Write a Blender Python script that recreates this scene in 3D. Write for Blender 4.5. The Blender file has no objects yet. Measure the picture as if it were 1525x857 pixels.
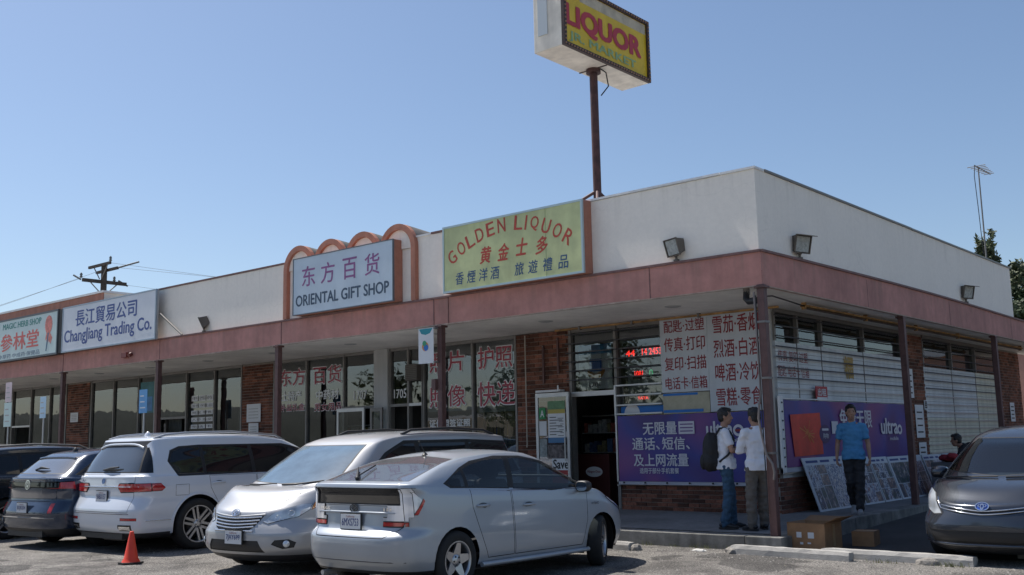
import bpy, bmesh, math, random
from mathutils import Vector, Matrix, Euler
random.seed(7)
SC = bpy.context.scene
COL = SC.collection
R = math.radians
# ------------------------------------------------------------------ camera
cd = bpy.data.cameras.new('camera'); cam = bpy.data.objects.new('camera', cd); COL.objects.link(cam)
yaw, pitch, roll = -0.705108549, 0.148741573, -0.021273
f_ = Vector((math.sin(yaw)*math.cos(pitch), math.cos(yaw)*math.cos(pitch), math.sin(pitch)))
r_ = Vector((math.cos(yaw), -math.sin(yaw), 0)); u_ = r_.cross(f_)
r2 = math.cos(roll)*r_ + math.sin(roll)*u_; u2 = -math.sin(roll)*r_ + math.cos(roll)*u_
cam.matrix_world = Matrix(((r2.x, u2.x, -f_.x, 6.7104), (r2.y, u2.y, -f_.y, -13.4164), (r2.z, u2.z, -f_.z, 1.5), (0, 0, 0, 1)))
cd.sensor_width = 36; cd.lens = 36*1531.23/1525; cd.clip_end = 3000; cd.clip_start = .1
SC.camera = cam
# ------------------------------------------------------------------ sky, sun, exposure
SUN_EL, SUN_AZ = 60, 267        # azimuth clockwise from +Y: the sun stands to the left, almost in line with the shop front
w = bpy.data.worlds.new('World'); SC.world = w; w.use_nodes = True
nt = w.node_tree; bg = nt.nodes['Background']
sky = nt.nodes.new('ShaderNodeTexSky'); sky.sky_type = 'NISHITA'; sky.sun_disc = False
sky.sun_elevation = R(SUN_EL); sky.sun_rotation = R(SUN_AZ)
sky.air_density = .98; sky.dust_density = 1.0; sky.ozone_density = 2.9; sky.altitude = 0
nt.links.new(sky.outputs[0], bg.inputs[0]); bg.inputs[1].default_value = .096
sl = bpy.data.lights.new('sun', 'SUN'); sun = bpy.data.objects.new('sun', sl); COL.objects.link(sun)
sl.energy = 4.4; sl.angle = R(.55); sl.color = (1, .95, .88)
sd = Vector((math.sin(R(SUN_AZ))*math.cos(R(SUN_EL)), math.cos(R(SUN_AZ))*math.cos(R(SUN_EL)), math.sin(R(SUN_EL))))
sun.rotation_euler = sd.to_track_quat('Z', 'Y').to_euler()
SC.view_settings.view_transform = 'Standard'; SC.view_settings.look = 'None'; SC.view_settings.gamma = 1
SC.view_settings.exposure = .42
SC.cycles.max_bounces = 6; SC.cycles.use_denoising = True; SC.cycles.transparent_max_bounces = 12

# ------------------------------------------------------------------ materials
MATS = {}
def lin(c):
    return tuple((x/12.92 if x <= .04045 else ((x+.055)/1.055)**2.4) for x in [v/255 for v in c])
def mat(name, col, rough=.8, metal=0, var=0, vscale=3, bump=0, bscale=60, spec=.5, coat=0, emit=0, var2=0, v2scale=.4, dirt=0, island=0, runs=None, peel=None, cracks=0):
    """col linear rgb. var: fine tone variation, var2: broad stains; positions are world positions."""
    if name in MATS: return MATS[name]
    m = bpy.data.materials.new(name); m.use_nodes = True; MATS[name] = m
    n = m.node_tree.nodes; l = m.node_tree.links; p = n['Principled BSDF']
    p.inputs['Base Color'].default_value = (*col, 1); p.inputs['Roughness'].default_value = rough; p.inputs['Metallic'].default_value = metal
    p.inputs['Specular IOR Level'].default_value = spec; p.inputs['Coat Weight'].default_value = coat; p.inputs['Coat Roughness'].default_value = .03
    if emit: p.inputs['Emission Color'].default_value = (*col, 1); p.inputs['Emission Strength'].default_value = emit
    g = n.new('ShaderNodeNewGeometry'); last = None
    def mul(prev, fac_out, amt, lo=.35, hi=.65):
        r = n.new('ShaderNodeMapRange'); r.inputs[1].default_value = lo; r.inputs[2].default_value = hi
        r.inputs[3].default_value = 1-amt; r.inputs[4].default_value = 1+amt*.6; l.new(fac_out, r.inputs[0])
        x = n.new('ShaderNodeVectorMath'); x.operation = 'SCALE'
        if prev is None: x.inputs[0].default_value = col
        else: l.new(prev, x.inputs[0])
        l.new(r.outputs[0], x.inputs['Scale']); return x.outputs[0]
    if var:
        t = n.new('ShaderNodeTexNoise'); t.inputs['Scale'].default_value = vscale; t.inputs['Detail'].default_value = 6; t.inputs['Roughness'].default_value = .65
        l.new(g.outputs['Position'], t.inputs[0]); last = mul(last, t.outputs[0], var)
    if var2:
        t = n.new('ShaderNodeTexNoise'); t.inputs['Scale'].default_value = v2scale; t.inputs['Detail'].default_value = 4
        l.new(g.outputs['Position'], t.inputs[0]); last = mul(last, t.outputs[0], var2)
    if dirt:   # vertical streaks
        mp = n.new('ShaderNodeMapping'); mp.inputs['Scale'].default_value = (6, 6, .35); l.new(g.outputs['Position'], mp.inputs[0])
        t = n.new('ShaderNodeTexNoise'); t.inputs['Scale'].default_value = 1; t.inputs['Detail'].default_value = 5; l.new(mp.outputs[0], t.inputs[0])
        last = mul(last, t.outputs[0], dirt, .3, .6)
    if island:
        oi = n.new('ShaderNodeObjectInfo'); ad = n.new('ShaderNodeMath'); ad.operation = 'ADD'; fr = n.new('ShaderNodeMath'); fr.operation = 'FRACT'
        l.new(oi.outputs['Random'], ad.inputs[0]); l.new(g.outputs['Random Per Island'], ad.inputs[1]); l.new(ad.outputs[0], fr.inputs[0])
        last = mul(last, fr.outputs[0], island, 0, 1)
    if last is None and (runs or peel or cracks):
        vn = n.new('ShaderNodeVectorMath'); vn.operation = 'SCALE'; vn.inputs[0].default_value = col; vn.inputs['Scale'].default_value = 1; last = vn.outputs[0]
    def blend(prev, fac, c2):
        x = n.new('ShaderNodeMix'); x.data_type = 'RGBA'; l.new(fac, x.inputs[0]); l.new(prev, x.inputs[6]); x.inputs[7].default_value = (*c2, 1); return x.outputs[2]
    def rng(src, a, b, c, d):
        r = n.new('ShaderNodeMapRange'); r.inputs[1].default_value = a; r.inputs[2].default_value = b; r.inputs[3].default_value = c; r.inputs[4].default_value = d; l.new(src, r.inputs[0]); return r.outputs[0]
    def mul2(a, b):
        x = n.new('ShaderNodeMath'); x.operation = 'MULTIPLY'; l.new(a, x.inputs[0]); l.new(b, x.inputs[1]); return x.outputs[0]
    if runs:      # rain runs hanging from the edge at height runs[0], runs[1] long
        sx = n.new('ShaderNodeSeparateXYZ'); l.new(g.outputs['Position'], sx.inputs[0])
        mp = n.new('ShaderNodeMapping'); mp.inputs['Scale'].default_value = (9, 9, .12); l.new(g.outputs['Position'], mp.inputs[0])
        t = n.new('ShaderNodeTexNoise'); t.inputs['Scale'].default_value = 1; t.inputs['Detail'].default_value = 4; l.new(mp.outputs[0], t.inputs[0])
        last = blend(last, mul2(rng(t.outputs[0], .52, .72, 0, runs[2]), rng(sx.outputs[2], runs[0]-runs[1], runs[0], 0, 1)), (.20, .17, .13))
    if peel:      # flaked paint
        t = n.new('ShaderNodeTexNoise'); t.inputs['Scale'].default_value = peel[0]; t.inputs['Detail'].default_value = 9; t.inputs['Roughness'].default_value = .75; l.new(g.outputs['Position'], t.inputs[0])
        last = blend(last, rng(t.outputs[0], peel[1], peel[1]+.02, 0, .8), peel[2])
    if cracks:
        wv = n.new('ShaderNodeTexNoise'); wv.inputs['Scale'].default_value = 1.4; l.new(g.outputs['Position'], wv.inputs[0]); va = n.new('ShaderNodeVectorMath'); va.operation = 'MULTIPLY_ADD'; va.inputs[1].default_value = (1.2, 1.2, 1.2)
        l.new(wv.outputs['Color'], va.inputs[0]); l.new(g.outputs['Position'], va.inputs[2]); vo = n.new('ShaderNodeTexVoronoi'); vo.feature = 'DISTANCE_TO_EDGE'; vo.inputs['Scale'].default_value = .45; l.new(va.outputs[0], vo.inputs[0])
        last = blend(last, rng(vo.outputs['Distance'], 0, .006, cracks, 0), (.22, .20, .17))
    if last is not None: l.new(last, p.inputs['Base Color'])
    if bump:
        t = n.new('ShaderNodeTexNoise'); t.inputs['Scale'].default_value = bscale; t.inputs['Detail'].default_value = 5
        l.new(g.outputs['Position'], t.inputs[0]); b = n.new('ShaderNodeBump'); b.inputs['Strength'].default_value = bump; b.inputs['Distance'].default_value = .01
        l.new(t.outputs[0], b.inputs['Height']); l.new(b.outputs[0], p.inputs['Normal'])
    return m
def glass_mat(name, tint=(.5, .55, .55), ior=2.0, rough=.01, wavy=0):
    if name in MATS: return MATS[name]
    m = bpy.data.materials.new(name); m.use_nodes = True; MATS[name] = m
    n = m.node_tree.nodes; l = m.node_tree.links; n.remove(n['Principled BSDF']); out = n['Material Output']
    t = n.new('ShaderNodeBsdfTransparent'); t.inputs[0].default_value = (*tint, 1)
    g = n.new('ShaderNodeBsdfGlossy'); g.inputs['Roughness'].default_value = rough
    fr = n.new('ShaderNodeFresnel'); fr.inputs[0].default_value = ior; mx = n.new('ShaderNodeMixShader')
    if wavy:
        ge = n.new('ShaderNodeNewGeometry'); no = n.new('ShaderNodeTexNoise'); no.inputs['Scale'].default_value = 1.3
        b = n.new('ShaderNodeBump'); b.inputs['Strength'].default_value = wavy; b.inputs['Distance'].default_value = .02
        l.new(ge.outputs['Position'], no.inputs[0]); l.new(no.outputs[0], b.inputs['Height']); l.new(b.outputs[0], g.inputs['Normal'])
    gb = n.new('ShaderNodeNewGeometry'); iv = n.new('ShaderNodeMath'); iv.operation = 'SUBTRACT'; iv.inputs[0].default_value = 1; l.new(gb.outputs['Backfacing'], iv.inputs[1])
    ml = n.new('ShaderNodeMath'); ml.operation = 'MULTIPLY'; l.new(fr.outputs[0], ml.inputs[0]); l.new(iv.outputs[0], ml.inputs[1]); l.new(ml.outputs[0], mx.inputs[0]); l.new(t.outputs[0], mx.inputs[1]); l.new(g.outputs[0], mx.inputs[2]); l.new(mx.outputs[0], out.inputs[0])
    return m

# ------------------------------------------------------------------ object helpers
def setp(o, label=None, cat=None, group=None, kind=None):
    if label: o['label'] = label
    if cat: o['category'] = cat
    if group: o['group'] = group
    if kind: o['kind'] = kind
    return o
def empty(name, loc, label=None, cat=None, group=None, rz=0, rx=0):
    o = bpy.data.objects.new(name, None); COL.objects.link(o); o.location = loc; o.rotation_euler = (rx, 0, rz); o.empty_display_size = .1
    o['_loc'] = list(loc); return setp(o, label, cat, group)
def wloc(p):
    v = Vector((0, 0, 0))
    while p is not None: v += Vector(p.location); p = p.parent
    return v
def link(name, me, parent=None, loc=None):
    o = bpy.data.objects.new(name, me); COL.objects.link(o)
    if parent is not None: o.parent = parent
    if loc is not None: o.location = loc
    return o
class MB:
    """collects shapes, then links them as ONE mesh object"""
    def __init__(s): s.v = []; s.f = []; s.m = []; s.mats = []; s.cur = 0; s.sm = []
    def use(s, m):
        if m not in s.mats: s.mats.append(m)
        s.cur = s.mats.index(m); return s
    def add(s, vs, fs, smooth=False):
        b = len(s.v); s.v += [tuple(v) for v in vs]; s.f += [tuple(i+b for i in f) for f in fs]; s.m += [s.cur]*len(fs); s.sm += [smooth]*len(fs); return s
    def box(s, a, b):
        x0, y0, z0 = a; x1, y1, z1 = b
        if x0 > x1: x0, x1 = x1, x0
        if y0 > y1: y0, y1 = y1, y0
        if z0 > z1: z0, z1 = z1, z0
        return s.add([(x0,y0,z0),(x1,y0,z0),(x1,y1,z0),(x0,y1,z0),(x0,y0,z1),(x1,y0,z1),(x1,y1,z1),(x0,y1,z1)],
                     [(0,3,2,1),(4,5,6,7),(0,1,5,4),(1,2,6,5),(2,3,7,6),(3,0,4,7)])
    def obox(s, c, ax, ay, az):
        c, ax, ay, az = map(Vector, (c, ax, ay, az)); P = []
        for k in ((-1,-1,-1),(1,-1,-1),(1,1,-1),(-1,1,-1),(-1,-1,1),(1,-1,1),(1,1,1),(-1,1,1)): P.append(c+ax*k[0]*.5+ay*k[1]*.5+az*k[2]*.5)
        return s.add(P, [(0,3,2,1),(4,5,6,7),(0,1,5,4),(1,2,6,5),(2,3,7,6),(3,0,4,7)])
    def cyl(s, p0, p1, r0, r1=None, n=12, caps=True, smooth=True):
        p0 = Vector(p0); p1 = Vector(p1); r1 = r0 if r1 is None else r1; d = (p1-p0).normalized()
        a = d.orthogonal().normalized(); b = d.cross(a); P = []
        for p, r in ((p0, r0), (p1, r1)):
            for i in range(n): t = 2*math.pi*i/n; P.append(p+a*r*math.cos(t)+b*r*math.sin(t))
        s.add(P, [(i, (i+1) % n, n+(i+1) % n, n+i) for i in range(n)], smooth)
        if caps: s.add(P, [tuple(range(n-1, -1, -1)), tuple(range(n, 2*n))])
        return s
    def tube(s, pts, r, n=8):
        pts = [Vector(p) for p in pts]; rings = []; P = []
        a = None
        for i, p in enumerate(pts):
            d = (pts[min(i+1, len(pts)-1)]-pts[max(i-1, 0)]).normalized()
            a = d.orthogonal().normalized() if a is None else (a-d*a.dot(d)).normalized()
            b = d.cross(a); rr = r[i] if isinstance(r, (list, tuple)) else r
            for k in range(n): t = 2*math.pi*k/n; P.append(p+a*rr*math.cos(t)+b*rr*math.sin(t))
        F = [(i*n+k, i*n+(k+1) % n, (i+1)*n+(k+1) % n, (i+1)*n+k) for i in range(len(pts)-1) for k in range(n)]
        s.add(P, F, True); s.add(P, [tuple(range(n-1, -1, -1)), tuple(range((len(pts)-1)*n, len(pts)*n))]); return s
    def quad(s, a, b, c, d): return s.add([a, b, c, d], [(0, 1, 2, 3)])
    def prism(s, poly, d, smooth=False):
        """poly: 3-D points of a planar outline (counter-clockwise seen against d), extruded by vector d"""
        d = Vector(d); P = [Vector(p) for p in poly]; n = len(P)
        s.add(P+[p+d for p in P], [tuple(range(n-1, -1, -1)), tuple(range(n, 2*n))])
        s.add(P+[p+d for p in P], [(i, (i+1) % n, n+(i+1) % n, n+i) for i in range(n)], smooth); return s
    def lathe(s, c, prof, n=24, axis=(0,0,1)):
        c = Vector(c); d = Vector(axis).normalized(); a = d.orthogonal().normalized(); b = d.cross(a); P = []
        for r, h in prof:
            for i in range(n): t = 2*math.pi*i/n; P.append(c+d*h+a*r*math.cos(t)+b*r*math.sin(t))
        return s.add(P, [(j*n+i, j*n+(i+1) % n, (j+1)*n+(i+1) % n, (j+1)*n+i) for j in range(len(prof)-1) for i in range(n)], True)
    def build(s, name, m=None, parent=None, local=False, bevel=0, label=None, kind=None):
        me = bpy.data.meshes.new(name); off = Vector((0,0,0)) if (local or parent is None) else wloc(parent)
        me.from_pydata([Vector(v)-off for v in s.v], [], s.f)
        if m is not None and not s.mats: me.materials.append(m)
        for q in s.mats: me.materials.append(q)
        if s.mats: me.polygons.foreach_set('material_index', s.m)
        me.polygons.foreach_set('use_smooth', s.sm); me.update()
        o = link(name, me, parent)
        if bevel:
            b = o.modifiers.new('bevel', 'BEVEL'); b.width = bevel; b.segments = 2; b.limit_method = 'ANGLE'; b.angle_limit = R(40)
        return setp(o, label, None, None, kind)

_TC = {}
def text_me(s, bold=.0, sp=1.0):
    k = (s, bold, sp)
    if k in _TC: return _TC[k]
    c = bpy.data.curves.new('lettering', 'FONT'); c.body = s; c.offset = bold; c.space_character = sp; c.resolution_u = 3
    o = bpy.data.objects.new('lettering', c); COL.objects.link(o); bpy.context.view_layer.update()
    me = bpy.data.meshes.new_from_object(o.evaluated_get(bpy.context.evaluated_depsgraph_get()))
    V = [v.co.copy() for v in me.vertices]; F = [tuple(p.vertices) for p in me.polygons]
    bpy.data.objects.remove(o); bpy.data.meshes.remove(me); bpy.data.curves.remove(c)
    _TC[k] = (V, F); return V, F
def text_into(mb, s, o, rgt, up, w, h=None, bold=.012, italic=0, fitw=True):
    """lettering laid on a surface: o = lower left corner, rgt/up unit vectors, w x h metres"""
    V, F = text_me(s, 0); o = Vector(o); rgt = Vector(rgt); up = Vector(up)
    n_ = rgt.cross(up)
    x0 = min(v.x for v in V); x1 = max(v.x for v in V); y0 = min(v.y for v in V); y1 = max(v.y for v in V)
    sx = w/(x1-x0); sy = h/(y1-y0) if h else sx
    if not fitw: sx = sy
    # heavier strokes: shifted copies, each a hair in front of the one below
    sh = [(0, 0)] if bold < .004 else [(0, 0), (bold, 0), (-bold, 0), (0, bold*.7), (0, -bold*.7)]
    if bold > .035: sh += [(.7*bold, .6*bold), (-.7*bold, .6*bold), (.7*bold, -.6*bold), (-.7*bold, -.6*bold)]
    for k, (dx, dy) in enumerate(sh):
        mb.add([o+rgt*((v.x-x0+dx)*sx+italic*(v.y-y0)*sy)+up*(v.y-y0+dy)*sy+n_*.00025*k for v in V], F)
def lettering(parent, s, o, rgt, up, w, h, m, bold=.012, name='lettering', local=False, italic=0):
    mb = MB(); text_into(mb, s, o, rgt, up, w, h, bold, italic); return mb.build(name, m, parent, local=local)

def words_on(parent, s, o, rgt, up, w, h, m, bold=.012):
    """one lettering mesh per word, spaced as in the full line"""
    bb = lambda t: (min(v.x for v in text_me(t)[0]), max(v.x for v in text_me(t)[0]), min(v.y for v in text_me(t)[0]), max(v.y for v in text_me(t)[0]))
    X0, X1, Y0, Y1 = bb(s); k = w/(X1-X0); ky = h/(Y1-Y0); pre = ''
    for wd in s.split(' '):
        pre = (pre+' '+wd) if pre else wd; a = bb(pre)[1]; b = bb(wd); ww = b[1]-b[0]
        lettering(parent, wd, Vector(o)+Vector(rgt)*(a-ww-X0)*k+Vector(up)*(b[2]-Y0)*ky, rgt, up, ww*k, (b[3]-b[2])*ky, m, bold)
# ================================================================== MATERIALS
STUCCO = mat('stucco', (.88, .825, .74), .9, var=.03, vscale=14, var2=.03, v2scale=.5, dirt=.012, bump=.35, bscale=90, runs=(5.38, .5, .13), cracks=.07)
TERRA = mat('painted_fascia', (.47, .225, .19), .75, var=.12, vscale=5, var2=.16, v2scale=.9, dirt=.08, bump=.2, bscale=70, runs=(4.13, .5, .35), peel=(3.2, .68, (.55, .40, .34)))
TERRA2 = mat('terracotta_paint', (.42, .185, .125), .75, var=.12, vscale=6, dirt=.12)
TRIM = mat('brown_trim', (.20, .11, .10), .7, var=.25, vscale=8)
SOFF = mat('soffit_paint', (.80, .77, .72), .9, var=.07, vscale=5, var2=.15, v2scale=.8, bump=.1)
POST = mat('post_paint', (.12, .062, .056), .6, var=.2, vscale=9, dirt=.2)
BRICK = mat('brick', (.20, .078, .048), .9, var=.35, vscale=30, var2=.3, v2scale=2, island=.62, bump=.3, bscale=150)
MORTAR = mat('mortar', (.27, .24, .21), .95, var=.2, vscale=20)
ALU = mat('mullion_bronze', (.20, .19, .178), .5, metal=.3, var=.1, vscale=10)
ALUL = mat('aluminium', (.50, .50, .49), .4, metal=.6, var=.1)
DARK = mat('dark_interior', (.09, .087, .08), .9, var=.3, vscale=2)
DARKM = mat('dark_steel', (.03, .03, .032), .5, metal=.3)
IRON = mat('bar_iron', (.05, .052, .06), .6, var=.2)
WHITEB = mat('white_board', (.62, .65, .66), .6, var=.06, vscale=3, var2=.1, v2scale=1.2, dirt=.08)
BOARD2 = mat('yellowed_board', (.60, .60, .50), .6, var=.06, vscale=3, dirt=.12)
WHITEP = mat('white_paint', (.72, .72, .71), .5, var=.06, vscale=12)
PAPER = mat('paper', (.66, .67, .68), .7, var=.04)
RED = mat('red_print', (.30, .03, .055), .5); REDD = mat('dark_red_print', (.25, .03, .04), .6)
BLACKP = mat('black_print', (.02, .02, .022), .6)
BLUEP = mat('navy_print', (.03, .055, .20), .6)
GLASS = glass_mat('shop_glass', (.66, .70, .70), 2.5, .012, wavy=.12)
CONC = mat('concrete', (.30, .29, .27), .92, var=.18, vscale=12, var2=.2, v2scale=1.2, bump=.5, bscale=60)
CONCD = mat('sidewalk_concrete', (.20, .20, .20), .92, var=.18, vscale=10, var2=.22, v2scale=.9, bump=.4, bscale=60)
GREYP = mat('grey_panel', (.40, .40, .39), .8, var=.06, dirt=.1)

# ================================================================== GROUND
LOT = -.07
def ground_z(x, y): return LOT + .034*min(max(y, 0), 9)
def asphalt():
    m = bpy.data.materials.new('asphalt'); m.use_nodes = True; n = m.node_tree.nodes; l = m.node_tree.links; p = n['Principled BSDF']
    g = n.new('ShaderNodeNewGeometry')
    def noise(sc, det=6, ro=.6):
        t = n.new('ShaderNodeTexNoise'); t.inputs['Scale'].default_value = sc; t.inputs['Detail'].default_value = det; t.inputs['Roughness'].default_value = ro
        l.new(g.outputs['Position'], t.inputs[0]); return t.outputs[0]
    def ramp(src, stops):
        r = n.new('ShaderNodeValToRGB'); l.new(src, r.inputs[0]); e = r.color_ramp.elements
        while len(e) < len(stops): e.new(.5)
        for q, (a, c) in zip(e, stops): q.position = a; q.color = (*c, 1)
        return r.outputs[0]
    def mix(fac, a, b, mode='MIX'):
        x = n.new('ShaderNodeMix'); x.data_type = 'RGBA'; x.blend_type = mode
        if isinstance(fac, float): x.inputs[0].default_value = fac
        else: l.new(fac, x.inputs[0])
        l.new(a, x.inputs[6]); l.new(b, x.inputs[7]); return x.outputs[2]
    base = ramp(noise(1.1, 8), [(.3, (.15, .142, .132)), (.5, (.20, .19, .178)), (.7, (.25, .24, .225))])
    grit = ramp(noise(46, 4, .9), [(.36, (.12, .115, .115)), (.5, (.88, .88, .87)), (.62, (2.3, 2.22, 2.1))])
    c = mix(1., base, grit, 'MULTIPLY')
    stain = ramp(noise(.55, 5, .7), [(.40, (.62, .62, .63)), (.52, (1, 1, 1))])
    c = mix(1., c, stain, 'MULTIPLY')
    # sealed dark patches with hard edges
    patch = ramp(noise(.33, 3, .5), [(.605, (1, 1, 1)), (.612, (.5, .5, .51))])
    c = mix(1., c, patch, 'MULTIPLY')
    vo = n.new('ShaderNodeTexVoronoi'); vo.feature = 'DISTANCE_TO_EDGE'; vo.inputs['Scale'].default_value = .42
    wv = n.new('ShaderNodeTexNoise'); wv.inputs['Scale'].default_value = 2.2; wv.inputs['Detail'].default_value = 5
    l.new(g.outputs['Position'], wv.inputs[0]); va = n.new('ShaderNodeVectorMath'); va.operation = 'MULTIPLY_ADD'
    va.inputs[1].default_value = (.9, .9, .9); l.new(wv.outputs['Color'], va.inputs[0]); l.new(g.outputs['Position'], va.inputs[2]); l.new(va.outputs[0], vo.inputs[0])
    crack = ramp(vo.outputs['Distance'], [(.003, (.55, .55, .55)), (.010, (1, 1, 1))])
    c = mix(1., c, crack, 'MULTIPLY'); l.new(c, p.inputs['Base Color']); p.inputs['Roughness'].default_value = .93
    b = n.new('ShaderNodeBump'); b.inputs['Strength'].default_value = 1; b.inputs['Distance'].default_value = .02
    l.new(noise(90, 4, .7), b.inputs['Height']); l.new(b.outputs[0], p.inputs['Normal']); return m
ASPH = asphalt()
mb = MB()   # one sheet, with the ramp up beside the shop's end wall
xs = [-900, -200, -60, -30, 30, 60, 200, 900]; ys = [-900, -200, -60, 0, 3, 6, 9, 30, 60, 200, 900]
P = [(x, y, ground_z(x, y)) for y in ys for x in xs]; nx = len(xs)
mb.add(P, [(j*nx+i, j*nx+i+1, (j+1)*nx+i+1, (j+1)*nx+i) for j in range(len(ys)-1) for i in range(nx-1)])
setp(mb.build('parking_lot', ASPH), kind='structure')
mb = MB()   # separate sheet of darker asphalt on the ramp beside the end wall
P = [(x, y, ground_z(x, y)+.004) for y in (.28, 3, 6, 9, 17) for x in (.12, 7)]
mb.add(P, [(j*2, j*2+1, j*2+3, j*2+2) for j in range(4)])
setp(mb.build('asphalt_ramp', mat('dark_asphalt', (.045, .045, .046), .9, var=.3, vscale=60, var2=.3, v2scale=1, bump=.5, bscale=90)), kind='structure')
mb = MB().box((-300, -60, -.2), (300, -15.5, LOT+.004)); setp(mb.build('street', mat('bounce_concrete', (.54, .50, .44), .9, var=.1, vscale=6, var2=.15)), kind='structure')  # unseen sheet behind the camera, added pale to bounce light onto the front
def swz(y): return .13+.04*min(max(y, 0), 2.4)
mb = MB()
xs = [-46, -1.15, -.16]; ys = [.18, 1.2, 2.4, 2.7]
for i in range(2):
    for j in range(3): mb.quad((xs[i], ys[j], swz(ys[j])), (xs[i+1], ys[j], swz(ys[j])), (xs[i+1], ys[j+1], swz(ys[j+1])), (xs[i], ys[j+1], swz(ys[j+1])))
mb.quad((-1.2, 2.7, .226), (-.16, 2.7, .226), (-.16, 18, .226), (-1.2, 18, .226))
setp(mb.build('sidewalk', CONCD), kind='structure')
random.seed(3)
mb = MB()   # poured kerb along the front and the end wall
segs = [-46, -40, -34, -28, -22, -16, -10.2, -5.6, -2.7, -.42]
for a, b in zip(segs, segs[1:]): mb.box((a+.006, -.14, -.3), (b-.006, .18, .131+random.uniform(-.003, .003)))
mb.box((-.41, -.15, -.3), (.14, .18, .129))
y = .18
while y < 18:
    y2 = 2.4 if y < 2.3 else min(y+3, 18); mb.add([(-.16, y+.006, -.3), (.14, y+.006, -.3), (.14, y2-.006, -.3), (-.16, y2-.006, -.3), (-.16, y+.006, swz(y)+.002), (.14, y+.006, swz(y)+.002), (.14, y2-.006, swz(y2)+.002), (-.16, y2-.006, swz(y2)+.002)],
        [(0,3,2,1),(4,5,6,7),(0,1,5,4),(1,2,6,5),(2,3,7,6),(3,0,4,7)]); y = y2
setp(mb.build('kerb', mat('kerb_concrete', (.20, .195, .18), .92, var=.3, vscale=5, var2=.3, v2scale=1.5, bump=.5, bscale=60, dirt=.2), bevel=.012), kind='structure')

# ================================================================== BUILDING SHELL
B = empty('shop_building', (-20, 3, .2), 'long white single-storey strip mall with a dusty red canopy fascia round its corner', 'building')
mb = MB()
mb.use(STUCCO)
mb.box((-18.9, .05, 3.9), (-.05, .30, 5.38))              # front parapet
mb.box((-.30, .301, 3.9), (-.05, 13.1, 5.385))             # end parapet
mb.box((-46, .3, 3.9), (-46.2, 13.1, 5.38)); mb.box((-46, 12.9, 3.9), (-.301, 13.1, 5.37))
mb.build('parapet', parent=B)
mb = MB().use(STUCCO); mb.box((-46, .05, 3.9), (-18.9, 2.2, 5.62))
mb.use(WHITEP); mb.box((-46, -.01, 5.62), (-18.85, 2.3, 5.675)); mb.build('raised_parapet', parent=B)
MBt = MB().use(TERRA2); MBt.box((-46, .02, 5.24), (-18.905, .05, 5.62)); 
MBt.build('terracotta_band', parent=B)
# metal coping along the parapet: separate lengths, edges a little uneven
random.seed(5); x = -18.9
while x < -.1:
    x2 = min(x+3.05, -.02); d = random.uniform(-.004, .006)
    MB().box((x, .025, 5.381+d), (x2-.012, .33, 5.415+d)).build('coping', WHITEP if random.random() < .6 else TRIM, B); x = x2
y = .33
while y < 13.1:
    y2 = min(y+3.05, 13.13); d = random.uniform(-.004, .005)
    MB().box((-.33, y+.012, 5.386+d), (-.022, y2, 5.42+d)).build('coping', ALU, B); y = y2
MB().box((-46, .3, 5.0), (-.3, 13, 5.1)).build('roof', mat('roof_felt', (.3, .3, .3), .9), B)
# canopy: fascia, trim, soffit
def zj(y): return 4.126
mb = MB(); N = 30
for i in range(N):   # slightly wavy old boards
    a = -46+46*i/N; b = -46+46*(i+1)/N; wv = lambda x: .006*math.sin(x*1.7)+.004*math.sin(x*4.1)
    mb.add([(a, wv(a)-.002, 3.65), (b, wv(b)-.002, 3.65), (b, wv(b)-.002, 4.13), (a, wv(a)-.002, 4.13), (a, .12, 3.65), (b, .12, 3.65), (b, .12, 4.13), (a, .12, 4.13)], [(0,1,2,3),(1,0,4,5),(3,2,6,7)])
zf = lambda y: 4.13+.05*math.sin(math.pi*min(y, 13)/13)
for i in range(14):
    a = i*1.35; b = a+1.35
    mb.add([(.001, a, 3.65), (.001, b, 3.65), (.001, b, zf(b)), (.001, a, zf(a)), (-.12, a, 3.65), (-.12, b, 3.65), (-.12, b, zf(b)), (-.12, a, zf(a))], [(0,1,2,3),(1,0,4,5),(3,2,6,7)])
mb.build('fascia', TERRA, B)
for x in (-1.9, -6.25, -6.62, -11.2, -16.0, -20.9, -25.8): MB().box((x, -.0105, 3.652), (x+.014, .0, 4.128)).build('fascia_joint', TRIM, B)
for y in (3.9, 8.2, 12.6): MB().box((.0, y, 3.652), (.0035, y+.012, zj(y))).build('fascia_joint', TRIM, B)
mb = MB(); mb.box((-46, -.035, 4.13), (-.001, .05, 4.165))
for i in range(14):
    a = i*1.35; b = a+1.35
    mb.add([(-.05, a, zf(a)), (.035, a, zf(a)), (.035, b, zf(b)), (-.05, b, zf(b)), (-.05, a, zf(a)+.035), (.035, a, zf(a)+.035), (.035, b, zf(b)+.035), (-.05, b, zf(b)+.035)], [(0,3,2,1),(4,5,6,7),(1,2,6,5),(0,1,5,4)])
mb.build('fascia_trim', TRIM, B)
mb = MB(); mb.box((-46, .06, 3.655), (-.06, 2.9, 3.70)); mb.box((-1.3, 2.9, 3.655), (-.06, 18.9, 3.70)); mb.build('soffit', SOFF, B)
MB().box((-46, -.002, 3.635), (-.002, .06, 3.66)).box((-.06, .06, 3.635), (-.002, 18.9, 3.66)).build('drip_edge', mat('drip_edge', (.42, .33, .27), .8, var=.3, vscale=6), B)
# ledge behind the fascia top, plain inner structure
MB().box((-46, .05, 3.72), (-.05, 3.2, 3.88)).box((-1.6, 3.2, 3.72), (-.05, 18.9, 3.88)).build('canopy_deck', DARK, B)
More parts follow.
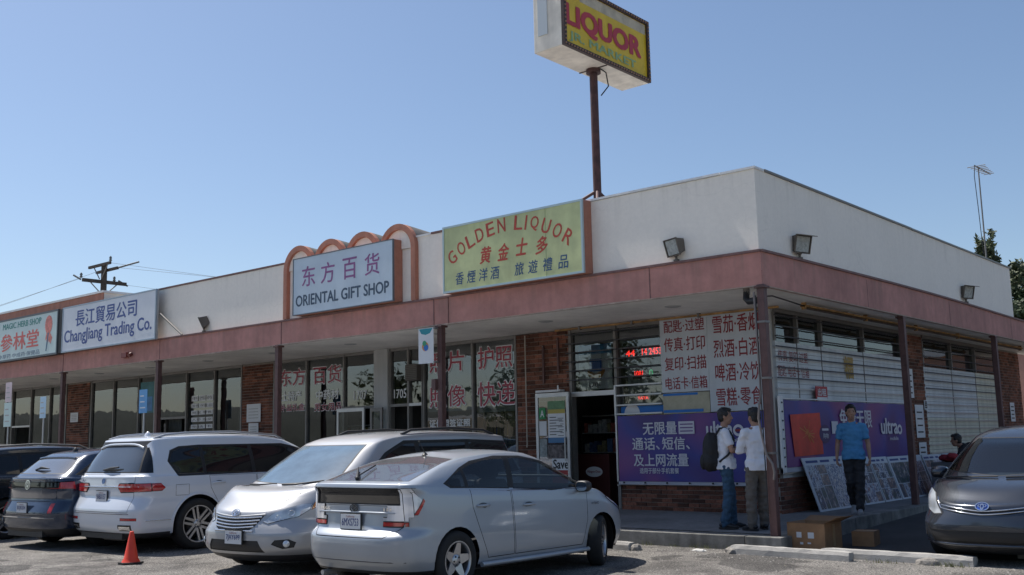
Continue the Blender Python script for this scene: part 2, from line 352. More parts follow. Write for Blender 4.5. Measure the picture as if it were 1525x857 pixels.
# posts
for (x, y) in [(-.03, .03)] + [(x, .05) for x in (-6.48, -11.35, -16.1, -20.95, -25.9, -31, -36, -41)]:
    MB().box((x-.055, y-.055, .12), (x+.055, y+.055, 3.655)).box((x-.085, y-.085, 3.60), (x+.085, y+.085, 3.637)).build('canopy_post', POST, B, bevel=.006)
for y in (5.62, 11.35, 16.9):
    MB().box((-.12, y-.055, .2), (-.01, y+.055, 3.655)).box((-.15, y-.09, 3.60), (-.004, y+.09, 3.637)).build('canopy_post', POST, B, bevel=.006)
# soffit lamps
for x in (-2.2, -4.9, -7.6, -10.3, -13.0, -15.7, -18.4, -21.1, -23.8, -27):
    MB().lathe((x, 1.15, 3.654), [(.001, -.012), (.10, -.014), (.135, -.004), (.14, .001)], 20).build('soffit_lamp', GREYP, B)
for y in (4.2, 8.6, 13.1): MB().lathe((-.62, y, 3.654), [(.001, -.012), (.10, -.014), (.135, -.004), (.14, .001)], 20).build('soffit_lamp', GREYP, B)
# interior: floor, back wall, ceiling, seen through the panes
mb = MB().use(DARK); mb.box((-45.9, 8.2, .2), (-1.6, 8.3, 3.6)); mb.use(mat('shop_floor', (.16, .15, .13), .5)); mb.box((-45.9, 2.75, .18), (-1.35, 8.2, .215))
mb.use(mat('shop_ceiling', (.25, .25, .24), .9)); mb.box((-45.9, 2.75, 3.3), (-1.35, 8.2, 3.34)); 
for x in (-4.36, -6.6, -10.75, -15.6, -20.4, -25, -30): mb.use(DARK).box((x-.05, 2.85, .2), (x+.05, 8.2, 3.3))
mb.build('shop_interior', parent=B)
# solid end wall pieces behind bricks / boards
WALLX = -1.15; WALLY = 2.6

# ================================================================== BRICKWORK
BL, BH, BP, BHP = .205, .062, .218, .0735     # brick length, height and pitches
def brick_mesh():
    v = []
    m = MB().box((-BL/2, -.03, -BH/2), (BL/2, .03, BH/2)); me = bpy.data.meshes.new('brick'); me.from_pydata(m.v, [], m.f); me.materials.append(BRICK); me.update(); return me
BRICK_ME = brick_mesh()
def brickwork(name, label, o, d, L, z0, z1, cat='brick wall', out=None, parts=True, pitch=None, pz=None, depth=.10):
    """o: start (x,y), d: unit direction along the wall, out: unit direction that the bricks face"""
    pitch = pitch or BP; pz = pz or BHP
    d = Vector((*d, 0)); out = Vector((*out, 0)); O = Vector((o[0], o[1], 0))
    root = empty(name, tuple(O+d*L/2+Vector((0, 0, z0))), label, cat)
    c = O+d*L/2-out*(depth/2+.012)+Vector((0, 0, (z0+z1)/2))
    MB().obox(c, d*L, out*depth, (0, 0, z1-z0)).build('mortar', MORTAR, root)
    rows = int((z1-z0)/pz+.3); ang = math.atan2(d.y, d.x); joined = MB()
    rnd = random.Random(len(label)); n = 0
    for r in range(rows):
        z = z0+pz*(r+.5); s = -(r % 2)*pitch/2
        while s < L-.02:
            a = max(s, 0)+.005; b = min(s+pitch, L)-.005
            if b-a > .035:
                cc = O+d*(a+b)/2+Vector((0, 0, z))+out*rnd.uniform(-.004, .004)-out*.028
                if parts:
                    q = link('brick', BRICK_ME, root, cc-Vector(root.location)); q.rotation_euler = (rnd.uniform(-.01, .01), 0, ang); q.scale = ((b-a)/BL, 1, (pz-.011)/BH); n += 1
                else: joined.obox(cc, d*(b-a), out*.06, (0, 0, pz-.011))
            s += pitch
    if not parts: joined.build('brick', BRICK, root, kind='stuff')
    return root
FX = (1, 0)
brickwork('brick_pier', 'red brick pier between the passport photo window and the open liquor shop door', (-6.80, 2.55), FX, 1.36, .22, 3.64, 'brick pier', (0, -1), pitch=.235, pz=.0855)
brickwork('brick_wall', 'low brown brick wall under the purple front banner', (-4.34, 2.56), FX, 3.18, .22, .98, 'brick wall', (0, -1))
brickwork('brick_wall', 'low brick wall in shade under the end wall banner and leaning picture boards', (-1.16, 2.56), (0, 1), 6.06, .22, .80, 'brick wall', (1, 0), pitch=.232)
brickwork('brick_pier', 'brick pier with paper notices between the two barred end wall windows', (-1.13, 8.62), (0, 1), 1.12, .22, 3.64, 'brick pier', (1, 0), parts=False)
brickwork('brick_pier', 'dark brick pier at the far back end of the side wall', (-1.13, 15.5), (0, 1), 1.9, .22, 3.64, 'brick pier', (1, 0), parts=False)
brickwork('brick_pier', 'brick pier with a white notice between gift shop and trading shop windows', (-16.24, 2.55), FX, 1.32, .22, 3.64, 'brick pier', (0, -1), parts=False)
brickwork('brick_pier', 'brick pier with a small grey notice, farthest left behind the black car', (-25.75, 2.55), FX, 1.42, .22, 3.64, 'brick pier', (0, -1), parts=False)
for a in (-32.4,): brickwork('brick_pier', 'far brick pier at the left end of the shop row', (a, 2.55), FX, 1.2, .22, 3.64, 'brick pier', (0, -1), parts=False)

# ================================================================== SHOPFRONTS
BACKTXT = mat('white_film', (.66, .67, .67), .6)
def storefront(label, xs, z0=.32, doors=(), name='storefront', fr=ALU, mull=.05, film=None):
    """xs: mullion positions from left to right; doors: indices of bays with a door below a head at 2.36"""
    root = empty(name, ((xs[0]+xs[-1])/2, 2.6, .22), label, 'shop window')
    mb = MB()
    for i, x in enumerate(xs): MB().box((x-mull/2, 2.545, .22), (x+mull/2, 2.66, 3.65)).build('mullion', fr, root)
    for i in range(len(xs)-1):
        a, b = xs[i]+mull/2, xs[i+1]-mull/2
        MB().box((a, 2.555, 3.58), (b, 2.65, 3.65)).build('head_rail', fr, root)
        zl = z0
        if i in doors:
            MB().box((a, 2.55, 2.33), (b, 2.655, 2.39)).build('transom_bar', ALUL if i % 2 else fr, root); zl = 2.39
        else:
            MB().box((a, 2.55, z0-.10), (b, 2.655, z0)).build('sill_rail', fr, root)
        MB().box((a-.004, 2.60, zl-.003), (b+.004, 2.606, 3.583)).build('pane', GLASS, root)
    return root
S1 = storefront('photo shop window with red passport photo and courier lettering beside the brick pier', [-9.50, -8.03, -6.83])
S2 = storefront('tall narrow shop window numbered 1705 over an open door, with an air conditioner', [-10.57, -9.98, -9.53], doors=(0, 1))
S3 = storefront('gift shop window with red and white lettering next to the grey pilaster', [-14.88, -13.58, -12.18, -11.08], doors=(2,))
S4 = storefront('trading shop window with rows of paper notices left of the gift shop pier', [-20.35, -18.88, -17.52, -16.28], doors=(0,))
S5 = storefront('trading shop window with teal poster above the white car roof', [-24.2, -22.85, -21.42, -20.52])
S6 = storefront('herb shop window with an open dark doorway at the far left', [-31.2, -29.7, -28.3, -26.95, -25.83], doors=(1,))
storefront('last shop window beyond the far left brick pier', [-38.5, -36.8, -35, -33.4, -32.6])
MB().box((-11.06, 2.50, .22), (-10.60, 2.72, 3.65)).build('pilaster', GREYP, B)
MB().box((-20.5, 2.52, .22), (-20.37, 2.7, 3.65)).build('pilaster', GREYP, B)
MB().box((-46, 2.6, .2), (-38.5, 2.8, 3.65)).build('end_wall', STUCCO, B)
rU = (1, 0, 0); uU = (0, 0, 1)
def wintext(root, s, x0, x1, z0, z1, col=RED, y=2.59, bold=.010, back=True):
    if back: lettering(root, s, (x0-.012, y+.004, z0-.012), rU, uU, x1-x0+.024, z1-z0+.024, BACKTXT, .036, name='lettering_outline')
    lettering(root, s, (x0, y, z0), rU, uU, x1-x0, z1-z0, col, bold)
wintext(S1, '照片', -9.34, -8.30, 3.03, 3.46); wintext(S1, '照像', -9.34, -8.28, 2.27, 2.72); wintext(S1, '护照', -7.90, -6.95, 3.02, 3.47); wintext(S1, '快递', -7.92, -6.90, 2.24, 2.74)
wintext(S1, '证件照签证照', -9.35, -8.15, 1.84, 2.00, BACKTXT, back=False, bold=.03)
wintext(S3, '东方', -14.70, -13.68, 3.00, 3.41); wintext(S3, '百货', -13.36, -12.32, 2.99, 3.41)
wintext(S3, '中药材', -13.24, -12.40, 2.60, 2.83, BACKTXT, back=False, bold=.03); wintext(S3, '男女用品', -13.3, -12.3, 2.33, 2.52, RED, bold=.01)
wintext(S3, '土特产', -14.6, -13.82, 2.62, 2.86, BACKTXT, back=False, bold=.03); wintext(S3, '补品礼盒', -14.66, -13.7, 2.37, 2.54, RED, bold=.01)
wintext(S3, '1707', -11.85, -11.4, 2.55, 2.75, BACKTXT, back=False); wintext(S2, '1705', -10.48, -10.08, 2.52, 2.72, BACKTXT, back=False)
# white film behind the panes of the photo shop
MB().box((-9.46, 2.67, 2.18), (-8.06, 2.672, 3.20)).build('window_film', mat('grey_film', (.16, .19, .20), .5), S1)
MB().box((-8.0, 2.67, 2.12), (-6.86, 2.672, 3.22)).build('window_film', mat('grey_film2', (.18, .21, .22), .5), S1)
# curtain slats below it
TAN = mat('tan_blind', (.20, .17, .11), .8, var=.3, vscale=4)
for k in range(11): MB().obox((-7.92+k*.1, 2.78, 1.25), (.075, .03*(k % 3-1), 0), (0, .004, 0), (0, 0, 1.7)).build('blind_slat', TAN, S1)
mb = MB()
for k in range(24): mb.obox((-20.2+k*.055+(2.75 if k > 11 else 0), 2.85, 1.8), (.045, .012*(k % 3), 0), (0, .004, 0), (0, 0, 2.9))
mb.build('curtain', mat('grey_curtain', (.10, .105, .10), .9, var=.2), S4, kind='stuff')
# paper sheets on the trading shop window
random.seed(11)
for r, (z, hh) in enumerate([(2.86, .15), (2.66, .12), (2.47, .12), (2.28, .12), (2.09, .11)]):
    for c in range(3): MB().box((-18.66+c*.36+random.uniform(-.01, .01), 2.588, z-hh/2), (-18.66+c*.36+.31, 2.592, z+hh/2)).build('paper_sheet', PAPER, S4)
    lettering(S4, ['中 西 药', '营养 保健 品', '批发 零售', '人参 燕窝', '电话 卡'][r], (-18.62, 2.586, z-hh*.3), rU, uU, .95, hh*.6, BLACKP, .0)
MB().box((-21.36, 2.585, 2.55), (-20.60, 2.590, 3.45)).build('poster', mat('teal_poster', (.05, .20, .24), .5, var=.3, vscale=3), S5)
MB().box((-21.32, 2.58, 2.60), (-20.70, 2.584, 3.02)).build('poster', mat('blue_poster', (.07, .25, .55), .5, var=.3, vscale=4), S5)
# air conditioner in the transom
A = empty('air_conditioner', (-9.75, 2.5, 2.86), 'small dark louvred air conditioner set into the window above the open door', 'air conditioner')
MB().box((-9.94, 2.42, 2.88), (-9.57, 2.75, 3.24)).build('case', mat('ac_case', (.10, .09, .08), .6), A, bevel=.01)
for k in range(8): MB().obox((-9.755, 2.415, 2.915+k*.04), (.33, 0, 0), (0, .02, .012), (0, -.004, .006)).build('louvre', mat('ac_louvre', (.16, .15, .13), .6), A)
# open and closed doors
def door(label, x0, x1, y=2.5, z0=.24, z1=2.3, fr=ALUL, rz=0, posters=()):
    d = empty('shop_door', (x0, y, z0), label, 'door'); w_ = x1-x0; h = z1-z0; d.rotation_euler.z = rz
    for a, b in (((0, -.02, 0), (.06, .02, h)), ((w_-.06, -.02, 0), (w_, .02, h)), ((.06, -.02, 0), (w_-.06, .02, .2)), ((.06, -.02, h-.08), (w_-.06, .02, h))): MB().box(a, b).build('frame', fr, d, local=True)
    MB().box((.055, -.004, .195), (w_-.055, .004, h-.075)).build('pane', GLASS, d, local=True)
    MB().cyl((w_-.09, -.05, h*.4), (w_-.09, -.05, h*.6), .012).build('handle', ALUL, d, local=True); return d
D1 = door('glass shop door swung open against the brick pier, covered in posters and a green letter A', -6.16, -5.34, 2.36, z1=2.42)
def onD(x0, x1, z0, z1, m, y=-.010, name='poster'): return MB().box((x0, y-.002, z0), (x1, y, z1)).build(name, m, D1, local=True)
# door-local coordinates: x from the left stile, z from the sill
onD(.30, .72, 1.22, 2.02, PAPER); onD(.30, .72, 1.86, 2.02, mat('green_yellow', (.12, .24, .12), .6, var=.3, vscale=9), -.013); onD(.30, .72, 1.78, 1.86, mat('yellow_print', (.42, .34, .08), .6), -.013); onD(.30, .72, 1.22, 1.32, mat('blue_strip', (.06, .17, .33), .6), -.013)
onD(.08, .24, 1.68, 1.90, mat('green_grade', (.02, .22, .07), .6)); lettering(D1, 'A', (.115, -.014, 1.72), rU, uU, .09, .13, WHITEP, .02, local=True)
onD(.08, .26, 1.36, 1.64, PAPER); onD(.28, .76, .92, 1.18, mat('face_poster', (.12, .10, .10), .6, var=.9, vscale=9)); onD(.08, .26, .95, 1.3, mat('dim_poster', (.25, .28, .28), .6, var=.5, vscale=9))
for k in range(7): onD(.34, .50+.15*(k % 2), 1.70-k*.055, 1.715-k*.055, BLACKP, -.0135, 'print_line'); onD(.54+.03*(k % 3), .68, 1.68-k*.055, 1.69-k*.055, BLACKP, -.0135, 'print_line')
onD(.38, .79, .30, .92, mat('red_poster', (.33, .03, .03), .6)); onD(.38, .79, .70, .92, PAPER, -.014); lettering(D1, 'Save', (.41, -.017, .73), rU, uU, .36, .17, BLACKP, .035, local=True)
D2 = door('aluminium shop door left of the grey pilaster, open outward', -12.1, -11.15, 2.3, z1=2.34)
D3 = door('bronze framed shop door below window 1705', -11.0, -10.6+.0, 2.35, z1=2.32, fr=ALU)
D4 = door('shop door left of the paper notices, standing ajar', -19.0, -18.2, 2.3, z1=2.2, fr=ALU, rz=R(150)); D4.location.x = -20.3+.8
# things inside the liquor shop doorway
def shelf(label, x, y, w_, cols, seed):
    s = empty('merchandise_shelf', (x, y, .22), label, 'shelf'); rnd = random.Random(seed)
    for q in (x, x+w_-.03): MB().box((q, y, .22), (q+.03, y+.4, 2.0)).build('side_panel', DARKM, s)
    for z in (.45, .85, 1.25, 1.65, 2.0):
        MB().box((x+.03, y, z-.02), (x+w_-.03, y+.4, z)).build('shelf_board', ALUL, s)
        if z < 1.9:
            mb = MB(); q = x+.06
            while q < x+w_-.12:
                ww = rnd.uniform(.06, .14); hh = rnd.uniform(.14, .30); mb.use(rnd.choice(cols)).box((q, y+.03, z+.001), (q+ww, y+.2, z+hh)); q += ww+.02
            mb.build('packets', parent=s, kind='stuff')
PK = [mat('pack_'+n, c, .6) for n, c in dict(a=(.30, .06, .05), b=(.3, .25, .06), c=(.06, .12, .3), d=(.35, .35, .33), e=(.06, .2, .08)).items()]
PKD = [mat('dim_pack_'+n, c, .7, var=.5, vscale=18) for n, c in dict(a=(.26, .07, .05), b=(.24, .2, .1), c=(.07, .11, .2), d=(.32, .32, .3)).items()]
shelf('stocked grocery shelf just inside the open liquor shop door', -6.3, 4.0, 2.0, PKD, 1); shelf('stocked shelf behind the photo shop window', -9.3, 4.6, 2.2, PK, 2)
shelf('stocked gift shelf behind the gift shop window', -14.4, 4.2, 2.6, PK, 4); shelf('stocked shelf behind the trading shop window', -18.6, 4.2, 2.2, PK, 5); shelf('stocked shelf behind the teal poster window', -23.8, 4.2, 2.6, PK, 6)
O = empty('oval_sign', (-5.42, 3.2, .78), 'small oval white sign on a dark red cooler inside the open doorway', 'sign')
MB().box((-5.42-.42, 3.22, .22), (-5.42+.36, 3.7, 1.22)).build('cooler', mat('dark_red_box', (.06, .014, .014), .4), O)
MB().prism([(-5.42+.20*math.cos(t*.2618), 3.215, .88+.10*math.sin(t*.2618)) for t in range(24)], (0, -.012, 0)).build('oval_face', PAPER, O); lettering(O, 'Häagen-Dazs', (-5.42-.16, 3.2, .85), rU, uU, .32, .06, REDD, .02)
# door surround and transom window of the liquor shop
T = empty('storefront', (-4.9, 2.6, 2.3), 'barred transom window with a blue poster above the open liquor shop door', 'shop window')
for x in (-5.42, -4.36): MB().box((x-.03, 2.53, .22), (x+.03, 2.66, 3.65)).build('mullion', ALU, T)
MB().box((-5.39, 2.50, 2.33), (-4.39, 2.66, 2.42)).build('transom_bar', ALUL, T); MB().box((-5.39, 2.55, 3.57), (-4.39, 2.65, 3.65)).build('head_rail', ALU, T)
MB().box((-5.39, 2.60, 2.42), (-4.39, 2.606, 3.57)).build('pane', GLASS, T)
MB().box((-5.30, 2.66, 2.46), (-4.52, 2.664, 3.32)).build('poster', WHITEP, T); MB().box((-5.30, 2.655, 3.13), (-4.52, 2.659, 3.32)).build('poster_band', mat('sky_print', (.08, .30, .55), .6, var=.3, vscale=8), T)
def disc(root, c, r, m, a0=0, a1=360, r0=0, y=None, name='emblem', nrm=(0, -1, 0), rg=(1, 0, 0), n=28, local=False):
    rg = Vector(rg); up = Vector((0, 0, 1)); c = Vector(c); P = []; N = n
    for i in range(N+1): t = R(a0+(a1-a0)*i/N); P.append(c+rg*r*math.cos(t)+up*r*math.sin(t))
    if r0:
        for i in range(N+1): t = R(a0+(a1-a0)*i/N); P.append(c+rg*r0*math.cos(t)+up*r0*math.sin(t))
        F = [(i, i+1, N+2+i, N+1+i) for i in range(N)]
    else: P.append(c); F = [(i, i+1, N+1) for i in range(N)]
    return MB().add(P, F).build(name, m, root, local=local)
ORG = mat('orange_print', (.60, .25, .05), .6); BLU = mat('blue_print', (.02, .16, .50), .6); GRN = mat('green_print', (.05, .30, .15), .6); TEAL = mat('teal_print', (.02, .25, .30), .6)
disc(T, (-4.90, 2.653, 2.88), .23, ORG, 200, 350, .12); MB().box((-5.04, 2.650, 2.80), (-4.76, 2.654, 3.04)).build('emblem', BLU, T)
lettering(T, '1701', (-5.02, 2.596, 2.50), rU, uU, .26, .09, BLACKP, .02); lettering(T, '中', (-4.48, 2.596, 2.5), rU, uU, .12, .14, BLACKP, .02)
BZ = [3.53, 3.353, 3.176, 3.0, 2.823, 2.647]
for z in BZ: MB().box((-5.50, 2.49, z-.011), (-4.36, 2.512, z+.011)).build('security_bar', IRON, T)
# big window right of the door
Wn = empty('storefront', (-3.85, 2.6, 1.0), 'barred window with red number displays left of the white price boards', 'shop window')
MB().box((-4.31, 2.55, 3.57), (-3.3, 2.65, 3.65)).build('head_rail', ALU, Wn); MB().box((-4.33, 2.60, .98), (-1.2, 2.606, 3.57)).build('pane', GLASS, Wn)
MB().box((-1.28, 2.53, .98), (-1.16, 2.66, 3.65)).build('corner_post', GREYP, Wn)
for z in BZ: MB().box((-4.40, 2.49, z-.011), (-3.36, 2.512, z+.011)).build('security_bar', IRON, Wn)
MB().box((-4.37, 2.47, 1.93), (-4.33, 2.51, 2.50)).build('guard_frame', ALUL, Wn)
for z in (2.49, 2.305, 2.125, 1.96): MB().box((-4.33, 2.475, z-.014), (-3.34, 2.505, z+.014)).build('guard_bar', ALUL, Wn)
def interior_mat():
    return mat('poster_mix', (.28, .31, .33), .6, var=.5, vscale=7)
MB().box((-4.2, 2.70, 1.95), (-3.36, 2.704, 3.22)).build('poster', interior_mat(), Wn)
LED = mat('led_red', (1, .03, .02), .5, emit=2.0); LEDG = mat('led_green', (.02, .8, .25), .5, emit=.35)
# digital displays
def display(label, x0, x1, z0, z1, items, y=2.64):
    d = empty('number_display', ((x0+x1)/2, y, z0), label, 'display')
    MB().box((x0, y, z0), (x1, y+.03, z1)).build('case', mat('display_case', (.03, .012, .014), .4), d)
    for s, a, b, c, e, m in items: lettering(d, s, (a, y-.004, c), rU, uU, b-a, e-c, m, .02)
display('lit red number display showing jackpot figures', -4.22, -3.38, 3.01, 3.19, [('44', -4.18, -3.98, 3.03, 3.14, LED), ('14 2453', -3.82, -3.40, 3.035, 3.155, LED)])
display('smaller lit red and green number display below the jackpot figures', -4.05, -3.5, 2.60, 2.80, [('1081', -4.0, -3.82, 2.65, 2.75, LED), ('0', -3.68, -3.60, 2.64, 2.76, LEDG)])
display('dim red word display, lowest of the three in the barred window', -4.0, -3.6, 2.20, 2.29, [('TATA', -3.95, -3.72, 2.22, 2.27, LED)])
MB().box((-4.30, 2.585, 1.965), (-3.36, 2.59, 2.10)).build('poster', BLU, Wn); disc(Wn, (-4.05, 2.58, 1.97), .17, PAPER, 0, 180)
# price boards
def board(label, x0, x1, z0, z1, rows, cat='sign', name='price_board'):
    b = empty(name, ((x0+x1)/2, 2.5, z0), label, cat)
    MB().box((x0, 2.50, z0), (x1, 2.52, z1)).build('panel', mat('board_film', (.50, .545, .59), .5, var=.05, vscale=2, dirt=.05), b)
    for s, a, c, z, zz in rows: lettering(b, s, (a, 2.496, z), rU, uU, c-a, zz-z, REDD, .012)
    return b
board('white wall board of red Chinese characters, left of the pair, starting with key cutting', -3.33, -2.362, 2.31, 3.63, [('配匙·过塑', -3.24, -2.41, 3.38, 3.60), ('传真·打印', -3.25, -2.41, 3.04, 3.29), ('复印·扫描', -3.25, -2.40, 2.70, 2.94), ('电话卡·信箱', -3.25, -2.40, 2.36, 2.58)])
board('taller white wall board of red Chinese characters next to the corner, starting with cigars', -2.358, -1.30, 1.94, 3.64, [('雪茄·香烟', -2.24, -1.36, 3.29, 3.60), ('烈酒·白酒', -2.24, -1.37, 2.87, 3.18), ('啤酒·冷饮', -2.23, -1.36, 2.45, 2.76), ('雪糕·零食', -2.23, -1.37, 2.03, 2.34)])
Y = empty('faded_notice', (-2.8, 2.5, 1.93), 'faded cream and blue notice under the left price board', 'notice')
MB().box((-3.32, 2.50, 1.93), (-2.37, 2.515, 2.295)).build('sheet', mat('cream_sheet', (.42, .40, .30), .7, var=.2, vscale=4), Y); MB().box((-3.31, 2.493, 1.95), (-2.50, 2.497, 2.0)).box((-3.31, 2.493, 2.25), (-2.6, 2.497, 2.29)).build('blue_edge', BLU, Y)

# ================================================================== END WALL WINDOWS (facing +X)
def endwindow(label, y0, y1, mull, zb, split, boards):
    root = empty('barred_window', (-1.15, (y0+y1)/2, zb), label, 'window')
    MB().box((-1.20, y0, split-.02), (-1.194, y1, 3.60)).build('pane', GLASS, root)
    MB().box((-1.24, y0, 3.58), (-1.12, y1, 3.65)).build('head_rail', ALU, root); 
    ys_ = [y0]+mull+[y1]
    for y in ys_: MB().box((-1.23, y-.03, split), (-1.13, y+.03, 3.58)).build('mullion', ALU, root)
    for y in mull: MB().box((-1.176, y-.012, zb), (-1.16, y+.012, split)).build('board_joint', ALU, root)
    z = zb; k = 0
    while z < split-.02:
        z2 = min(z+.176, split)
        for i in range(len(ys_)-1): MB().box((-1.20+.0015*((k+i) % 3), ys_[i]+.004, z+.004), (-1.17+.0015*((k+i) % 3), ys_[i+1]-.004, z2-.002)).build('board', boards[(i, k) in boards and 0 or 0] if False else (BOARD2 if boards(i, k) else WHITEB), root)
        z = z2; k += 1
    z = 3.53; 
    while z > zb+.05:
        dk = z > 2.40; MB().box((-1.115, y0-.04, z-.010), (-1.095, y1+.03, z+.010)).build('security_bar', IRON if dk else ALUL, root); z -= .1765
    return root
E1 = endwindow('barred white boarded window nearest the corner, behind the end wall banner', 2.62, 8.58, [3.5, 4.5, 6.45], .80, 3.10, lambda i, k: False)
E2 = endwindow('second barred window on the end wall, boards yellowing at the far right', 9.78, 15.42, [11.7, 13.5], .6, 2.95, lambda i, k: i == 2 or k < 7)
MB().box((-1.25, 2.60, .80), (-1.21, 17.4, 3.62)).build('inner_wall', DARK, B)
rY = (0, 1, 0)
lettering(E1, '传真 复印 过塑', (-1.16, 2.75, 2.76), rY, uU, 1.15, .19, REDD, .0); lettering(E1, '配匙 电话卡 信箱', (-1.16, 2.72, 2.50), rY, uU, 1.2, .19, REDD, .0)
GOLD = mat('gold_print', (.42, .28, .08), .6)
lettering(E1, '福', (-1.16, 5.5, 2.55), rY, uU, .4, .42, GOLD, .03); lettering(E1, '招财', (-1.16, 5.45, 3.02-.28), rY, uU, .5, .22, GOLD, -.005)
K = empty('small_notice', (-1.08, 4.2, 2.12), 'small red and white notice sticking up over the end wall banner', 'notice')
MB().box((-1.09, 3.98, 2.10), (-1.075, 4.45, 2.36)).build('sheet', mat('red_sheet', (.42, .05, .06), .6), K); lettering(K, '出租', (-1.07, 4.04, 2.19), rY, uU, .35, .13, PAPER, .02); MB().box((-1.074, 4.0, 2.10), (-1.07, 4.43, 2.17)).build('strip', PAPER, K)
Q = empty('goods_display', (-1.3, 7.7, 3.05), 'row of small packets seen behind the top right pane of the corner end window', 'goods')
for k in range(7): MB().box((-1.30, 6.7+k*.25, 3.12), (-1.26, 6.7+k*.25+.2, 3.28)).build('packet', [BOARD2, GOLD, PAPER][k % 3], Q)
# notices on the end wall pier
for (y, z, ww, hh, lab) in ((8.75, 2.55, .42, .62, 'tall white notice high on the end wall brick pier'), (9.2, 1.75, .5, .7, 'white notice at middle height on the end wall brick pier'), (9.25, 1.05, .45, .5, 'lowest white notice on the end wall brick pier'), (16.3, 2.0, .4, .5, 'white notice on the far back brick pier'), (9.66-.02, 2.1, .2, .2, 'small black and white sticker at the edge of the end wall pier')):
    q = empty('notice', (-1.1, y, z), lab, 'notice'); MB().box((-1.115, y-ww/2, z-hh/2), (-1.108, y+ww/2, z+hh/2)).build('sheet', PAPER, q)
    for k in range(4): MB().box((-1.107, y-ww*.35, z-hh*.35+k*hh*.2), (-1.105, y+ww*.3, z-hh*.35+k*hh*.2+.03)).build('print_line', BLACKP, q)
for (x, z, ww, hh, lab) in ((-15.68, 2.37, .6, .46, 'white notice with small print on the brick pier left of the gift shop'), (-15.68, 1.93, .42, .36, 'smaller white sheet below the notice on the same brick pier'), (-25.2, 2.55, .5, .3, 'small grey notice on the far left brick pier')):
    q = empty('notice', (x, 2.53, z), lab, 'notice'); MB().box((x-ww/2, 2.518, z-hh/2), (x+ww/2, 2.524, z+hh/2)).build('sheet', PAPER, q)
    for k in range(4): MB().box((x-ww*.35, 2.515, z-hh*.3+k*hh*.17), (x+ww*.33, 2.517, z-hh*.3+k*hh*.17+.018)).build('print_line', GREYP, q)
# ================================================================== SHOP SIGNS
def frame_rect(mb, x0, x1, z0, z1, y0, y1, t):
    mb.box((x0, y0, z0), (x0+t, y1, z1)).box((x1-t, y0, z0), (x1, y1, z1)).box((x0+t, y0, z0), (x1-t, y1, z0+t)).box((x0+t, y0, z1-t), (x1-t, y1, z1))
def sign(label, x0, x1, z0, z1, face, frame=ALUL, side=None, y=-.2, t=.035, back=.045):
    s = empty('shop_sign', ((x0+x1)/2, y, z0), label, 'sign')
    mb = MB(); frame_rect(mb, x0, x1, z0, z1, y-.012, y+.03, t); mb.build('frame', frame, s)
    MB().box((x0+t, y, z0+t), (x1-t, y+.015, z1-t)).build('face', face, s)
    MB().box((x0+.004, y+.031, z0+.004), (x1-.004, back, z1-.004)).build('cabinet', side or GREYP, s); return s
X0, X1, Z0, Z1 = -6.17, -3.0, 4.17, 5.39
GF = mat('sign_green', (.56, .60, .30), .45, var=.1, vscale=2.2, var2=.12, v2scale=1.1, dirt=.05)
G = sign('green shop sign with red arched English lettering over a terracotta fascia', X0, X1, Z0, Z1, GF, mat('pale_frame', (.42, .52, .54), .4, metal=.3), TERRA2)
MB().box((-3.78, -.2035, Z0+.04), (-3.772, -.2, Z1-.04)).build('seam', mat('seam', (.30, .36, .18), .6), G)
SRED = mat('sign_red', (.46, .06, .035), .5, var=.12, vscale=12); SNAVY = mat('sign_navy', (.03, .09, .20), .5)
W, H = X1-X0, Z1-Z0; s_ = 'GOLDEN LIQUOR'; hw, sag = .415*W, .34*H; rad = (hw*hw+sag*sag)/(2*sag); cx = X0+.49*W; cz = Z0+.86*H-rad
tot = math.asin(hw/rad); wts = [{'I': .45, 'L': .85, ' ': .55}.get(c, 1.0) for c in s_]; acc = 0; S = sum(wts)
mb = MB()
for c, k in zip(s_, wts):
    a = -tot+2*tot*(acc+k/2-.5)/(S-1); acc += k
    if c == ' ': mb.build('lettering', SRED, G); mb = MB(); continue
    rg = Vector((math.cos(a), 0, -math.sin(a))); up = Vector((math.sin(a), 0, math.cos(a)))
    ctr = Vector((cx, -.204, cz))+up*rad; ww = .175 if c != 'I' else .030; hh = .245
    text_into(mb, c, ctr-rg*ww/2-up*hh/2, rg, up, ww, hh, .012)
mb.build('lettering', SRED, G)
for i, c in enumerate('黄金士多'): lettering(G, c, (X0+[.285, .415, .545, .685][i]*W-.0, -.204, Z0+[.40, .40, .43, .40][i]*H-.06), rU, uU, .235, .29, SRED, .03, italic=.18)
for i, c in enumerate('香煙洋酒旅遊禮品'): lettering(G, c, (X0+[.105, .195, .285, .37, .545, .64, .74, .845][i]*W-.03, -.204, Z0+.10*H), rU, uU, .195, .22, SNAVY, .012, italic=.1)

X0, X1, Z0, Z1 = -10.55, -7.49, 4.18, 5.38
LB = mat('sign_pale_blue', (.52, .61, .69), .4, var=.04, vscale=3, var2=.06, v2scale=1)
O = sign('pale blue shop sign with purple Chinese characters in front of small arches', X0, X1, Z0, Z1, LB, mat('thin_frame', (.12, .14, .16), .5), TERRA2, t=.018)
W, H = X1-X0, Z1-Z0; PUR = mat('sign_purple', (.26, .09, .25), .5, var=.2, vscale=10); GRN2 = mat('sign_slate', (.045, .08, .13), .5)
for i, c in enumerate('东方百货'): lettering(O, c, (X0+[.10, .30, .52, .735][i]*W, -.204, Z0+.48*H), rU, uU, .42, .42, PUR, .012)
words_on(O, 'ORIENTAL GIFT SHOP', (X0+.035*W, -.204, Z0+.15*H), rU, uU, .925*W, .225, GRN2, .028)
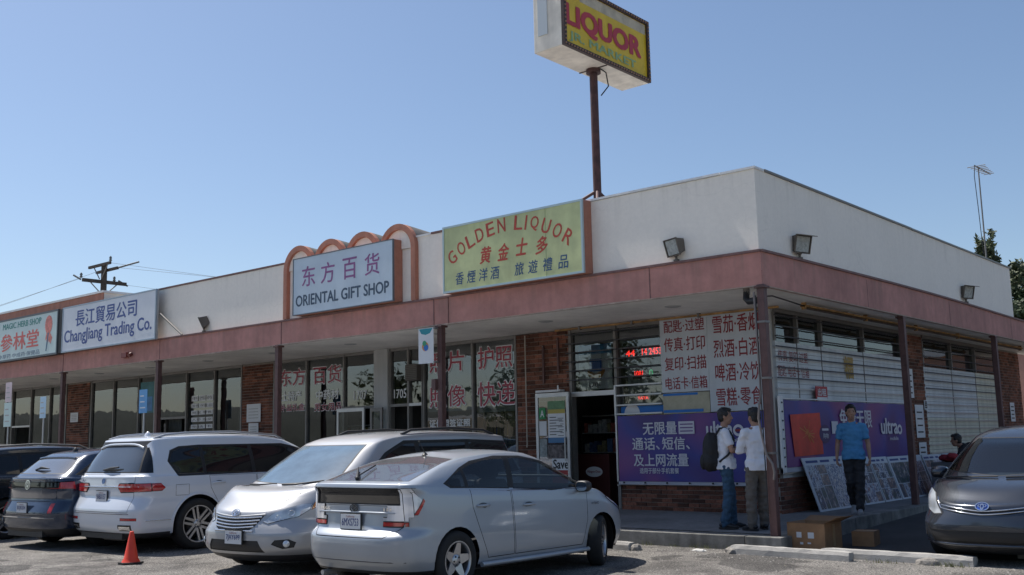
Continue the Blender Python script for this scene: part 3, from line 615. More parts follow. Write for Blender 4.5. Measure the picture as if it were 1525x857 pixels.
# arches behind it
A = empty('arch_parapet', (-9.07, 0, 4.17), 'row of four terracotta edged arches rising above the parapet behind the pale blue sign', 'arches')
AW = (11.09-7.06)/4; VG = mat('vault_grey', (.13, .125, .12), .9, var=.3)
for k in range(4):
    c = -11.09+AW*(k+.5); ro, ri = AW/2, AW/2-.115; zs = 5.70-ro; n = 18
    out = [(c-ro*math.cos(math.pi*i/n), zs+ro*math.sin(math.pi*i/n)) for i in range(n+1)]; inn = [(c-ri*math.cos(math.pi*i/n), zs+ri*math.sin(math.pi*i/n)) for i in range(n+1)]
    lo = 4.17
    if k == 0: out = [(c-ro, lo)]+out; inn = [(c-ri, lo)]+inn
    if k == 3: out = out+[(c+ro, lo)]; inn = inn+[(c+ri, lo)]
    mb = MB()
    for y, d in ((-.045, 0), (.05, 0)): mb.add([(x, y, z) for x, z in out]+[(x, y, z) for x, z in inn], [(i, i+1, len(out)+i+1, len(out)+i) for i in range(len(out)-1)])
    L = len(out)
    for ring in (out, inn): mb.add([(x, -.045, z) for x, z in ring]+[(x, .05, z) for x, z in ring], [(i, i+1, L+i+1, L+i) for i in range(L-1)])
    mb.build('arch_band', TERRA2, A)
    MB().prism([(x, .02, z) for x, z in ([(c-ri, 5.2)]+inn[(1 if k == 0 else 0):(len(inn)-1 if k == 3 else len(inn))]+[(c+ri, 5.2)])], (0, .03, 0)).build('arch_infill', STUCCO, A)
    # the barrel vault runs back over the roof
    o2 = [(c-ro*math.cos(math.pi*i/n), zs+ro*math.sin(math.pi*i/n)) for i in range(n+1)]
    MB().add([(x, .052, z) for x, z in o2]+[(x, .75, z-.06) for x, z in o2], [(i, n+1+i, n+2+i, i+1) for i in range(n)], True).add([(x, .75, z-.06) for x, z in o2], [tuple(range(n+1))]).build('vault', VG, A)
MB().box((-7.16, .046, 4.2), (-7.063, .75, 5.22)).build('vault_side', STUCCO, A); MB().box((-11.085, .046, 5.1), (-11.0, .75, 5.22)).build('vault_side', STUCCO, A)

X0, X1, Z0, Z1 = -20.62, -15.88, 4.13, 5.36
C_ = sign('large white shop sign with blue lettering, left of the floodlight and the plain parapet', X0, X1, Z0, Z1, mat('sign_white', (.70, .73, .78), .45, var=.03, var2=.05), mat('steel_frame', (.30, .36, .42), .4, metal=.4), GREYP, back=-.13)
W, H = X1-X0, Z1-Z0; SB = mat('sign_blue', (.045, .085, .28), .5)
lettering(C_, '長江貿易公司', (X0+.155*W, -.204, Z0+.53*H), rU, uU, .655*W, .43, SB, .02)
words_on(C_, 'ChangJiang Trading Co.', (X0+.03*W, -.204, Z0+.13*H), rU, uU, .93*W, .42, SB, .022)
MB().cyl((-15.86, -.1, 4.75), (-15.0, -.02, 4.17), .022).build('stay_bar', ALU, C_)
X0, X1 = -25.2, -20.88
MH = sign('pale green herb shop sign with red characters and a pink root drawing, farthest left', X0, X1, 4.12, 5.36, mat('sign_mint', (.56, .68, .66), .45, var=.06, vscale=2), mat('dark_frame', (.09, .11, .12), .5), BLACKP, t=.05)
MB().box((-20.87, -.19, 4.14), (-20.64, .04, 5.34)).build('gap_panel', BLACKP, MH)
words_on(MH, 'MAGIC HERB SHOP', (-24.3, -.204, 5.06), rU, uU, 2.42, .17, mat('sign_teal', (.04, .26, .22), .5), .02)
lettering(MH, '參林堂', (-24.4, -.204, 4.42), rU, uU, 2.4, .50, mat('sign_coral', (.62, .12, .10), .5), .02)
lettering(MH, '中草药·中成药·保健品', (-24.5, -.204, 4.20), rU, uU, 2.6, .13, SNAVY, .0)
PK_ = mat('root_pink', (.70, .24, .20), .6, var=.3, vscale=9)
random.seed(4); mb = MB()
for k in range(16):
    a = k*.39; mb.prism([(-21.42+.10*math.cos(a)+.12*math.cos(t*.785), -.201-.0002*k, 4.98+.16*math.sin(a)+.1*math.sin(t*.785)) for t in range(8)], (0, -.0008, 0))
for k in range(5): mb.prism([(-21.6+k*.08, -.2005, 4.55-.03*k), (-21.5+k*.08, -.2005, 4.6), (-21.42, -.2005, 4.85), (-21.5, -.2005, 4.88)], (0, -.002-.0004*k, 0))
mb.build('root_drawing', PK_, MH); MB().prism([(-21.55, -.2006, 4.25), (-21.50, -.2006, 4.25), (-21.38, -.2006, 4.75), (-21.46, -.2006, 4.75)], (0, -.004, 0)).build('stem_drawing', mat('stem_blue', (.08, .16, .24), .6), MH)

# ------------------------------------------------------------------ pole sign
P_ = empty('pole_sign', (-3.42, .83, 4.5), 'tall yellow and red liquor market pole sign standing above the roof', 'pole sign')
MB().cyl((-3.42, .83, 4.5), (-3.42, .83, 7.97), .072, n=20).cyl((-3.42, .83, 7.90), (-3.42, .83, 7.97), .13, n=20).build('pole', mat('rusty_pole', (.075, .032, .03), .65, var=.4, vscale=7), P_)
for dx, dy in ((-.38, -.55), (.38, -.55), (.4, .6), (-.4, .6)): MB().cyl((-3.42, .83, 5.78), (-3.42+dx, .83+dy, 5.36 if dy < 0 else 5.1), .028, n=8).build('brace', POST, P_)
x0, x1, y0, y1, z0, z1 = -3.70, -3.09, -.47, 2.13, 7.975, 9.15
CAB = mat('cabinet_white', (.74, .69, .60), .6, var=.08, vscale=4, dirt=.10, var2=.08, v2scale=2); EDG = mat('sign_edge', (.06, .035, .03), .6, var=.3)
MB().box((x0, y0, z0), (x1-.02, y1, z1)).build('cabinet', CAB, P_, bevel=.008)
MB().box((x0+.10, y0-.015, z0+.27), (x0+.30, y0-.001, z1-.1)).build('hatch', mat('hatch', (.50, .55, .58), .5), P_)
MB().box((x0-.005, y0+1.26, z0-.012), (x1-.02, y0+1.285, z0-.001)).build('seam', EDG, P_)
mb = MB()
for a, b in (((x1-.02, y0, z0), (x1+.04, y0+.07, z1)), ((x1-.02, y1-.07, z0), (x1+.04, y1, z1)), ((x1-.02, y0+.07, z0), (x1+.04, y1-.07, z0+.07)), ((x1-.02, y0+.07, z1-.07), (x1+.04, y1-.07, z1))): mb.box(a, b)
mb.build('marquee_frame', EDG, P_)
mb = MB()   # dead marquee bulbs all round
N = 34
for i in range(N):
    y = y0+.035+(y1-y0-.07)*i/(N-1)
    for z in (z0+.035, z1-.035): mb.lathe((x1+.04, y, z), [(.017, 0), (.015, .015), (.006, .024)], 6, (1, 0, 0))
for i in range(1, 15):
    z = z0+.035+(z1-z0-.07)*i/15
    for y in (y0+.035, y1-.035): mb.lathe((x1+.04, y, z), [(.017, 0), (.015, .015), (.006, .024)], 6, (1, 0, 0))
mb.build('bulb', mat('dead_bulb', (.30, .18, .12), .3), P_, kind='stuff')
YEL = mat('sign_yellow', (.66, .46, .02), .45, var=.08, vscale=4, var2=.1, v2scale=1.3)
MB().box((x1-.02, y0+.07, z0+.07), (x1+.002, y1-.07, z1-.07)).build('face', YEL, P_)
MB().box((x1+.001, y0+.5, z1-.27), (x1+.005, y1-.09, z1-.08)).build('faded_band', mat('faded_band', (.50, .44, .33), .6, var=.2, vscale=5), P_)
rY_ = (0, 1, 0)
LR = mat('liquor_red', (.42, .03, .045), .45, var=.1); LT = mat('faded_teal', (.27, .41, .20), .5, var=.2, vscale=9)
lettering(P_, 'LIQUOR', (x1+.009, y0+.10, z0+.345), rY_, uU, 2.22, .42, LR, .055)
words_on(P_, 'JR. MARKET', (x1+.009, y0+.18, z0+.115), rY_, uU, 1.98, .185, LT, .03)
MB().tube([(-3.30, .85, 7.975), (-3.27, 1.0, 7.93), (-3.28, 1.08, 7.7), (-3.33, .92, 7.5)], .012).build('cable', DARKM, P_)

# ------------------------------------------------------------------ floodlights on the canopy
def flood(label, x, y, yw, tilt=25, twin=False, z=4.165, k=1.0):
    o = empty('floodlight', (x, y, z), label, 'floodlight', rz=R(yw)); o.scale = (k, k, k)
    HS = mat('flood_bronze', (.13, .11, .09), .55, var=.2)
    MB().cyl((0, 0, 0), (0, 0, .03), .045).cyl((0, 0, .03), (0, 0, .10), .018).cyl((-.03, 0, .10), (.03, 0, .10), .025).build('bracket', HS, o, local=True)
    t = R(tilt); d = Vector((0, -math.cos(t), -math.sin(t))); u = Vector((0, -math.sin(t), math.cos(t))); c = Vector((0, 0, .235)); sx = Vector((1, 0, 0))
    mb = MB(); a = .15
    front = [c+d*.07+sx*a*i+u*a*.85*j for i, j in ((-1, -1), (1, -1), (1, 1), (-1, 1))]; back = [c-d*.11+sx*a*.62*i+u*a*.6*j for i, j in ((-1, -1), (1, -1), (1, 1), (-1, 1))]
    mb.add(back+front, [(0, 3, 2, 1), (0, 1, 5, 4), (1, 2, 6, 5), (2, 3, 7, 6), (3, 0, 4, 7)]); mb.build('housing', HS, o, local=True)
    mb = MB(); a2 = a+.012
    for p, q, r, s in (((-1, 1), (1, 1), (1, .9), (-1, .9)), ((-1, -.9), (1, -.9), (1, -1), (-1, -1)), ((-1, .9), (-.9, .9), (-.9, -.9), (-1, -.9)), ((.9, .9), (1, .9), (1, -.9), (.9, -.9))):
        P = [c+d*.068+sx*a2*i+u*a2*.85*j for i, j in (p, q, r, s)]; mb.prism(P, d*.022)
    mb.build('door_frame', HS, o, local=True)
    MB().quad(*[c+d*.075+sx*a*.9*i+u*a*.76*j for i, j in ((-1, -1), (1, -1), (1, 1), (-1, 1))]).build('lens', mat('flood_lens', (.35, .38, .37), .12, var=.3, vscale=20), o, local=True)
    if twin:
        MB().box((-.13, .12, .13), (.13, .30, .34)).build('ballast_box', mat('ballast', (.19, .14, .11), .6, var=.2), o, local=True)
        MB().prism([c+d*.09+sx*a2*i+u*(a*.85+.012)+d*k for i, k in ((-1, 0), (1, 0), (1, .10), (-1, .10))], -u*.012).build('visor', HS, o, local=True)
    return o
flood('small floodlight on the canopy edge right of the big white sign', -14.12, -.0, -35)
flood('square floodlight on the canopy edge left of the building corner', -1.40, .0, -22, tilt=16, k=1.0)
flood('floodlight with a ballast box just right of the building corner', .0, 1.30, 72, tilt=14, k=1.05, twin=True, z=4.17)
flood('floodlight with a ballast box far along the end wall canopy', .0, 9.35, 72, tilt=14, k=1.05, twin=True, z=4.205)
a_ = empty('alarm_bell', (-17.5, -.04, 3.85), 'small red alarm box on the fascia under the big white sign', 'alarm box')
MB().box((-17.68, -.09, 3.80), (-17.42, -.012, 3.93)).build('case', mat('alarm_red', (.22, .05, .04), .5), a_, bevel=.01); MB().cyl((-17.30, -.012, 3.88), (-17.30, -.09, 3.84), .05).build('horn', mat('alarm_red2', (.15, .04, .035), .5), a_)
# camera, pipes and tubes under the canopy
c_ = empty('security_camera', (-.35, .2, 3.65), 'dark security camera hanging under the canopy at the corner post', 'camera')
MB().cyl((-.36, .2, 3.655), (-.36, .2, 3.56), .05).build('mount', ALU, c_); MB().tube([(-.36, .2, 3.60), (-.36, .18, 3.50), (-.30, .14, 3.45), (-.12, .06, 3.44)], .05, 10).build('housing', DARKM, c_)
RUST = mat('rusty_tube', (.36, .20, .07), .7, var=.45, vscale=5)
f1 = empty('light_fitting', (-2, 2.2, 3.6), 'long rusty light fitting under the soffit above the white price boards', 'light fitting')
MB().box((-5.6, 2.30, 3.60), (-.9, 2.345, 3.635)).build('tray', RUST, f1)
for x in (-5, -3.8, -2.4, -1.3): MB().box((x-.02, 2.28, 3.58), (x+.02, 2.36, 3.654)).build('clip', ALU, f1)
f2 = empty('light_fitting', (-.5, 8, 3.6), 'very long rusty light fitting under the soffit along the end wall', 'light fitting')
MB().box((-.55, 2.4, 3.585), (-.44, 15.2, 3.615)).build('tray', RUST, f2); MB().cyl((-.495, 2.45, 3.565), (-.495, 15.15, 3.565), .017, n=8).build('tube', mat('old_tube', (.05, .03, .02), .5), f2)
for y in (2.42, 5, 7.6, 10.2, 12.8, 15.15): MB().box((-.53, y-.02, 3.54), (-.46, y+.02, 3.654)).build('clip', RUST, f2)
MB().tube([(-.1, .15, 3.5), (-.3, .9, 3.60), (-.45, 1.7, 3.62), (-.5, 2.4, 3.60)], .012).build('cable', DARKM, f2)
p5 = empty('conduit', (-6.49, 2.4, 1.4), 'thin pale vertical conduit on the brick pier left of the liquor door', 'pipe')
MB().tube([(-6.49, 2.46, 3.6), (-6.49, 2.46, 1.45), (-6.5, 2.46, 1.38)], .013).build('pipe', mat('pale_pipe', (.42, .38, .32), .6), p5)
for z in (1.6, 2.6, 3.4): MB().box((-6.52, 2.46, z), (-6.46, 2.50, z+.02)).build('strap', ALU, p5)
for (x, a, b, lab) in ((-6.05, 2.62, 3.38, 'left dark strip fixed high on the red brick pier'), (-5.68, 2.80, 3.5, 'right dark strip fixed high on the red brick pier')):
    q = empty('wall_strip', (x, 2.48, a), lab, 'bracket'); MB().box((x-.02, 2.47, a), (x+.02, 2.51, b)).build('strip', POST, q); MB().cyl((x, 2.46, b-.03), (x, 2.51, b-.03), .012).build('bolt', ALU, q)
q = empty('paper_stack', (-5.8, 2.4, 2.45), 'thin pale shelf board above the open liquor shop door leaf', 'shelf'); MB().box((-6.15, 2.34, 2.44), (-5.55, 2.5, 2.48)).box((-5.60, 2.33, 2.44), (-5.57, 2.34, 2.56)).build('board', PAPER, q)

# ------------------------------------------------------------------ purple banners
def banner_mat():
    m = bpy.data.materials.new('banner_print'); m.use_nodes = True; n = m.node_tree.nodes; l = m.node_tree.links; p = n['Principled BSDF']
    g = n.new('ShaderNodeNewGeometry'); t = n.new('ShaderNodeTexNoise'); t.inputs['Scale'].default_value = .75; t.inputs['Detail'].default_value = 1; l.new(g.outputs['Position'], t.inputs[0])
    r = n.new('ShaderNodeValToRGB'); l.new(t.outputs[0], r.inputs[0]); e = r.color_ramp.elements
    for _ in range(2): e.new(.5)
    for q, (a, c) in zip(e, [(.34, (.055, .03, .17)), (.46, (.04, .045, .26)), (.56, (.12, .045, .22)), (.68, (.22, .06, .19))]): q.position = a; q.color = (*c, 1)
    l.new(r.outputs[0], p.inputs['Base Color']); p.inputs['Roughness'].default_value = .42; return m
BAN = banner_mat(); WTX = mat('banner_white', (.58, .58, .64), .5)
def cloth(root, o, d, out, L, z0, z1, amp=.008, m=BAN):
    d = Vector(d); out = Vector(out); nx, nz = 60, 14; P = []
    for j in range(nz+1):
        for i in range(nx+1):
            u = i/nx; v = j/nz; a = amp*(math.sin(u*19+v*5)*.5+math.sin(u*41+2)*.3+math.sin(v*9+u*7)*.4)*math.sin(math.pi*v)**.5 if 0 < v < 1 else 0
            zz = z0+(z1-z0)*v-(.012*abs(math.sin(u*math.pi*7)) if j == nz else 0)
            P.append(Vector(o)+d*L*u+out*a+Vector((0, 0, zz)))
    return MB().add(P, [(j*(nx+1)+i, j*(nx+1)+i+1, (j+1)*(nx+1)+i+1, (j+1)*(nx+1)+i) for j in range(nz) for i in range(nx)], True).build('sheet', m, root)
N1 = empty('banner', (-2.8, 2.45, .68), 'purple phone plan banner hanging on the front wall behind the two standing men', 'banner')
cloth(N1, (-4.30, 2.46, 0), (1, 0, 0), (0, -1, 0), 3.0, .74, 1.93)
MB().box((-4.36, 2.465, .68), (-1.25, 2.50, .735)).build('rail', mat('pale_rail', (.42, .43, .48), .5), N1); MB().box((-4.36, 2.465, .66), (-4.325, 2.50, 1.96)).build('rail', ALUL, N1)
for k in range(7): MB().cyl((-4.2+k*.46, 2.44, .715), (-4.2+k*.46, 2.47, .715), .016, n=8).build('grommet', DARKM, N1)
yb = 2.445
for s_, a, b, z, zz in (('无限量', -3.74, -3.03, 1.57, 1.79), ('通话、', -3.98, -3.40, 1.30, 1.52), ('短信、', -3.34, -2.78, 1.30, 1.52), ('及上网流量', -3.96, -2.82, 1.01, 1.23), ('适用于部分', -3.84, -3.40, .88, .98), ('手机套餐', -3.385, -3.02, .88, .98)): lettering(N1, s_, (a, yb, z), rU, uU, b-a, zz-z, WTX, .02)
MB().box((-2.99, yb-.002, 1.57), (-2.67, yb, 1.79)).build('print_box', WTX, N1)
for k in range(3): MB().box((-2.96, yb-.005, 1.61+k*.06), (-2.70, yb-.003, 1.63+k*.06)).build('print_line', BAN, N1)
lettering(N1, 'ultra', (-2.43, yb, 1.53), rU, uU, .50, .24, WTX, .03); disc(N1, (-1.82, yb, 1.61), .10, WTX, 0, 360, .055, y=yb); MB().box((-1.88, yb-.003, 1.59), (-1.77, yb-.001, 1.63)).build('emblem', REDD, N1)
lettering(N1, 'mobile', (-2.05, yb, 1.42), rU, uU, .27, .06, WTX, .01)
N2 = empty('banner', (-1.05, 5.4, .9), 'purple banner with a red packet on the end wall behind the man in blue', 'banner')
cloth(N2, (-1.055, 2.62, 0), (0, 1, 0), (1, 0, 0), 5.78, .98, 2.10)
MB().box((-1.09, 2.48, .90), (-1.06, 8.42, .975)).build('rail', mat('pale_rail', (.42, .43, .48), .5), N2); MB().box((-1.09, 2.48, .90), (-1.05, 2.60, 2.16)).build('rail', WHITEP, N2); MB().box((-1.09, 2.6, 2.11), (-1.055, 8.42, 2.13)).build('rail', WHITEP, N2)
for k in range(8): MB().cyl((-1.05, 2.54, 1.0+k*.15), (-1.035, 2.54, 1.0+k*.15), .014, n=8).build('grommet', DARKM, N2)
xb = -1.036; RP = mat('packet_red', (.62, .05, .03), .5, var=.2, vscale=4)
MB().quad((xb, 2.80, 1.85), (xb, 2.90, 1.15), (xb, 4.04, 1.17), (xb, 3.98, 1.89)).build('packet_print', RP, N2)
rnd = random.Random(9); mb = MB()
for k in range(14):
    a = k*.45; r = rnd.uniform(.08, .26); mb.quad(*[(xb+.003+.0003*k, 3.45+r*1.5*math.cos(a)*s+q*.02, 1.52+r*math.sin(a)*s+.015*q) for s, q in ((.1, 0), (1, 0), (1, 1), (.1, 1))])
mb.build('dragon_scroll', mat('gold_orange', (.60, .20, .05), .5), N2)
disc(N2, (xb+.003, 4.15, 1.52), .16, mat('dark_purple', (.05, .03, .12), .5), nrm=(1, 0, 0), rg=(0, 1.5, 0)); MBt = lettering(N2, '一', (xb+.008, 4.02, 1.58), rY, uU, .26, .03, WTX, .02); lettering(N2, '购物', (xb+.008, 4.05, 1.44), rY, uU, .22, .09, WTX, .01)
lettering(N2, '免费无限', (xb+.003, 4.82, 1.62), rY, uU, 1.50, .34, WTX, .02); lettering(N2, '国际长途', (xb+.003, 4.9, 1.45), rY, uU, 1.2, .09, WTX, .0)
MB().box((xb, 4.45, 1.52), (xb+.003, 4.72, 1.74)).build('print_box', WTX, N2)
lettering(N2, 'ultra', (xb+.003, 6.78, 1.50), rY, uU, .86, .30, WTX, .03); disc(N2, (xb+.003, 7.76, 1.58), .10, WTX, 0, 360, .05, rg=(0, 1.3, 0)); lettering(N2, 'mobile', (xb+.003, 7.2, 1.37), rY, uU, .45, .07, WTX, .01)
# small hanging pole banner
H_ = empty('post_banner', (-6.7, -.1, 2.95), 'small white and teal flag banner hung on the second canopy post', 'banner')
MB().box((-6.92, -.105, 2.95), (-6.53, -.098, 3.60)).build('sheet', PAPER, H_); MB().prism([(-6.90, -.106, 3.59), (-6.55, -.106, 3.59), (-6.62, -.106, 3.50), (-6.73, -.106, 3.475), (-6.84, -.106, 3.50)], (0, -.003, 0)).build('teal_mark', TEAL, H_)
disc(H_, (-6.74, -.108, 3.26), .085, ORG, name='emblem'); disc(H_, (-6.72, -.111, 3.24), .06, BLU, name='emblem'); disc(H_, (-6.76, -.112, 3.32), .05, GRN, name='emblem')
MB().box((-6.53, -.11, 3.57), (-6.48, -.03, 3.60)).box((-6.53, -.11, 2.95), (-6.48, -.03, 2.98)).build('bracket', ALU, H_)
q = empty('utility_box', (-6.56, -.03, 2.5), 'small brown box on the second canopy post under the flag banner', 'box'); MB().box((-6.64, -.06, 2.46), (-6.54, .04, 2.66)).build('case', POST, q, bevel=.005)
# parking signs
def parksign(label, x, y, blades, z1):
    o = empty('parking_sign', (x, y, LOT), label, 'street sign'); MB().cyl((x, y, LOT), (x-.0, y, z1), .028, n=8).build('post', ALUL, o)
    for (w_, a, b, m, tx) in blades:
        MB().box((x-w_/2, y-.04, a), (x+w_/2, y-.032, b)).build('blade', m, o)
        for q in range(3): MB().box((x-w_*.35, y-.043, a+(b-a)*(.2+.25*q)), (x+w_*(.3-.1*q), y-.041, a+(b-a)*(.25+.25*q))).build('print_line', PAPER if m in (BLUS,) else GREYP, o)
BLUS = mat('sign_board_blue', (.10, .32, .62), .5)
parksign('parking sign with a pink blade over a pale green blade at the left edge', -23.4, -.3, [(.40, 2.92, 3.48, mat('pink_blade', (.62, .50, .52), .5), 'NO'), (.46, 2.22, 2.90, mat('mint_blade', (.50, .64, .62), .5), 'P')], 3.4)
parksign('narrow blue and white parking sign beside the herb shop door', -21.25, -.3, [(.34, 2.40, 2.98, mat('paleblue_blade', (.42, .60, .75), .5), 'P')], 2.9)
parksign('bright blue parking sign between the white car roof and the canopy post', -16.05, -.33, [(.36, 2.36, 2.92, BLUS, 'P')], 2.9)
# leaning picture boards
def photo_mat(name, seed, cols):
    m = bpy.data.materials.new(name); m.use_nodes = True; n = m.node_tree.nodes; l = m.node_tree.links; p = n['Principled BSDF']; p.inputs['Roughness'].default_value = .35
    g = n.new('ShaderNodeNewGeometry'); mp = n.new('ShaderNodeMapping'); mp.inputs['Location'].default_value = (seed, seed*.7, seed*.3); mp.inputs['Scale'].default_value = (4, 4, 3); l.new(g.outputs['Position'], mp.inputs[0])
    t = n.new('ShaderNodeTexNoise'); t.inputs['Scale'].default_value = 2.4; t.inputs['Detail'].default_value = 4; t.inputs['Roughness'].default_value = .8; l.new(mp.outputs[0], t.inputs[0])
    r = n.new('ShaderNodeValToRGB'); l.new(t.outputs[0], r.inputs[0]); e = r.color_ramp.elements; r.color_ramp.interpolation = 'CONSTANT' if seed % 2 else 'LINEAR'
    while len(e) < len(cols): e.new(.5)
    for i, (q, c) in enumerate(zip(e, cols)): q.position = .33+.34*i/(len(cols)-1); q.color = (*c, 1)
    l.new(r.outputs[0], p.inputs['Base Color']); return m
PH = [photo_mat('photo_one', 1, [(.01, .01, .015), (.06, .10, .22), (.50, .53, .58), (.02, .04, .10), (.28, .10, .08), (.62, .62, .64)]), photo_mat('photo_two', 2, [(.01, .015, .01), (.04, .08, .04), (.03, .05, .12), (.22, .20, .16), (.50, .52, .56)]),
      photo_mat('photo_three', 3, [(.01, .015, .04), (.50, .52, .56), (.04, .08, .18), (.55, .53, .50), (.15, .05, .04)]), photo_mat('photo_four', 4, [(.02, .02, .02), (.05, .07, .12), (.22, .14, .10), (.45, .48, .54)]), photo_mat('photo_five', 5, [(.5, .53, .6), (.03, .06, .14), (.02, .02, .03), (.5, .52, .56), (.04, .05, .07)])]
rnd = random.Random(21); BW = mat('board_white', (.50, .54, .60), .55)
def leanboard(label, y0, y1, top, nx, nz):
    o = empty('picture_board', (-.9, (y0+y1)/2, .22), label, 'picture board'); xb_, xt_ = -.80, -1.02; z0, z1 = .228, top
    a = Vector((xb_, y0, z0)); L = y1-y0; U = Vector((xt_-xb_, 0, z1-z0)); n = U.cross(Vector((0, 1, 0))); n = Vector((abs(n.x), 0, abs(n.z))).normalized()
    MB().add([a, a+Vector((0, L, 0)), a+Vector((0, L-.15, 0))+U, a+Vector((0, -.15, 0))+U]+[q-n*.02 for q in (a, a+Vector((0, L, 0)), a+Vector((0, L-.15, 0))+U, a+Vector((0, -.15, 0))+U)], [(0,1,2,3),(7,6,5,4),(0,4,5,1),(1,5,6,2),(2,6,7,3),(3,7,4,0)]).build('board', BW, o)
    pt = lambda u, v: a+Vector((0, L*u-.15*v, 0))+U*v+n*.003
    def split(u0, v0, u1, v1, d):
        if d == 0 or (d < 3 and rnd.random() < .12):
            g = .006; MB().quad(pt(u0+g, v0+g), pt(u1-g, v0+g), pt(u1-g, v1-g), pt(u0+g, v1-g)).build('photo', rnd.choice(PH), o); return
        k = rnd.uniform(.38, .62)
        if (u1-u0)*L > (v1-v0)*.9: split(u0, v0, u0+(u1-u0)*k, v1, d-1); split(u0+(u1-u0)*k, v0, u1, v1, d-1)
        else: split(u0, v0, u1, v0+(v1-v0)*k, d-1); split(u0, v0+(v1-v0)*k, u1, v1, d-1)
    split(.03, .03, .97, .86, 4)
    for q in range(3): MB().quad(pt(.05+.3*q, .90), pt(.30+.3*q-.05*q, .90), pt(.30+.3*q-.05*q, .945), pt(.05+.3*q, .945)).build('print_line', BLUEP, o)
leanboard('large leaning picture board nearest the corner, half hidden by the walking man', 3.25, 5.15, 1.12, 5, 4)
leanboard('second leaning picture board just right of the walking man', 5.2, 6.1, 1.08, 3, 5)
leanboard('third leaning picture board from the corner, under the banner lettering', 6.15, 7.0, 1.06, 3, 5)
leanboard('wide leaning picture board left of the second end wall post', 7.05, 8.9, 1.05, 6, 5)
leanboard('leaning picture board just right of the second end wall post', 9.0, 10.2, 1.04, 4, 4)
leanboard('last leaning picture board, partly behind the dark grey car', 10.3, 11.6, 1.04, 4, 4)

q = empty('hose', (-.06, -.04, 1.3), 'cable and bent pipe tied down the corner canopy post', 'cable')
MB().tube([(-.13, -.02, 3.55), (-.12, -.03, 3.2), (-.105, -.035, 2.6), (-.10, -.04, 2.1), (-.13, -.05, 1.95), (-.15, -.05, 1.75), (-.11, -.06, 1.5), (-.05, -.075, 1.25), (.03, -.07, 1.12), (.05, -.06, 1.0), (.03, -.05, .9)], .017, 8).build('pipe', mat('grey_pipe', (.20, .17, .16), .5), q)
MB().tube([(-.10, -.03, 3.5), (-.098, -.045, 2.4), (-.09, -.05, 1.6), (-.085, -.05, .4)], .009, 6).build('cable', DARKM, q)
for z in (3.1, 2.3, 1.25): MB().box((-.105, -.042, z), (.035, .10, z+.03)).build('strap', ALU, q)
# ================================================================== CARS
from mathutils.bvhtree import BVHTree
from mathutils.geometry import barycentric_transform
def paint(name, col, metal=.5, rough=.32, fl=.25, dust=.1):
    m = bpy.data.materials.new(name); m.use_nodes = True; n = m.node_tree.nodes; l = m.node_tree.links; p = n['Principled BSDF']
    p.inputs['Metallic'].default_value = metal; p.inputs['Roughness'].default_value = rough
    p.inputs['Coat Weight'].default_value = .9; p.inputs['Coat Roughness'].default_value = .05
    tc = n.new('ShaderNodeTexCoord'); t = n.new('ShaderNodeTexNoise'); t.inputs['Scale'].default_value = 1.8; t.inputs['Detail'].default_value = 7; t.inputs['Roughness'].default_value = .7
    l.new(tc.outputs['Object'], t.inputs[0])
    # dust: more towards the sills
    sx = n.new('ShaderNodeSeparateXYZ'); l.new(tc.outputs['Object'], sx.inputs[0])
    mr = n.new('ShaderNodeMapRange'); mr.inputs[1].default_value = 1.0; mr.inputs[2].default_value = .15; mr.inputs[3].default_value = .25; mr.inputs[4].default_value = 1; l.new(sx.outputs[2], mr.inputs[0])
    mu = n.new('ShaderNodeMath'); mu.operation = 'MULTIPLY'; l.new(mr.outputs[0], mu.inputs[0]); l.new(t.outputs[0], mu.inputs[1])
    mu2 = n.new('ShaderNodeMath'); mu2.operation = 'MULTIPLY'; l.new(mu.outputs[0], mu2.inputs[0]); mu2.inputs[1].default_value = dust*2.2
    mx = n.new('ShaderNodeMix'); mx.data_type = 'RGBA'; l.new(mu2.outputs[0], mx.inputs[0]); mx.inputs[6].default_value = (*col, 1); mx.inputs[7].default_value = (.24, .22, .19, 1)
    l.new(mx.outputs[2], p.inputs['Base Color'])
    ra = n.new('ShaderNodeMath'); ra.operation = 'MULTIPLY_ADD'; ra.inputs[1].default_value = .5; ra.inputs[2].default_value = rough; l.new(mu2.outputs[0], ra.inputs[0]); l.new(ra.outputs[0], p.inputs['Roughness'])
    dk = n.new('ShaderNodeBsdfDiffuse'); dk.inputs[0].default_value = (.02, .02, .022, 1); ge = n.new('ShaderNodeNewGeometry'); ms = n.new('ShaderNodeMixShader')   # trim inside the shell
    l.new(ge.outputs['Backfacing'], ms.inputs[0]); l.new(p.outputs[0], ms.inputs[1]); l.new(dk.outputs[0], ms.inputs[2]); l.new(ms.outputs[0], n['Material Output'].inputs[0])
    return m
CGL = mat('car_glass', (.008, .010, .013), .03, spec=.5)
CGL2 = mat('windscreen_glass', (.05, .065, .075), .03, spec=1, coat=1)
CGL2.node_tree.nodes['Principled BSDF'].inputs['IOR'].default_value = 2.1; CGL2.node_tree.nodes['Principled BSDF'].inputs['Specular IOR Level'].default_value = .5
CLR = glass_mat('clear_car_glass', (.30, .34, .36), 1.65, .01)
WSC = glass_mat('clear_windscreen', (.42, .50, .53), 1.85, .01)
RUB = mat('black_rubber', (.012, .012, .013), .6); TYRE = mat('tyre', (.018, .018, .018), .85, var=.2, vscale=20)
BPL = mat('black_plastic', (.02, .02, .022), .5); CHR = mat('chrome', (.75, .76, .78), .12, metal=1); ALOY = mat('alloy', (.46, .47, .49), .3, metal=.85, var=.05)
REDL = mat('tail_red', (.45, .012, .015), .12, coat=1, var=.25, vscale=25); CLRL = mat('lamp_clear', (.66, .67, .70), .14, metal=.15, coat=1, dirt=.45)
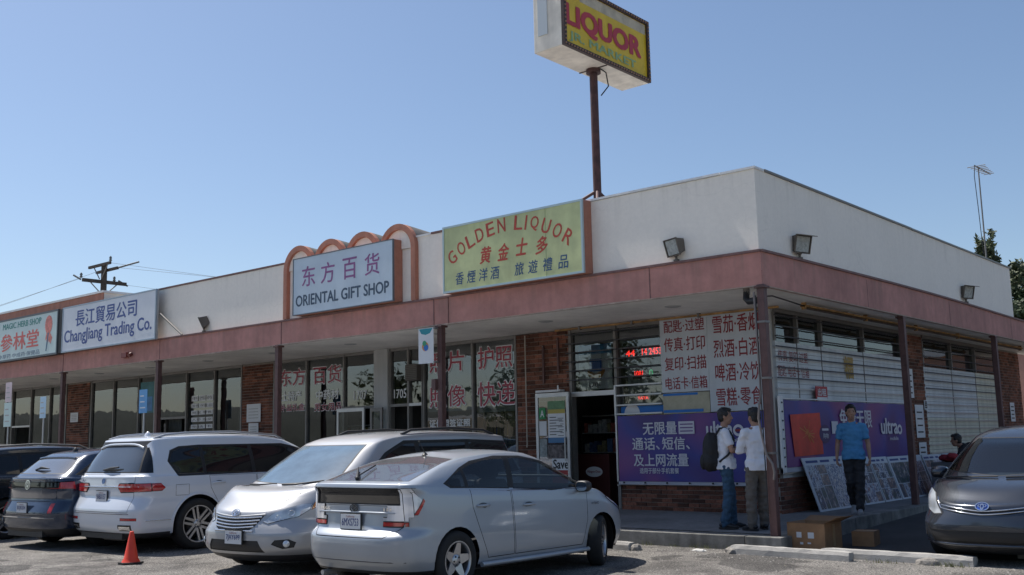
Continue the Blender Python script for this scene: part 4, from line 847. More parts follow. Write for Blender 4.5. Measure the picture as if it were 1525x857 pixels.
HEADL = mat('headlamp', (.52, .56, .60), .08, metal=.35, coat=1, dirt=.35); AMB = mat('amber', (.62, .20, .02), .2, coat=1)
HATG = mat('hatch_dark_glass', (.085, .095, .11), .22, spec=.8, coat=1); HATG.node_tree.nodes['Principled BSDF'].inputs['IOR'].default_value = 1.8
CHRD = mat('dark_chrome', (.10, .105, .12), .2, metal=.8)
VANW = mat('van_windscreen', (.12, .18, .235), .05, spec=.8, var=.25, vscale=2.2)
VANW.node_tree.nodes['Principled BSDF'].inputs['IOR'].default_value = 1.9
def crv(pts):
    """smooth curve through (x, z) points, x descending or ascending"""
    pts = sorted(pts)
    def f(x):
        if x <= pts[0][0]: return pts[0][1]
        if x >= pts[-1][0]: return pts[-1][1]
        for i in range(len(pts)-1):
            if x <= pts[i+1][0]: break
        x0, y0 = pts[i]; x1, y1 = pts[i+1]; t = (x-x0)/(x1-x0)
        m0 = (y1-pts[i-1][1])/(x1-pts[i-1][0]) if i > 0 else (y1-y0)/(x1-x0)
        m1 = (pts[i+2][1]-y0)/(pts[i+2][0]-x0) if i+2 < len(pts) else (y1-y0)/(x1-x0)
        h = x1-x0; t2 = t*t; t3 = t2*t
        return (2*t3-3*t2+1)*y0+(t3-2*t2+t)*h*m0+(-2*t3+3*t2)*y1+(t3-t2)*h*m1
    return f
def cap(w, c, n, N):
    """quarter superellipse from (c,0) to (0,w), N+1 points at even arc length"""
    D = [(c*max(math.cos(t), 0)**(2/n), w*math.sin(t)**(2/n)) for t in [math.pi/2*k/240 for k in range(241)]]
    L = [0]
    for a, b in zip(D, D[1:]): L.append(L[-1]+math.hypot(a[0]-b[0], a[1]-b[1]))
    out = []; j = 0
    for k in range(N+1):
        s = L[-1]*k/N
        while j < 239 and L[j+1] < s: j += 1
        t = (s-L[j])/max(L[j+1]-L[j], 1e-9); out.append((D[j][0]+(D[j+1][0]-D[j][0])*t, D[j][1]+(D[j+1][1]-D[j][1])*t))
    return out
NF, NS, NR = 26, 46, 22
def outline(lv, wp):
    xf, xr, w_, cf, nf, cr, nr = lv['xf'], lv['xr'], lv['w'], lv['cf'], lv['nf'], lv['cr'], lv['nr']
    P = [(xf-cf+a, b) for a, b in cap(w_, cf, nf, NF)]
    P += [(xf-cf+(xr+cr-(xf-cf))*k/NS, w_) for k in range(1, NS)]
    P += [(xr+cr-a, b) for a, b in reversed(cap(w_, cr, nr, NR))]
    z = lv['z'] if callable(lv['z']) else (lambda x, zz=lv['z']: zz)
    return [Vector((x, y*wp(x), z(x)-lv.get('crown', 0)*(y/w_)**2)) for x, y in P]
class Car:
    def __init__(s, name, label, cat, levels, wp, mats, loc, rz, rx=0, sub=5):
        s.root = empty(name, loc, label, cat, rz=rz); s.root.rotation_euler = (0, rx, rz); s.mats = mats
        C = [outline(l, wp) for l in levels]; rows = []; n = len(C)
        for i in range(n-1):
            k = levels[i].get('sub', sub)
            for j in range(k):
                t = j/k; a = C[max(i-1, 0)] if not levels[i].get('hard') else None; d = C[min(i+2, n-1)] if not levels[i+1].get('hard') else None
                row = []
                for q in range(len(C[i])):
                    p1, p2 = C[i][q], C[i+1][q]; p0 = a[q] if a else p1*2-p2; p3 = d[q] if d else p2*2-p1
                    t1 = (p2-p0)*.5; t2 = (p3-p1)*.5; lim = (p2-p1).length*1.0
                    if t1.length > lim: t1 = t1.normalized()*lim
                    if t2.length > lim: t2 = t2.normalized()*lim
                    row.append((2*t**3-3*t*t+1)*p1+(t**3-2*t*t+t)*t1+(-2*t**3+3*t*t)*p2+(t**3-t*t)*t2)
                rows.append(row)
        rows.append(C[-1]); m = len(rows[0]); s.bm = bm = bmesh.new(); V = []
        for r in rows:
            L = [bm.verts.new(p) for p in r]; Rr = [L[0]]+[bm.verts.new((p.x, -p.y, p.z)) for p in r[1:-1]]+[L[-1]]; V.append((L, Rr))
        for (L0, R0), (L1, R1) in zip(V, V[1:]):
            for q in range(m-1):
                for a, b, c, d in ((L0[q], L0[q+1], L1[q+1], L1[q]), (R0[q+1], R0[q], R1[q], R1[q+1])):
                    try: bm.faces.new((a, b, c, d))
                    except ValueError: pass
        bm.faces.new([*V[0][0], *reversed(V[0][1][1:-1])][::-1])
        bmesh.ops.remove_doubles(bm, verts=bm.verts, dist=1e-4)
        bmesh.ops.dissolve_degenerate(bm, edges=bm.edges, dist=1e-5)
        bmesh.ops.recalc_face_normals(bm, faces=bm.faces)
        me = bpy.data.meshes.new('tmp'); bm.to_mesh(me); me.polygons.foreach_set('use_smooth', [True]*len(me.polygons)); me.update()
        s.V = [v.co.copy() for v in me.vertices]; s.N = [v.normal.copy() for v in me.vertices]; s.F = [tuple(p.vertices) for p in me.polygons]
        s.bvh = BVHTree.FromPolygons(s.V, s.F); bpy.data.meshes.remove(me); s.lay = bm.faces.layers.int.new('c')
    def hit(s, o, d):
        p, n, i, _ = s.bvh.ray_cast(Vector(o), Vector(d).normalized())
        return p, s.norm(p)
    def norm(s, co):
        p, n, i, _ = s.bvh.find_nearest(co); f = s.F[i]
        W = [1/max((s.V[k]-p).length, 1e-4)**2 for k in f[:8]]; v = Vector((0, 0, 0))
        for k, w_ in zip(f[:8], W): v += s.N[k]*w_
        return v.normalized()
    def cut(s, poly, plane='xz', side=1, pred=None):
        """faces inside a convex outline projected along y ('xz') or x ('yz'), on one side of the car"""
        bm, lay = s.bm, s.lay; c = (sum(p[0] for p in poly)/len(poly), sum(p[1] for p in poly)/len(poly))
        x0 = min(p[0] for p in poly)-.02; x1 = max(p[0] for p in poly)+.02; z0 = min(p[1] for p in poly)-.02; z1 = max(p[1] for p in poly)+.02
        k = 0 if plane == 'xz' else 1
        for f in bm.faces:
            f[lay] = 0
            q = f.calc_center_median(); 
            if plane == 'xz': ok = q.y*side > 0 and f.normal.y*side > .12
            else: ok = q.x*side > 0 and f.normal.x*side > .10
            if ok and (pred is None or pred(q)):
                us = [v.co[k] for v in f.verts]; zs = [v.co.z for v in f.verts]
                if max(us) > x0 and min(us) < x1 and max(zs) > z0 and min(zs) < z1: f[lay] = 1
        for a, b in zip(poly, poly[1:]+poly[:1]):
            d = (b[0]-a[0], b[1]-a[1]); nn = (d[1], -d[0])
            if nn[0]*(c[0]-a[0])+nn[1]*(c[1]-a[1]) > 0: nn = (-nn[0], -nn[1])     # outward
            co = Vector((a[0], 0, a[1])) if k == 0 else Vector((0, a[0], a[1])); no = Vector((nn[0], 0, nn[1])) if k == 0 else Vector((0, nn[0], nn[1]))
            fs = [f for f in bm.faces if f[lay] == 1]
            if not fs: return []
            g = set(fs); 
            for f in fs: g.update(f.edges); g.update(f.verts)
            bmesh.ops.bisect_plane(bm, geom=list(g), dist=1e-5, plane_co=co, plane_no=no)
            for f in bm.faces:
                if f[lay] == 1 and (f.calc_center_median()-co).dot(no) > 0: f[lay] = 0
        r = [f for f in bm.faces if f[lay] == 1]
        for f in r: f[lay] = 0
        return r
    def take(s, faces, name, m, seal=RUB, inset=.006, depth=0, parent=None, lift=0, label=None):
        if not faces: return None
        b2 = bmesh.new(); mp = {}
        for f in faces:
            vs = []
            for v in f.verts:
                if v.index == -1 or v not in mp: mp.setdefault(v, b2.verts.new(v.co))
                vs.append(mp[v])
            try: b2.faces.new(vs)
            except ValueError: pass
        bmesh.ops.delete(s.bm, geom=faces, context='FACES')
        for f in b2.faces: f.material_index = 0; f.smooth = True
        if inset:
            b2.normal_update(); inner = list(b2.faces); r = bmesh.ops.inset_region(b2, faces=inner, thickness=inset, depth=0, use_even_offset=False, use_boundary=True)
            for f in r['faces']: f.material_index = 1; f.smooth = True
        else: inner = list(b2.faces)
        if depth or lift:
            for v in {v for f in inner for v in f.verts}:
                v.co += s.norm(v.co)*(lift-depth)
        return s.finish(b2, name, [m, seal], parent or s.root, label)
    def finish(s, b2, name, ms, parent, label=None):
        me = bpy.data.meshes.new(name); b2.to_mesh(me); b2.free()
        for m in ms: me.materials.append(m)
        me.polygons.foreach_set('use_smooth', [True]*len(me.polygons)); me.update()
        me.normals_split_custom_set_from_vertices([s.norm(v.co) for v in me.vertices])
        o = link(name, me, parent); setp(o, label); return o
    def arches(s, xs, r, zc, wy):
        for x in xs:
            for sd in (1, -1):
                n = 26; poly = [(x+r*math.cos(2*math.pi*k/n), zc+r*math.sin(2*math.pi*k/n)) for k in range(n)]
                f = s.cut(poly, 'xz', sd)
                bmesh.ops.delete(s.bm, geom=f, context='FACES')
                # faces under the sill inside the arch
                bmesh.ops.delete(s.bm, geom=[g for g in s.bm.faces if g.calc_center_median().y*sd > .35 and math.hypot(g.calc_center_median().x-x, g.calc_center_median().z-zc) < r*.97 and len(g.verts) < 9], context='FACES')
                mb = MB(); P = []
                for yy in (wy, wy-.36):
                    P += [(x+(r+.0)*math.cos(R(-25+230*k/24)), sd*yy, zc+(r+.0)*math.sin(R(-25+230*k/24))) for k in range(25)]
                mb.add(P, [(k, k+1, 26+k, 25+k) for k in range(24)], True); mb.add([P[25+k] for k in range(25)], [tuple(range(25))])
                mb.build('wheel_arch_liner', RUB, s.root, local=True)
    def lip(s, xs, r, zc, m, t=.035):
        for x in xs:
            for sd in (1, -1):
                P = []; N = 26
                for k in range(N+1):
                    a = R(-14+208*k/N)
                    for rr, dd in ((r-.004, .006), (r+t, .010), (r+t+.004, 0)):
                        px, pz = x+rr*math.cos(a), zc+rr*math.sin(a); p, _, _, _ = s.bvh.ray_cast(Vector((px, sd*2, pz)), Vector((0, -sd, 0)))
                        y = p.y if p else sd*.8; P.append((px, y+sd*dd, pz))
                MB().add(P, [(3*k+j, 3*k+j+1, 3*k+j+4, 3*k+j+3) for k in range(N) for j in (0, 1)], True).build('arch_trim', m, s.root, local=True)
    def body(s, m, low=None, zlow=.3, name='body'):
        for f in s.bm.faces:
            c = f.calc_center_median(); f.material_index = 1 if (c.z < (zlow(c.x) if callable(zlow) else zlow)) else 0
        return s.finish(s.bm, name, [m, low or m], s.root)
    def wheel(s, x, y, r, wd, rim, spokes, steer=0, style=0):
        sd = 1 if y > 0 else -1
        w = empty('wheel', (x, y, r)); w.parent = s.root; w.rotation_euler.z = steer; ax = (0, sd, 0)
        MB().lathe((0, 0, 0), [(rim-.01, -wd/2), (r-.035, -wd/2), (r-.008, -wd/2+.02), (r, -wd/2+.05), (r, wd/2-.05), (r-.008, wd/2-.02), (r-.035, wd/2), (rim+.012, wd/2+.002), (rim, wd/2-.008)], 48, ax).build('tyre', TYRE, w, local=True)
        mb = MB(); mb.lathe((0, 0, 0), [(rim+.002, wd/2-.004), (rim-.014, wd/2-.002), (rim-.022, wd/2-.03), (rim-.03, -wd/2)], 48, ax)
        a0 = Vector(ax).orthogonal().normalized(); b0 = Vector(ax).cross(a0); yo = wd/2-.035
        hub = [(0.001, yo+.012), (.045, yo+.010), (.075, yo-.004), (.08, yo-.03)]; mb.lathe((0, 0, 0), hub, 24, ax)
        for k in range(spokes):
            prs = [0] if style == 0 else [-.15, .15]
            for off in prs:
                a = 2*math.pi*k/spokes; d1 = a0*math.cos(a)+b0*math.sin(a); t1 = Vector(ax).cross(d1)
                ae = a+off; d2 = a0*math.cos(ae)+b0*math.sin(ae); t2 = Vector(ax).cross(d2); wi, wo = ((.052, .030) if style == 0 else (.020, .017)); wi *= 5/max(spokes, 5)*1.1 if style == 0 else 1
                p = [d1*.06+t1*off*.2, d2*(rim-.018)]; A = Vector(ax)
                q = [p[0]+t1*wi+A*yo, p[0]-t1*wi+A*yo, p[1]-t2*wo+A*(wd/2-.018), p[1]+t2*wo+A*(wd/2-.018)]
                mb.add(q+[v-A*.03 for v in q], [(0, 1, 2, 3), (0, 4, 5, 1), (1, 5, 6, 2), (2, 6, 7, 3), (3, 7, 4, 0)])
        mb.build('rim', rim_mat if (rim_mat := s.mats.get('rim')) else ALOY, w, local=True)
        MB().lathe((0, 0, 0), [(.001, wd/2-.08), (rim*.62, wd/2-.08), (rim*.62, wd/2-.10), (rim-.03, -wd/2+.02)], 28, ax).build('brake_disc', mat('brake', (.04, .04, .042), .5, metal=.6), w, local=True)
        mb = MB()
        for k in range(5):
            a = 2*math.pi*(k+.5)/5; c = (a0*math.cos(a)+b0*math.sin(a))*.045; mb.cyl(c+Vector(ax)*(yo+.0), c+Vector(ax)*(yo+.018), .009, n=6)
        mb.build('lug_nut', BPL, w, local=True, kind='stuff')
    def plate(s, o, d, w_, h, txt, base=PAPER, tcol=None, rgt=None):
        p, n = s.hit(o, d); n = Vector((n.x, n.y*0, 0)).normalized() if abs(n.x) > .5 else n; up = Vector((0, 0, 1)); rg = up.cross(n).normalized(); c = p+n*.028
        q = empty('number_plate', tuple(c)); q.parent = s.root
        MB().obox((0, 0, 0), rg*w_, n*.012, up*h).build('plate', base, q, local=True); MB().obox(-n*.006, rg*(w_+.025), n*.01, up*(h+.025)).build('plate_frame', BPL, q, local=True)
        MB2 = MB(); text_into(MB2, txt, -rg*w_*.42-up*h*.28+n*.0085, rg, up, w_*.84, h*.5, .01); MB2.build('lettering', tcol or BLUEP, q, local=True)
        MB2 = MB(); text_into(MB2, 'California', -rg*w_*.22+up*h*.28+n*.0085, rg, up, w_*.44, h*.14, .0); MB2.build('lettering', REDD, q, local=True)
    def badge(s, o, d, r, kind='oval', m=CHR):
        p, n = s.hit(o, d); up = Vector((0, 0, 1)); up = (up-n*up.dot(n)).normalized(); rg = up.cross(n).normalized(); c = p+n*.010; mb = MB()
        def ring(cc, a, b, t):
            N = 28; P = []
            for k in range(N):
                th = 2*math.pi*k/N; ct, st = math.cos(th), math.sin(th)
                for u, dz in ((1, 0), (1, .006), ((1-t/a), .006), ((1-t/a), 0)): P.append(cc+rg*a*u*ct+up*b*u*st+n*dz)
            mb.add(P, [(4*k+j, 4*((k+1) % N)+j, 4*((k+1) % N)+j+1, 4*k+j+1) for k in range(N) for j in range(3)])
        if kind == 'oval': ring(c, r, r*.68, .013); ring(c+up*r*.10, r*.62, r*.30, .011); ring(c-up*r*.04, r*.27, r*.52, .010)
        elif kind == 'round':
            ring(c, r, r, .010); t = r*.12
            for sg in (1, -1):
                for (x0, z0), (x1, z1) in (((.62, .62), (.18, -.62)), ((.18, -.62), (0, 0)), ((.26, .8), (.0, .18))):
                    a_, b_ = c+rg*x0*r*sg+up*z0*r, c+rg*x1*r*sg+up*z1*r; dd = (b_-a_).normalized(); mb.obox((a_+b_)/2+n*.003, dd*(b_-a_).length, dd.cross(n)*t, n*.006)
        else:
            ring(c, r, r, .008); N = 20; mb.add([c+n*.004]+[c+rg*r*.8*math.cos(2*math.pi*k/N)+up*r*.8*math.sin(2*math.pi*k/N)+n*.004 for k in range(N)], [(0, k+1, (k+1) % N+1) for k in range(N)])
        return mb.build('badge', m, s.root, local=True)
    def word(s, o, d, txt, w_, h, m=CHR):
        p, n = s.hit(o, d); up = Vector((0, 0, 1)); up = (up-n*up.dot(n)).normalized(); rg = up.cross(n).normalized(); mb = MB()
        text_into(mb, txt, p+n*.012-rg*w_/2-up*h/2, rg, up, w_, h, .015); mb.build('lettering', m, s.root, local=True)
    def strip(s, pts, d, r, m, name='trim', n=6, off=.004):
        P = []
        for o in pts:
            p, nn = s.hit(o, d); P.append(p+nn*off)
        return MB().tube(P, r, n).build(name, m, s.root, local=True)
    def handle(s, x, z, m, L=.20):
        for sd in (1, -1):
            p, n = s.hit((x, sd*2, z), (0, -sd, 0)); X = Vector((1, 0, 0)); up = Vector((0, 0, 1))
            mb = MB(); mb.tube([p+n*.004-X*L/2, p+n*.035-X*L*.36, p+n*.040, p+n*.035+X*L*.36, p+n*.004+X*L/2], [.010, .014, .014, .014, .010], 8); mb.build('door_handle', m, s.root, local=True)
            N = 18; mb = MB(); mb.add([p+n*.0015]+[p+n*.0015+X*.075*math.cos(2*math.pi*k/N)+up*.032*math.sin(2*math.pi*k/N) for k in range(N)], [(0, k+1, (k+1) % N+1) for k in range(N)]); mb.build('handle_recess', mat('handle_shadow', (.10, .11, .12), .5, metal=.3), s.root, local=True)
    def mirror(s, x, y, z, m, L=.20, hh=.14):
        for sd in (1, -1):
            mb = MB(); X = Vector((1, 0, 0)); c = Vector((x, sd*(y+.12), z)); prof = [(-.07, .80), (-.055, 1), (.0, 1), (.05, .78), (.08, .35)]; P = []
            N = 16
            for dx, k in prof:
                for j in range(N):
                    t = 2*math.pi*j/N; ct, st = math.cos(t), math.sin(t); P.append(c+X*dx+Vector((0, L/2*k*math.copysign(abs(ct)**.7, ct), hh/2*k*math.copysign(abs(st)**.7, st))))
            F = [(i*N+j, i*N+(j+1) % N, (i+1)*N+(j+1) % N, (i+1)*N+j) for i in range(4) for j in range(N)]+[tuple(range(4*N, 5*N))]
            mb.add(P, F, True); mo = mb.build('wing_mirror', m, s.root, local=True)
            MB().add([P[j]+X*.002 for j in range(N)], [tuple(range(N-1, -1, -1))]).build('mirror_glass', mat('mirror', (.5, .55, .6), .03, metal=1), mo, local=True)
            MB().tube([(x+.02, sd*(y-.04), z-.05), (x+.01, sd*(y+.06), z-.04)], .028, 8).build('mirror_arm', BPL, mo, local=True)
def seats(c, x0, z, rear=True, far=False, dz=0, back=2.2):
    SM = mat('seat_fabric', (.035, .035, .038), .85, var=.1); r = c.root
    for xx, ys_ in [(x0, (.37, -.37))]+([(x0-.88, (.37, 0, -.37))] if rear else [])+([(x0-1.7, (.37, -.37))] if far else []):
        zq = z; z = z-(dz if xx < x0 else 0)
        for y in ys_:
            mb = MB(); mb.obox((xx, y, z+.07), (.50, 0, .04), (0, .46, 0), (0, 0, .16)); mb.obox((xx-.30, y, z+.40), (.13, 0, .03), (0, .44, 0), (-.13, 0, .58)); mb.obox((xx-.375, y, z+.80), (.09, 0, .02), (0, .25, 0), (-.02, 0, .19)); mb.build('seat', SM, r, local=True, bevel=.04)
        z = zq
    MB().box((x0+.40, -.66, z-.1), (x0+.80, .66, z+.42)).build('dashboard', mat('dash', (.045, .045, .048), .7), r, local=True, bevel=.05)
    mb = MB(); N = 20; ct = Vector((x0+.33, .37, z+.44)); P = [ct+Vector((.06*math.sin(2*math.pi*k/N), .185*math.cos(2*math.pi*k/N), .175*math.sin(2*math.pi*k/N))) for k in range(N+1)]; mb.tube(P, .014, 6).build('steering_wheel', BPL, r, local=True)
    MB().box((x0-back, -.64, z-.28), (x0+.8, .64, z-.16)).build('cabin_floor', BPL, r, local=True)
def lv(z, xf, xr, w_, cf=.8, nf=2.6, cr=.5, nr=3.4, **k): return dict(z=z, xf=xf, xr=xr, w=w_, cf=cf, nf=nf, cr=cr, nr=nr, **k)
def both(car, poly, name, m, plane='xz', **k):
    for sd in (1, -1):
        po = poly if plane == 'xz' else [(a*sd, b) for a, b in poly]
        car.take(car.cut(po, plane, sd if plane == 'xz' else k.get('side', 1)), name, m, **{a: b for a, b in k.items() if a != 'side'})

# ------------------------------------------------------------------ silver hatchback, seen from behind right
SIL = paint('silver_paint', (.36, .395, .44), metal=.38, rough=.40, dust=.12)
def hatchback():
    hood = crv([(2.05, .70), (1.8, .80), (1.5, .89), (1.2, .96), (-2.2, 1.0)]); belt = crv([(2.1, .68), (1.5, .84), (1.0, .90), (0, .94), (-1.2, 1.0), (-2.1, 1.05)])
    wp = crv([(2.25, .93), (1.3, 1.0), (-.3, .985), (-1.4, 1.0), (-2.3, .95)])
    g = lambda a: (lambda x: a)
    L = [lv(.19, 2.02, -1.98, .74, sub=2), lv(.22, 2.12, -2.10, .835, hard=1), lv(.36, 2.21, -2.205, .868, cr=.52), lv(.52, 2.23, -2.23, .872, cr=.52, hard=1),
         lv(.60, 2.215, -2.215, .872, cr=.5), lv(crv([(2.2, .655), (1.3, .70), (-2.2, .67)]), 2.18, -2.12, .868, cr=.45, hard=1),
         lv(crv([(2.15, .68), (1.3, .80), (0, .84), (-2.2, .88)]), 2.12, -2.10, .858, cr=.42, nr=4),
         lv(belt, 2.05, -2.10, .845, cf=.95, cr=.40, nr=4, hard=1),
         lv(crv([(2.0, .735), (1.6, .86), (1.2, .96), (0, .99), (-1.4, 1.04), (-2.1, 1.10)]), 1.80, -2.11, .835, cf=.8, cr=.34, nr=4.5),
         lv(crv([(1.5, .955), (1.15, .995), (0, 1.0), (-1.4, 1.07), (-2.1, 1.14)]), 1.40, -2.10, .825, cf=.62, nf=2.4, cr=.30, nr=4.5, hard=1),
         lv(crv([(1.1, 1.16), (0, 1.20), (-1.4, 1.20), (-2, 1.175)]), .92, -1.95, .765, cf=.5, nf=2.6, cr=.30, nr=4.5),
         lv(crv([(.6, 1.33), (0, 1.37), (-1.0, 1.345), (-1.7, 1.26)]), .47, -1.66, .68, cf=.36, nf=3, cr=.25, nr=4.5),
         lv(crv([(.3, 1.415), (0, 1.445), (-.4, 1.455), (-1.0, 1.41), (-1.5, 1.325)]), .20, -1.42, .615, cf=.28, nf=3.4, cr=.22, nr=4.5, hard=1, crown=.01),
         lv(crv([(.2, 1.452), (-.3, 1.487), (-.9, 1.452), (-1.3, 1.36)]), .0, -1.12, .42, cf=.2, nf=3.4, cr=.2, crown=.012),
         lv(crv([(.1, 1.47), (-.4, 1.492), (-.9, 1.465)]), -.15, -.9, .02, cf=.01, nf=3, cr=.01, nr=3)]
    x, y, a = -1.96, -5.24, R(90.9)   # rear axle position
    c = Car('hatchback_car', 'silver hatchback car nearest the camera, seen from behind with a roof aerial', 'car', L, wp, {}, (x+1.40*math.cos(a), y+1.40*math.sin(a), LOT), a, rx=R(.35))
    c.arches((1.30, -1.40), .345, .325, .80)
    # side glass: three panes in one dark band
    both(c, [(1.05, 1.005), (.62, 1.19), (.30, 1.315), (-.10, 1.385), (-.32, 1.40), (-.40, 1.03), (.3, .99)], 'side_window', CLR, depth=.004, inset=.014)
    both(c, [(-.47, 1.034), (-.39, 1.40), (-.70, 1.385), (-1.0, 1.335), (-1.18, 1.285), (-1.18, 1.07)], 'side_window', CLR, depth=.004, inset=.014)
    both(c, [(-1.21, 1.072), (-1.21, 1.275), (-1.40, 1.205), (-1.52, 1.13), (-1.46, 1.095)], 'quarter_window', CLR, depth=.004, inset=.012)
    both(c, [(1.12, .985), (.66, 1.20), (.31, 1.335), (-.10, 1.405), (-.55, 1.412), (-1.0, 1.36), (-1.22, 1.29), (-1.56, 1.13), (-1.47, 1.075), (-1.2, 1.052), (-.4, 1.012)][:8]+[(-1.47, 1.078)], 'window_trim', RUB, inset=0)
    # doors
    both(c, [(1.12, .982), (.98, .60), (.96, .30), (-.42, .30), (-.45, 1.02)], 'door', SIL, inset=.0085)
    both(c, [(-.435, .30), (-.465, 1.015), (-1.17, 1.056), (-1.15, .86), (-1.05, .62), (-.90, .30)], 'door', SIL, inset=.0085)
    # windscreen and rear glass
    c.take(c.cut([(-.66, 1.02), (.66, 1.02), (.63, 1.2), (.53, 1.40), (-.53, 1.40), (-.63, 1.2)], 'yz', 1, pred=lambda q: q.x > .1), 'windscreen', WSC, inset=.02, depth=.003)
    P = [(-.67, 1.165), (.67, 1.165), (.63, 1.27), (.56, 1.385), (.0, 1.425), (-.56, 1.385), (-.63, 1.27)]
    c.take(c.cut(P, 'yz', -1, pred=lambda q: q.x < -.9), 'rear_window', HATG, inset=.022, depth=.003)
    c.take(c.cut([(-.655, .925), (.655, .925), (.64, 1.10), (-.64, 1.10)], 'yz', -1, pred=lambda q: q.x < -1.9), 'lower_rear_window', CGL, inset=.014, depth=.006)
    # tail lamps: clear upper, red tip and foot
    for sd in (1, -1):
        po = lambda q: [(a*sd, b) for a, b in q]
        c.take(c.cut(po([(.70, .705), (.87, .705), (.87, .752), (.70, .752)]), 'yz', -1, pred=lambda q: q.x < -2.0), 'tail_lamp', REDL, inset=.006, lift=.012)
        c.take(c.cut(po([(.70, .758), (.86, .758), (.86, 1.10), (.67, 1.10)]), 'yz', -1, pred=lambda q: q.x < -1.99), 'tail_lamp', CLRL, inset=.004, lift=.012)
        c.take(c.cut([(-1.94, .82), (-1.86, .965), (-1.885, .99), (-1.978, .82)], 'xz', sd), 'tail_lamp', REDL, inset=.004, lift=.010)
        c.take(c.cut([(-2.02, .758), (-1.975, .82), (-1.895, .975), (-2.0, 1.085), (-2.2, 1.10), (-2.2, .758)], 'xz', sd), 'tail_lamp', CLRL, inset=.004, lift=.012)
        c.take(c.cut([(-2.04, .705), (-2.022, .752), (-2.2, .752), (-2.2, .705)], 'xz', sd), 'tail_lamp', REDL, inset=.004, lift=.010)
        c.take(c.cut([(1.75, .70), (1.95, .62), (2.02, .66), (1.70, .83), (1.45, .86), (1.55, .78)], 'xz', sd), 'headlamp', HEADL, inset=.006, lift=.008)
    # tailgate seam
    c.take(c.cut([(-.52, .585), (.52, .585), (.69, .70), (.69, .918), (-.69, .918), (-.69, .70)], 'yz', -1, pred=lambda q: q.x < -1.9), 'tailgate', SIL, inset=.010)
    c.body(SIL, BPL, lambda x: .255)
    c.strip([(-2, -.62+.124*k, 1.125) for k in range(11)], (1, 0, 0), .016, BPL, 'spoiler_lip', off=.006)
    c.strip([(-3, -.60+.12*k, .842) for k in range(11)], (1, 0, 0), .012, SIL, 'plate_garnish', off=.006)
    c.strip([(-3, -.74+.148*k, .345) for k in range(11)], (1, 0, 0), .006, mat('seam_dark', (.08, .08, .085), .6), 'bumper_crease', off=.0)
    c.plate((-3, .02, .745), (1, 0, 0), .31, .155, '6MXS753'); c.badge((-3, 0, .885), (1, 0, 0), .066, 'oval', CHRD)
    c.word((-3, .48, .878), (1, 0, 0), 'PRIUS', .17, .028); c.word((-3, -.50, .878), (1, 0, 0), 'III', .10, .028); c.word((1.15, -2, .79), (0, 1, 0), 'HYBRID', .16, .026)
    c.handle(-.18+.02, .84, SIL); c.handle(-.98, .87, SIL); c.mirror(.86, .80, 1.01, BPL)
    for x in (1.30, -1.40):
        for y in (.775, -.775): c.wheel(x, y, .315, .19, .205, 5, steer=(R(26) if x > 0 else 0))
    seats(c, .06, .44, dz=.10, back=1.0)
    # aerial, wiper
    r = c.root; p, n = c.hit((-1.02, 0, 3), (0, 0, -1)); MB().lathe(p, [(.04, 0), (.022, .018), (.012, .03)], 12).tube([p+Vector((0, 0, .02)), p+Vector((-.10, 0, .16))], .005, 6).build('aerial', BPL, r, local=True)
    q = [c.hit((-1.98, .10, 3), (0, 0, -1))[0]+Vector((0, 0, .02)), c.hit((-1.90, .18, 3), (0, 0, -1))[0]+Vector((0, 0, .05)), c.hit((-1.62, .48, 3), (0, 0, -1))[0]+Vector((0, 0, .03))]
    MB().tube(q, [.022, .016, .008], 8).build('wiper', BPL, r, local=True)
    q = [c.hit((-1.97+.0, .14, 3), (0, 0, -1))[0]+Vector((0, 0, .03)), c.hit((-1.52, .30, 3), (0, 0, -1))[0]+Vector((0, 0, .02))]; MB().tube(q, .009, 6).build('wiper_blade', BPL, r, local=True)
    for q in (-1, 1): MB().tube([(.98, q*.872, .24), (0, q*.868, .235), (-1.03, q*.872, .24)], .028, 8).build('sill', SIL, r, local=True)
    MB().cyl((-1.9, .45, .2), (-2.16, .45, .19), .028).build('exhaust', ALUL, r, local=True)
    return c
CAR1 = hatchback()

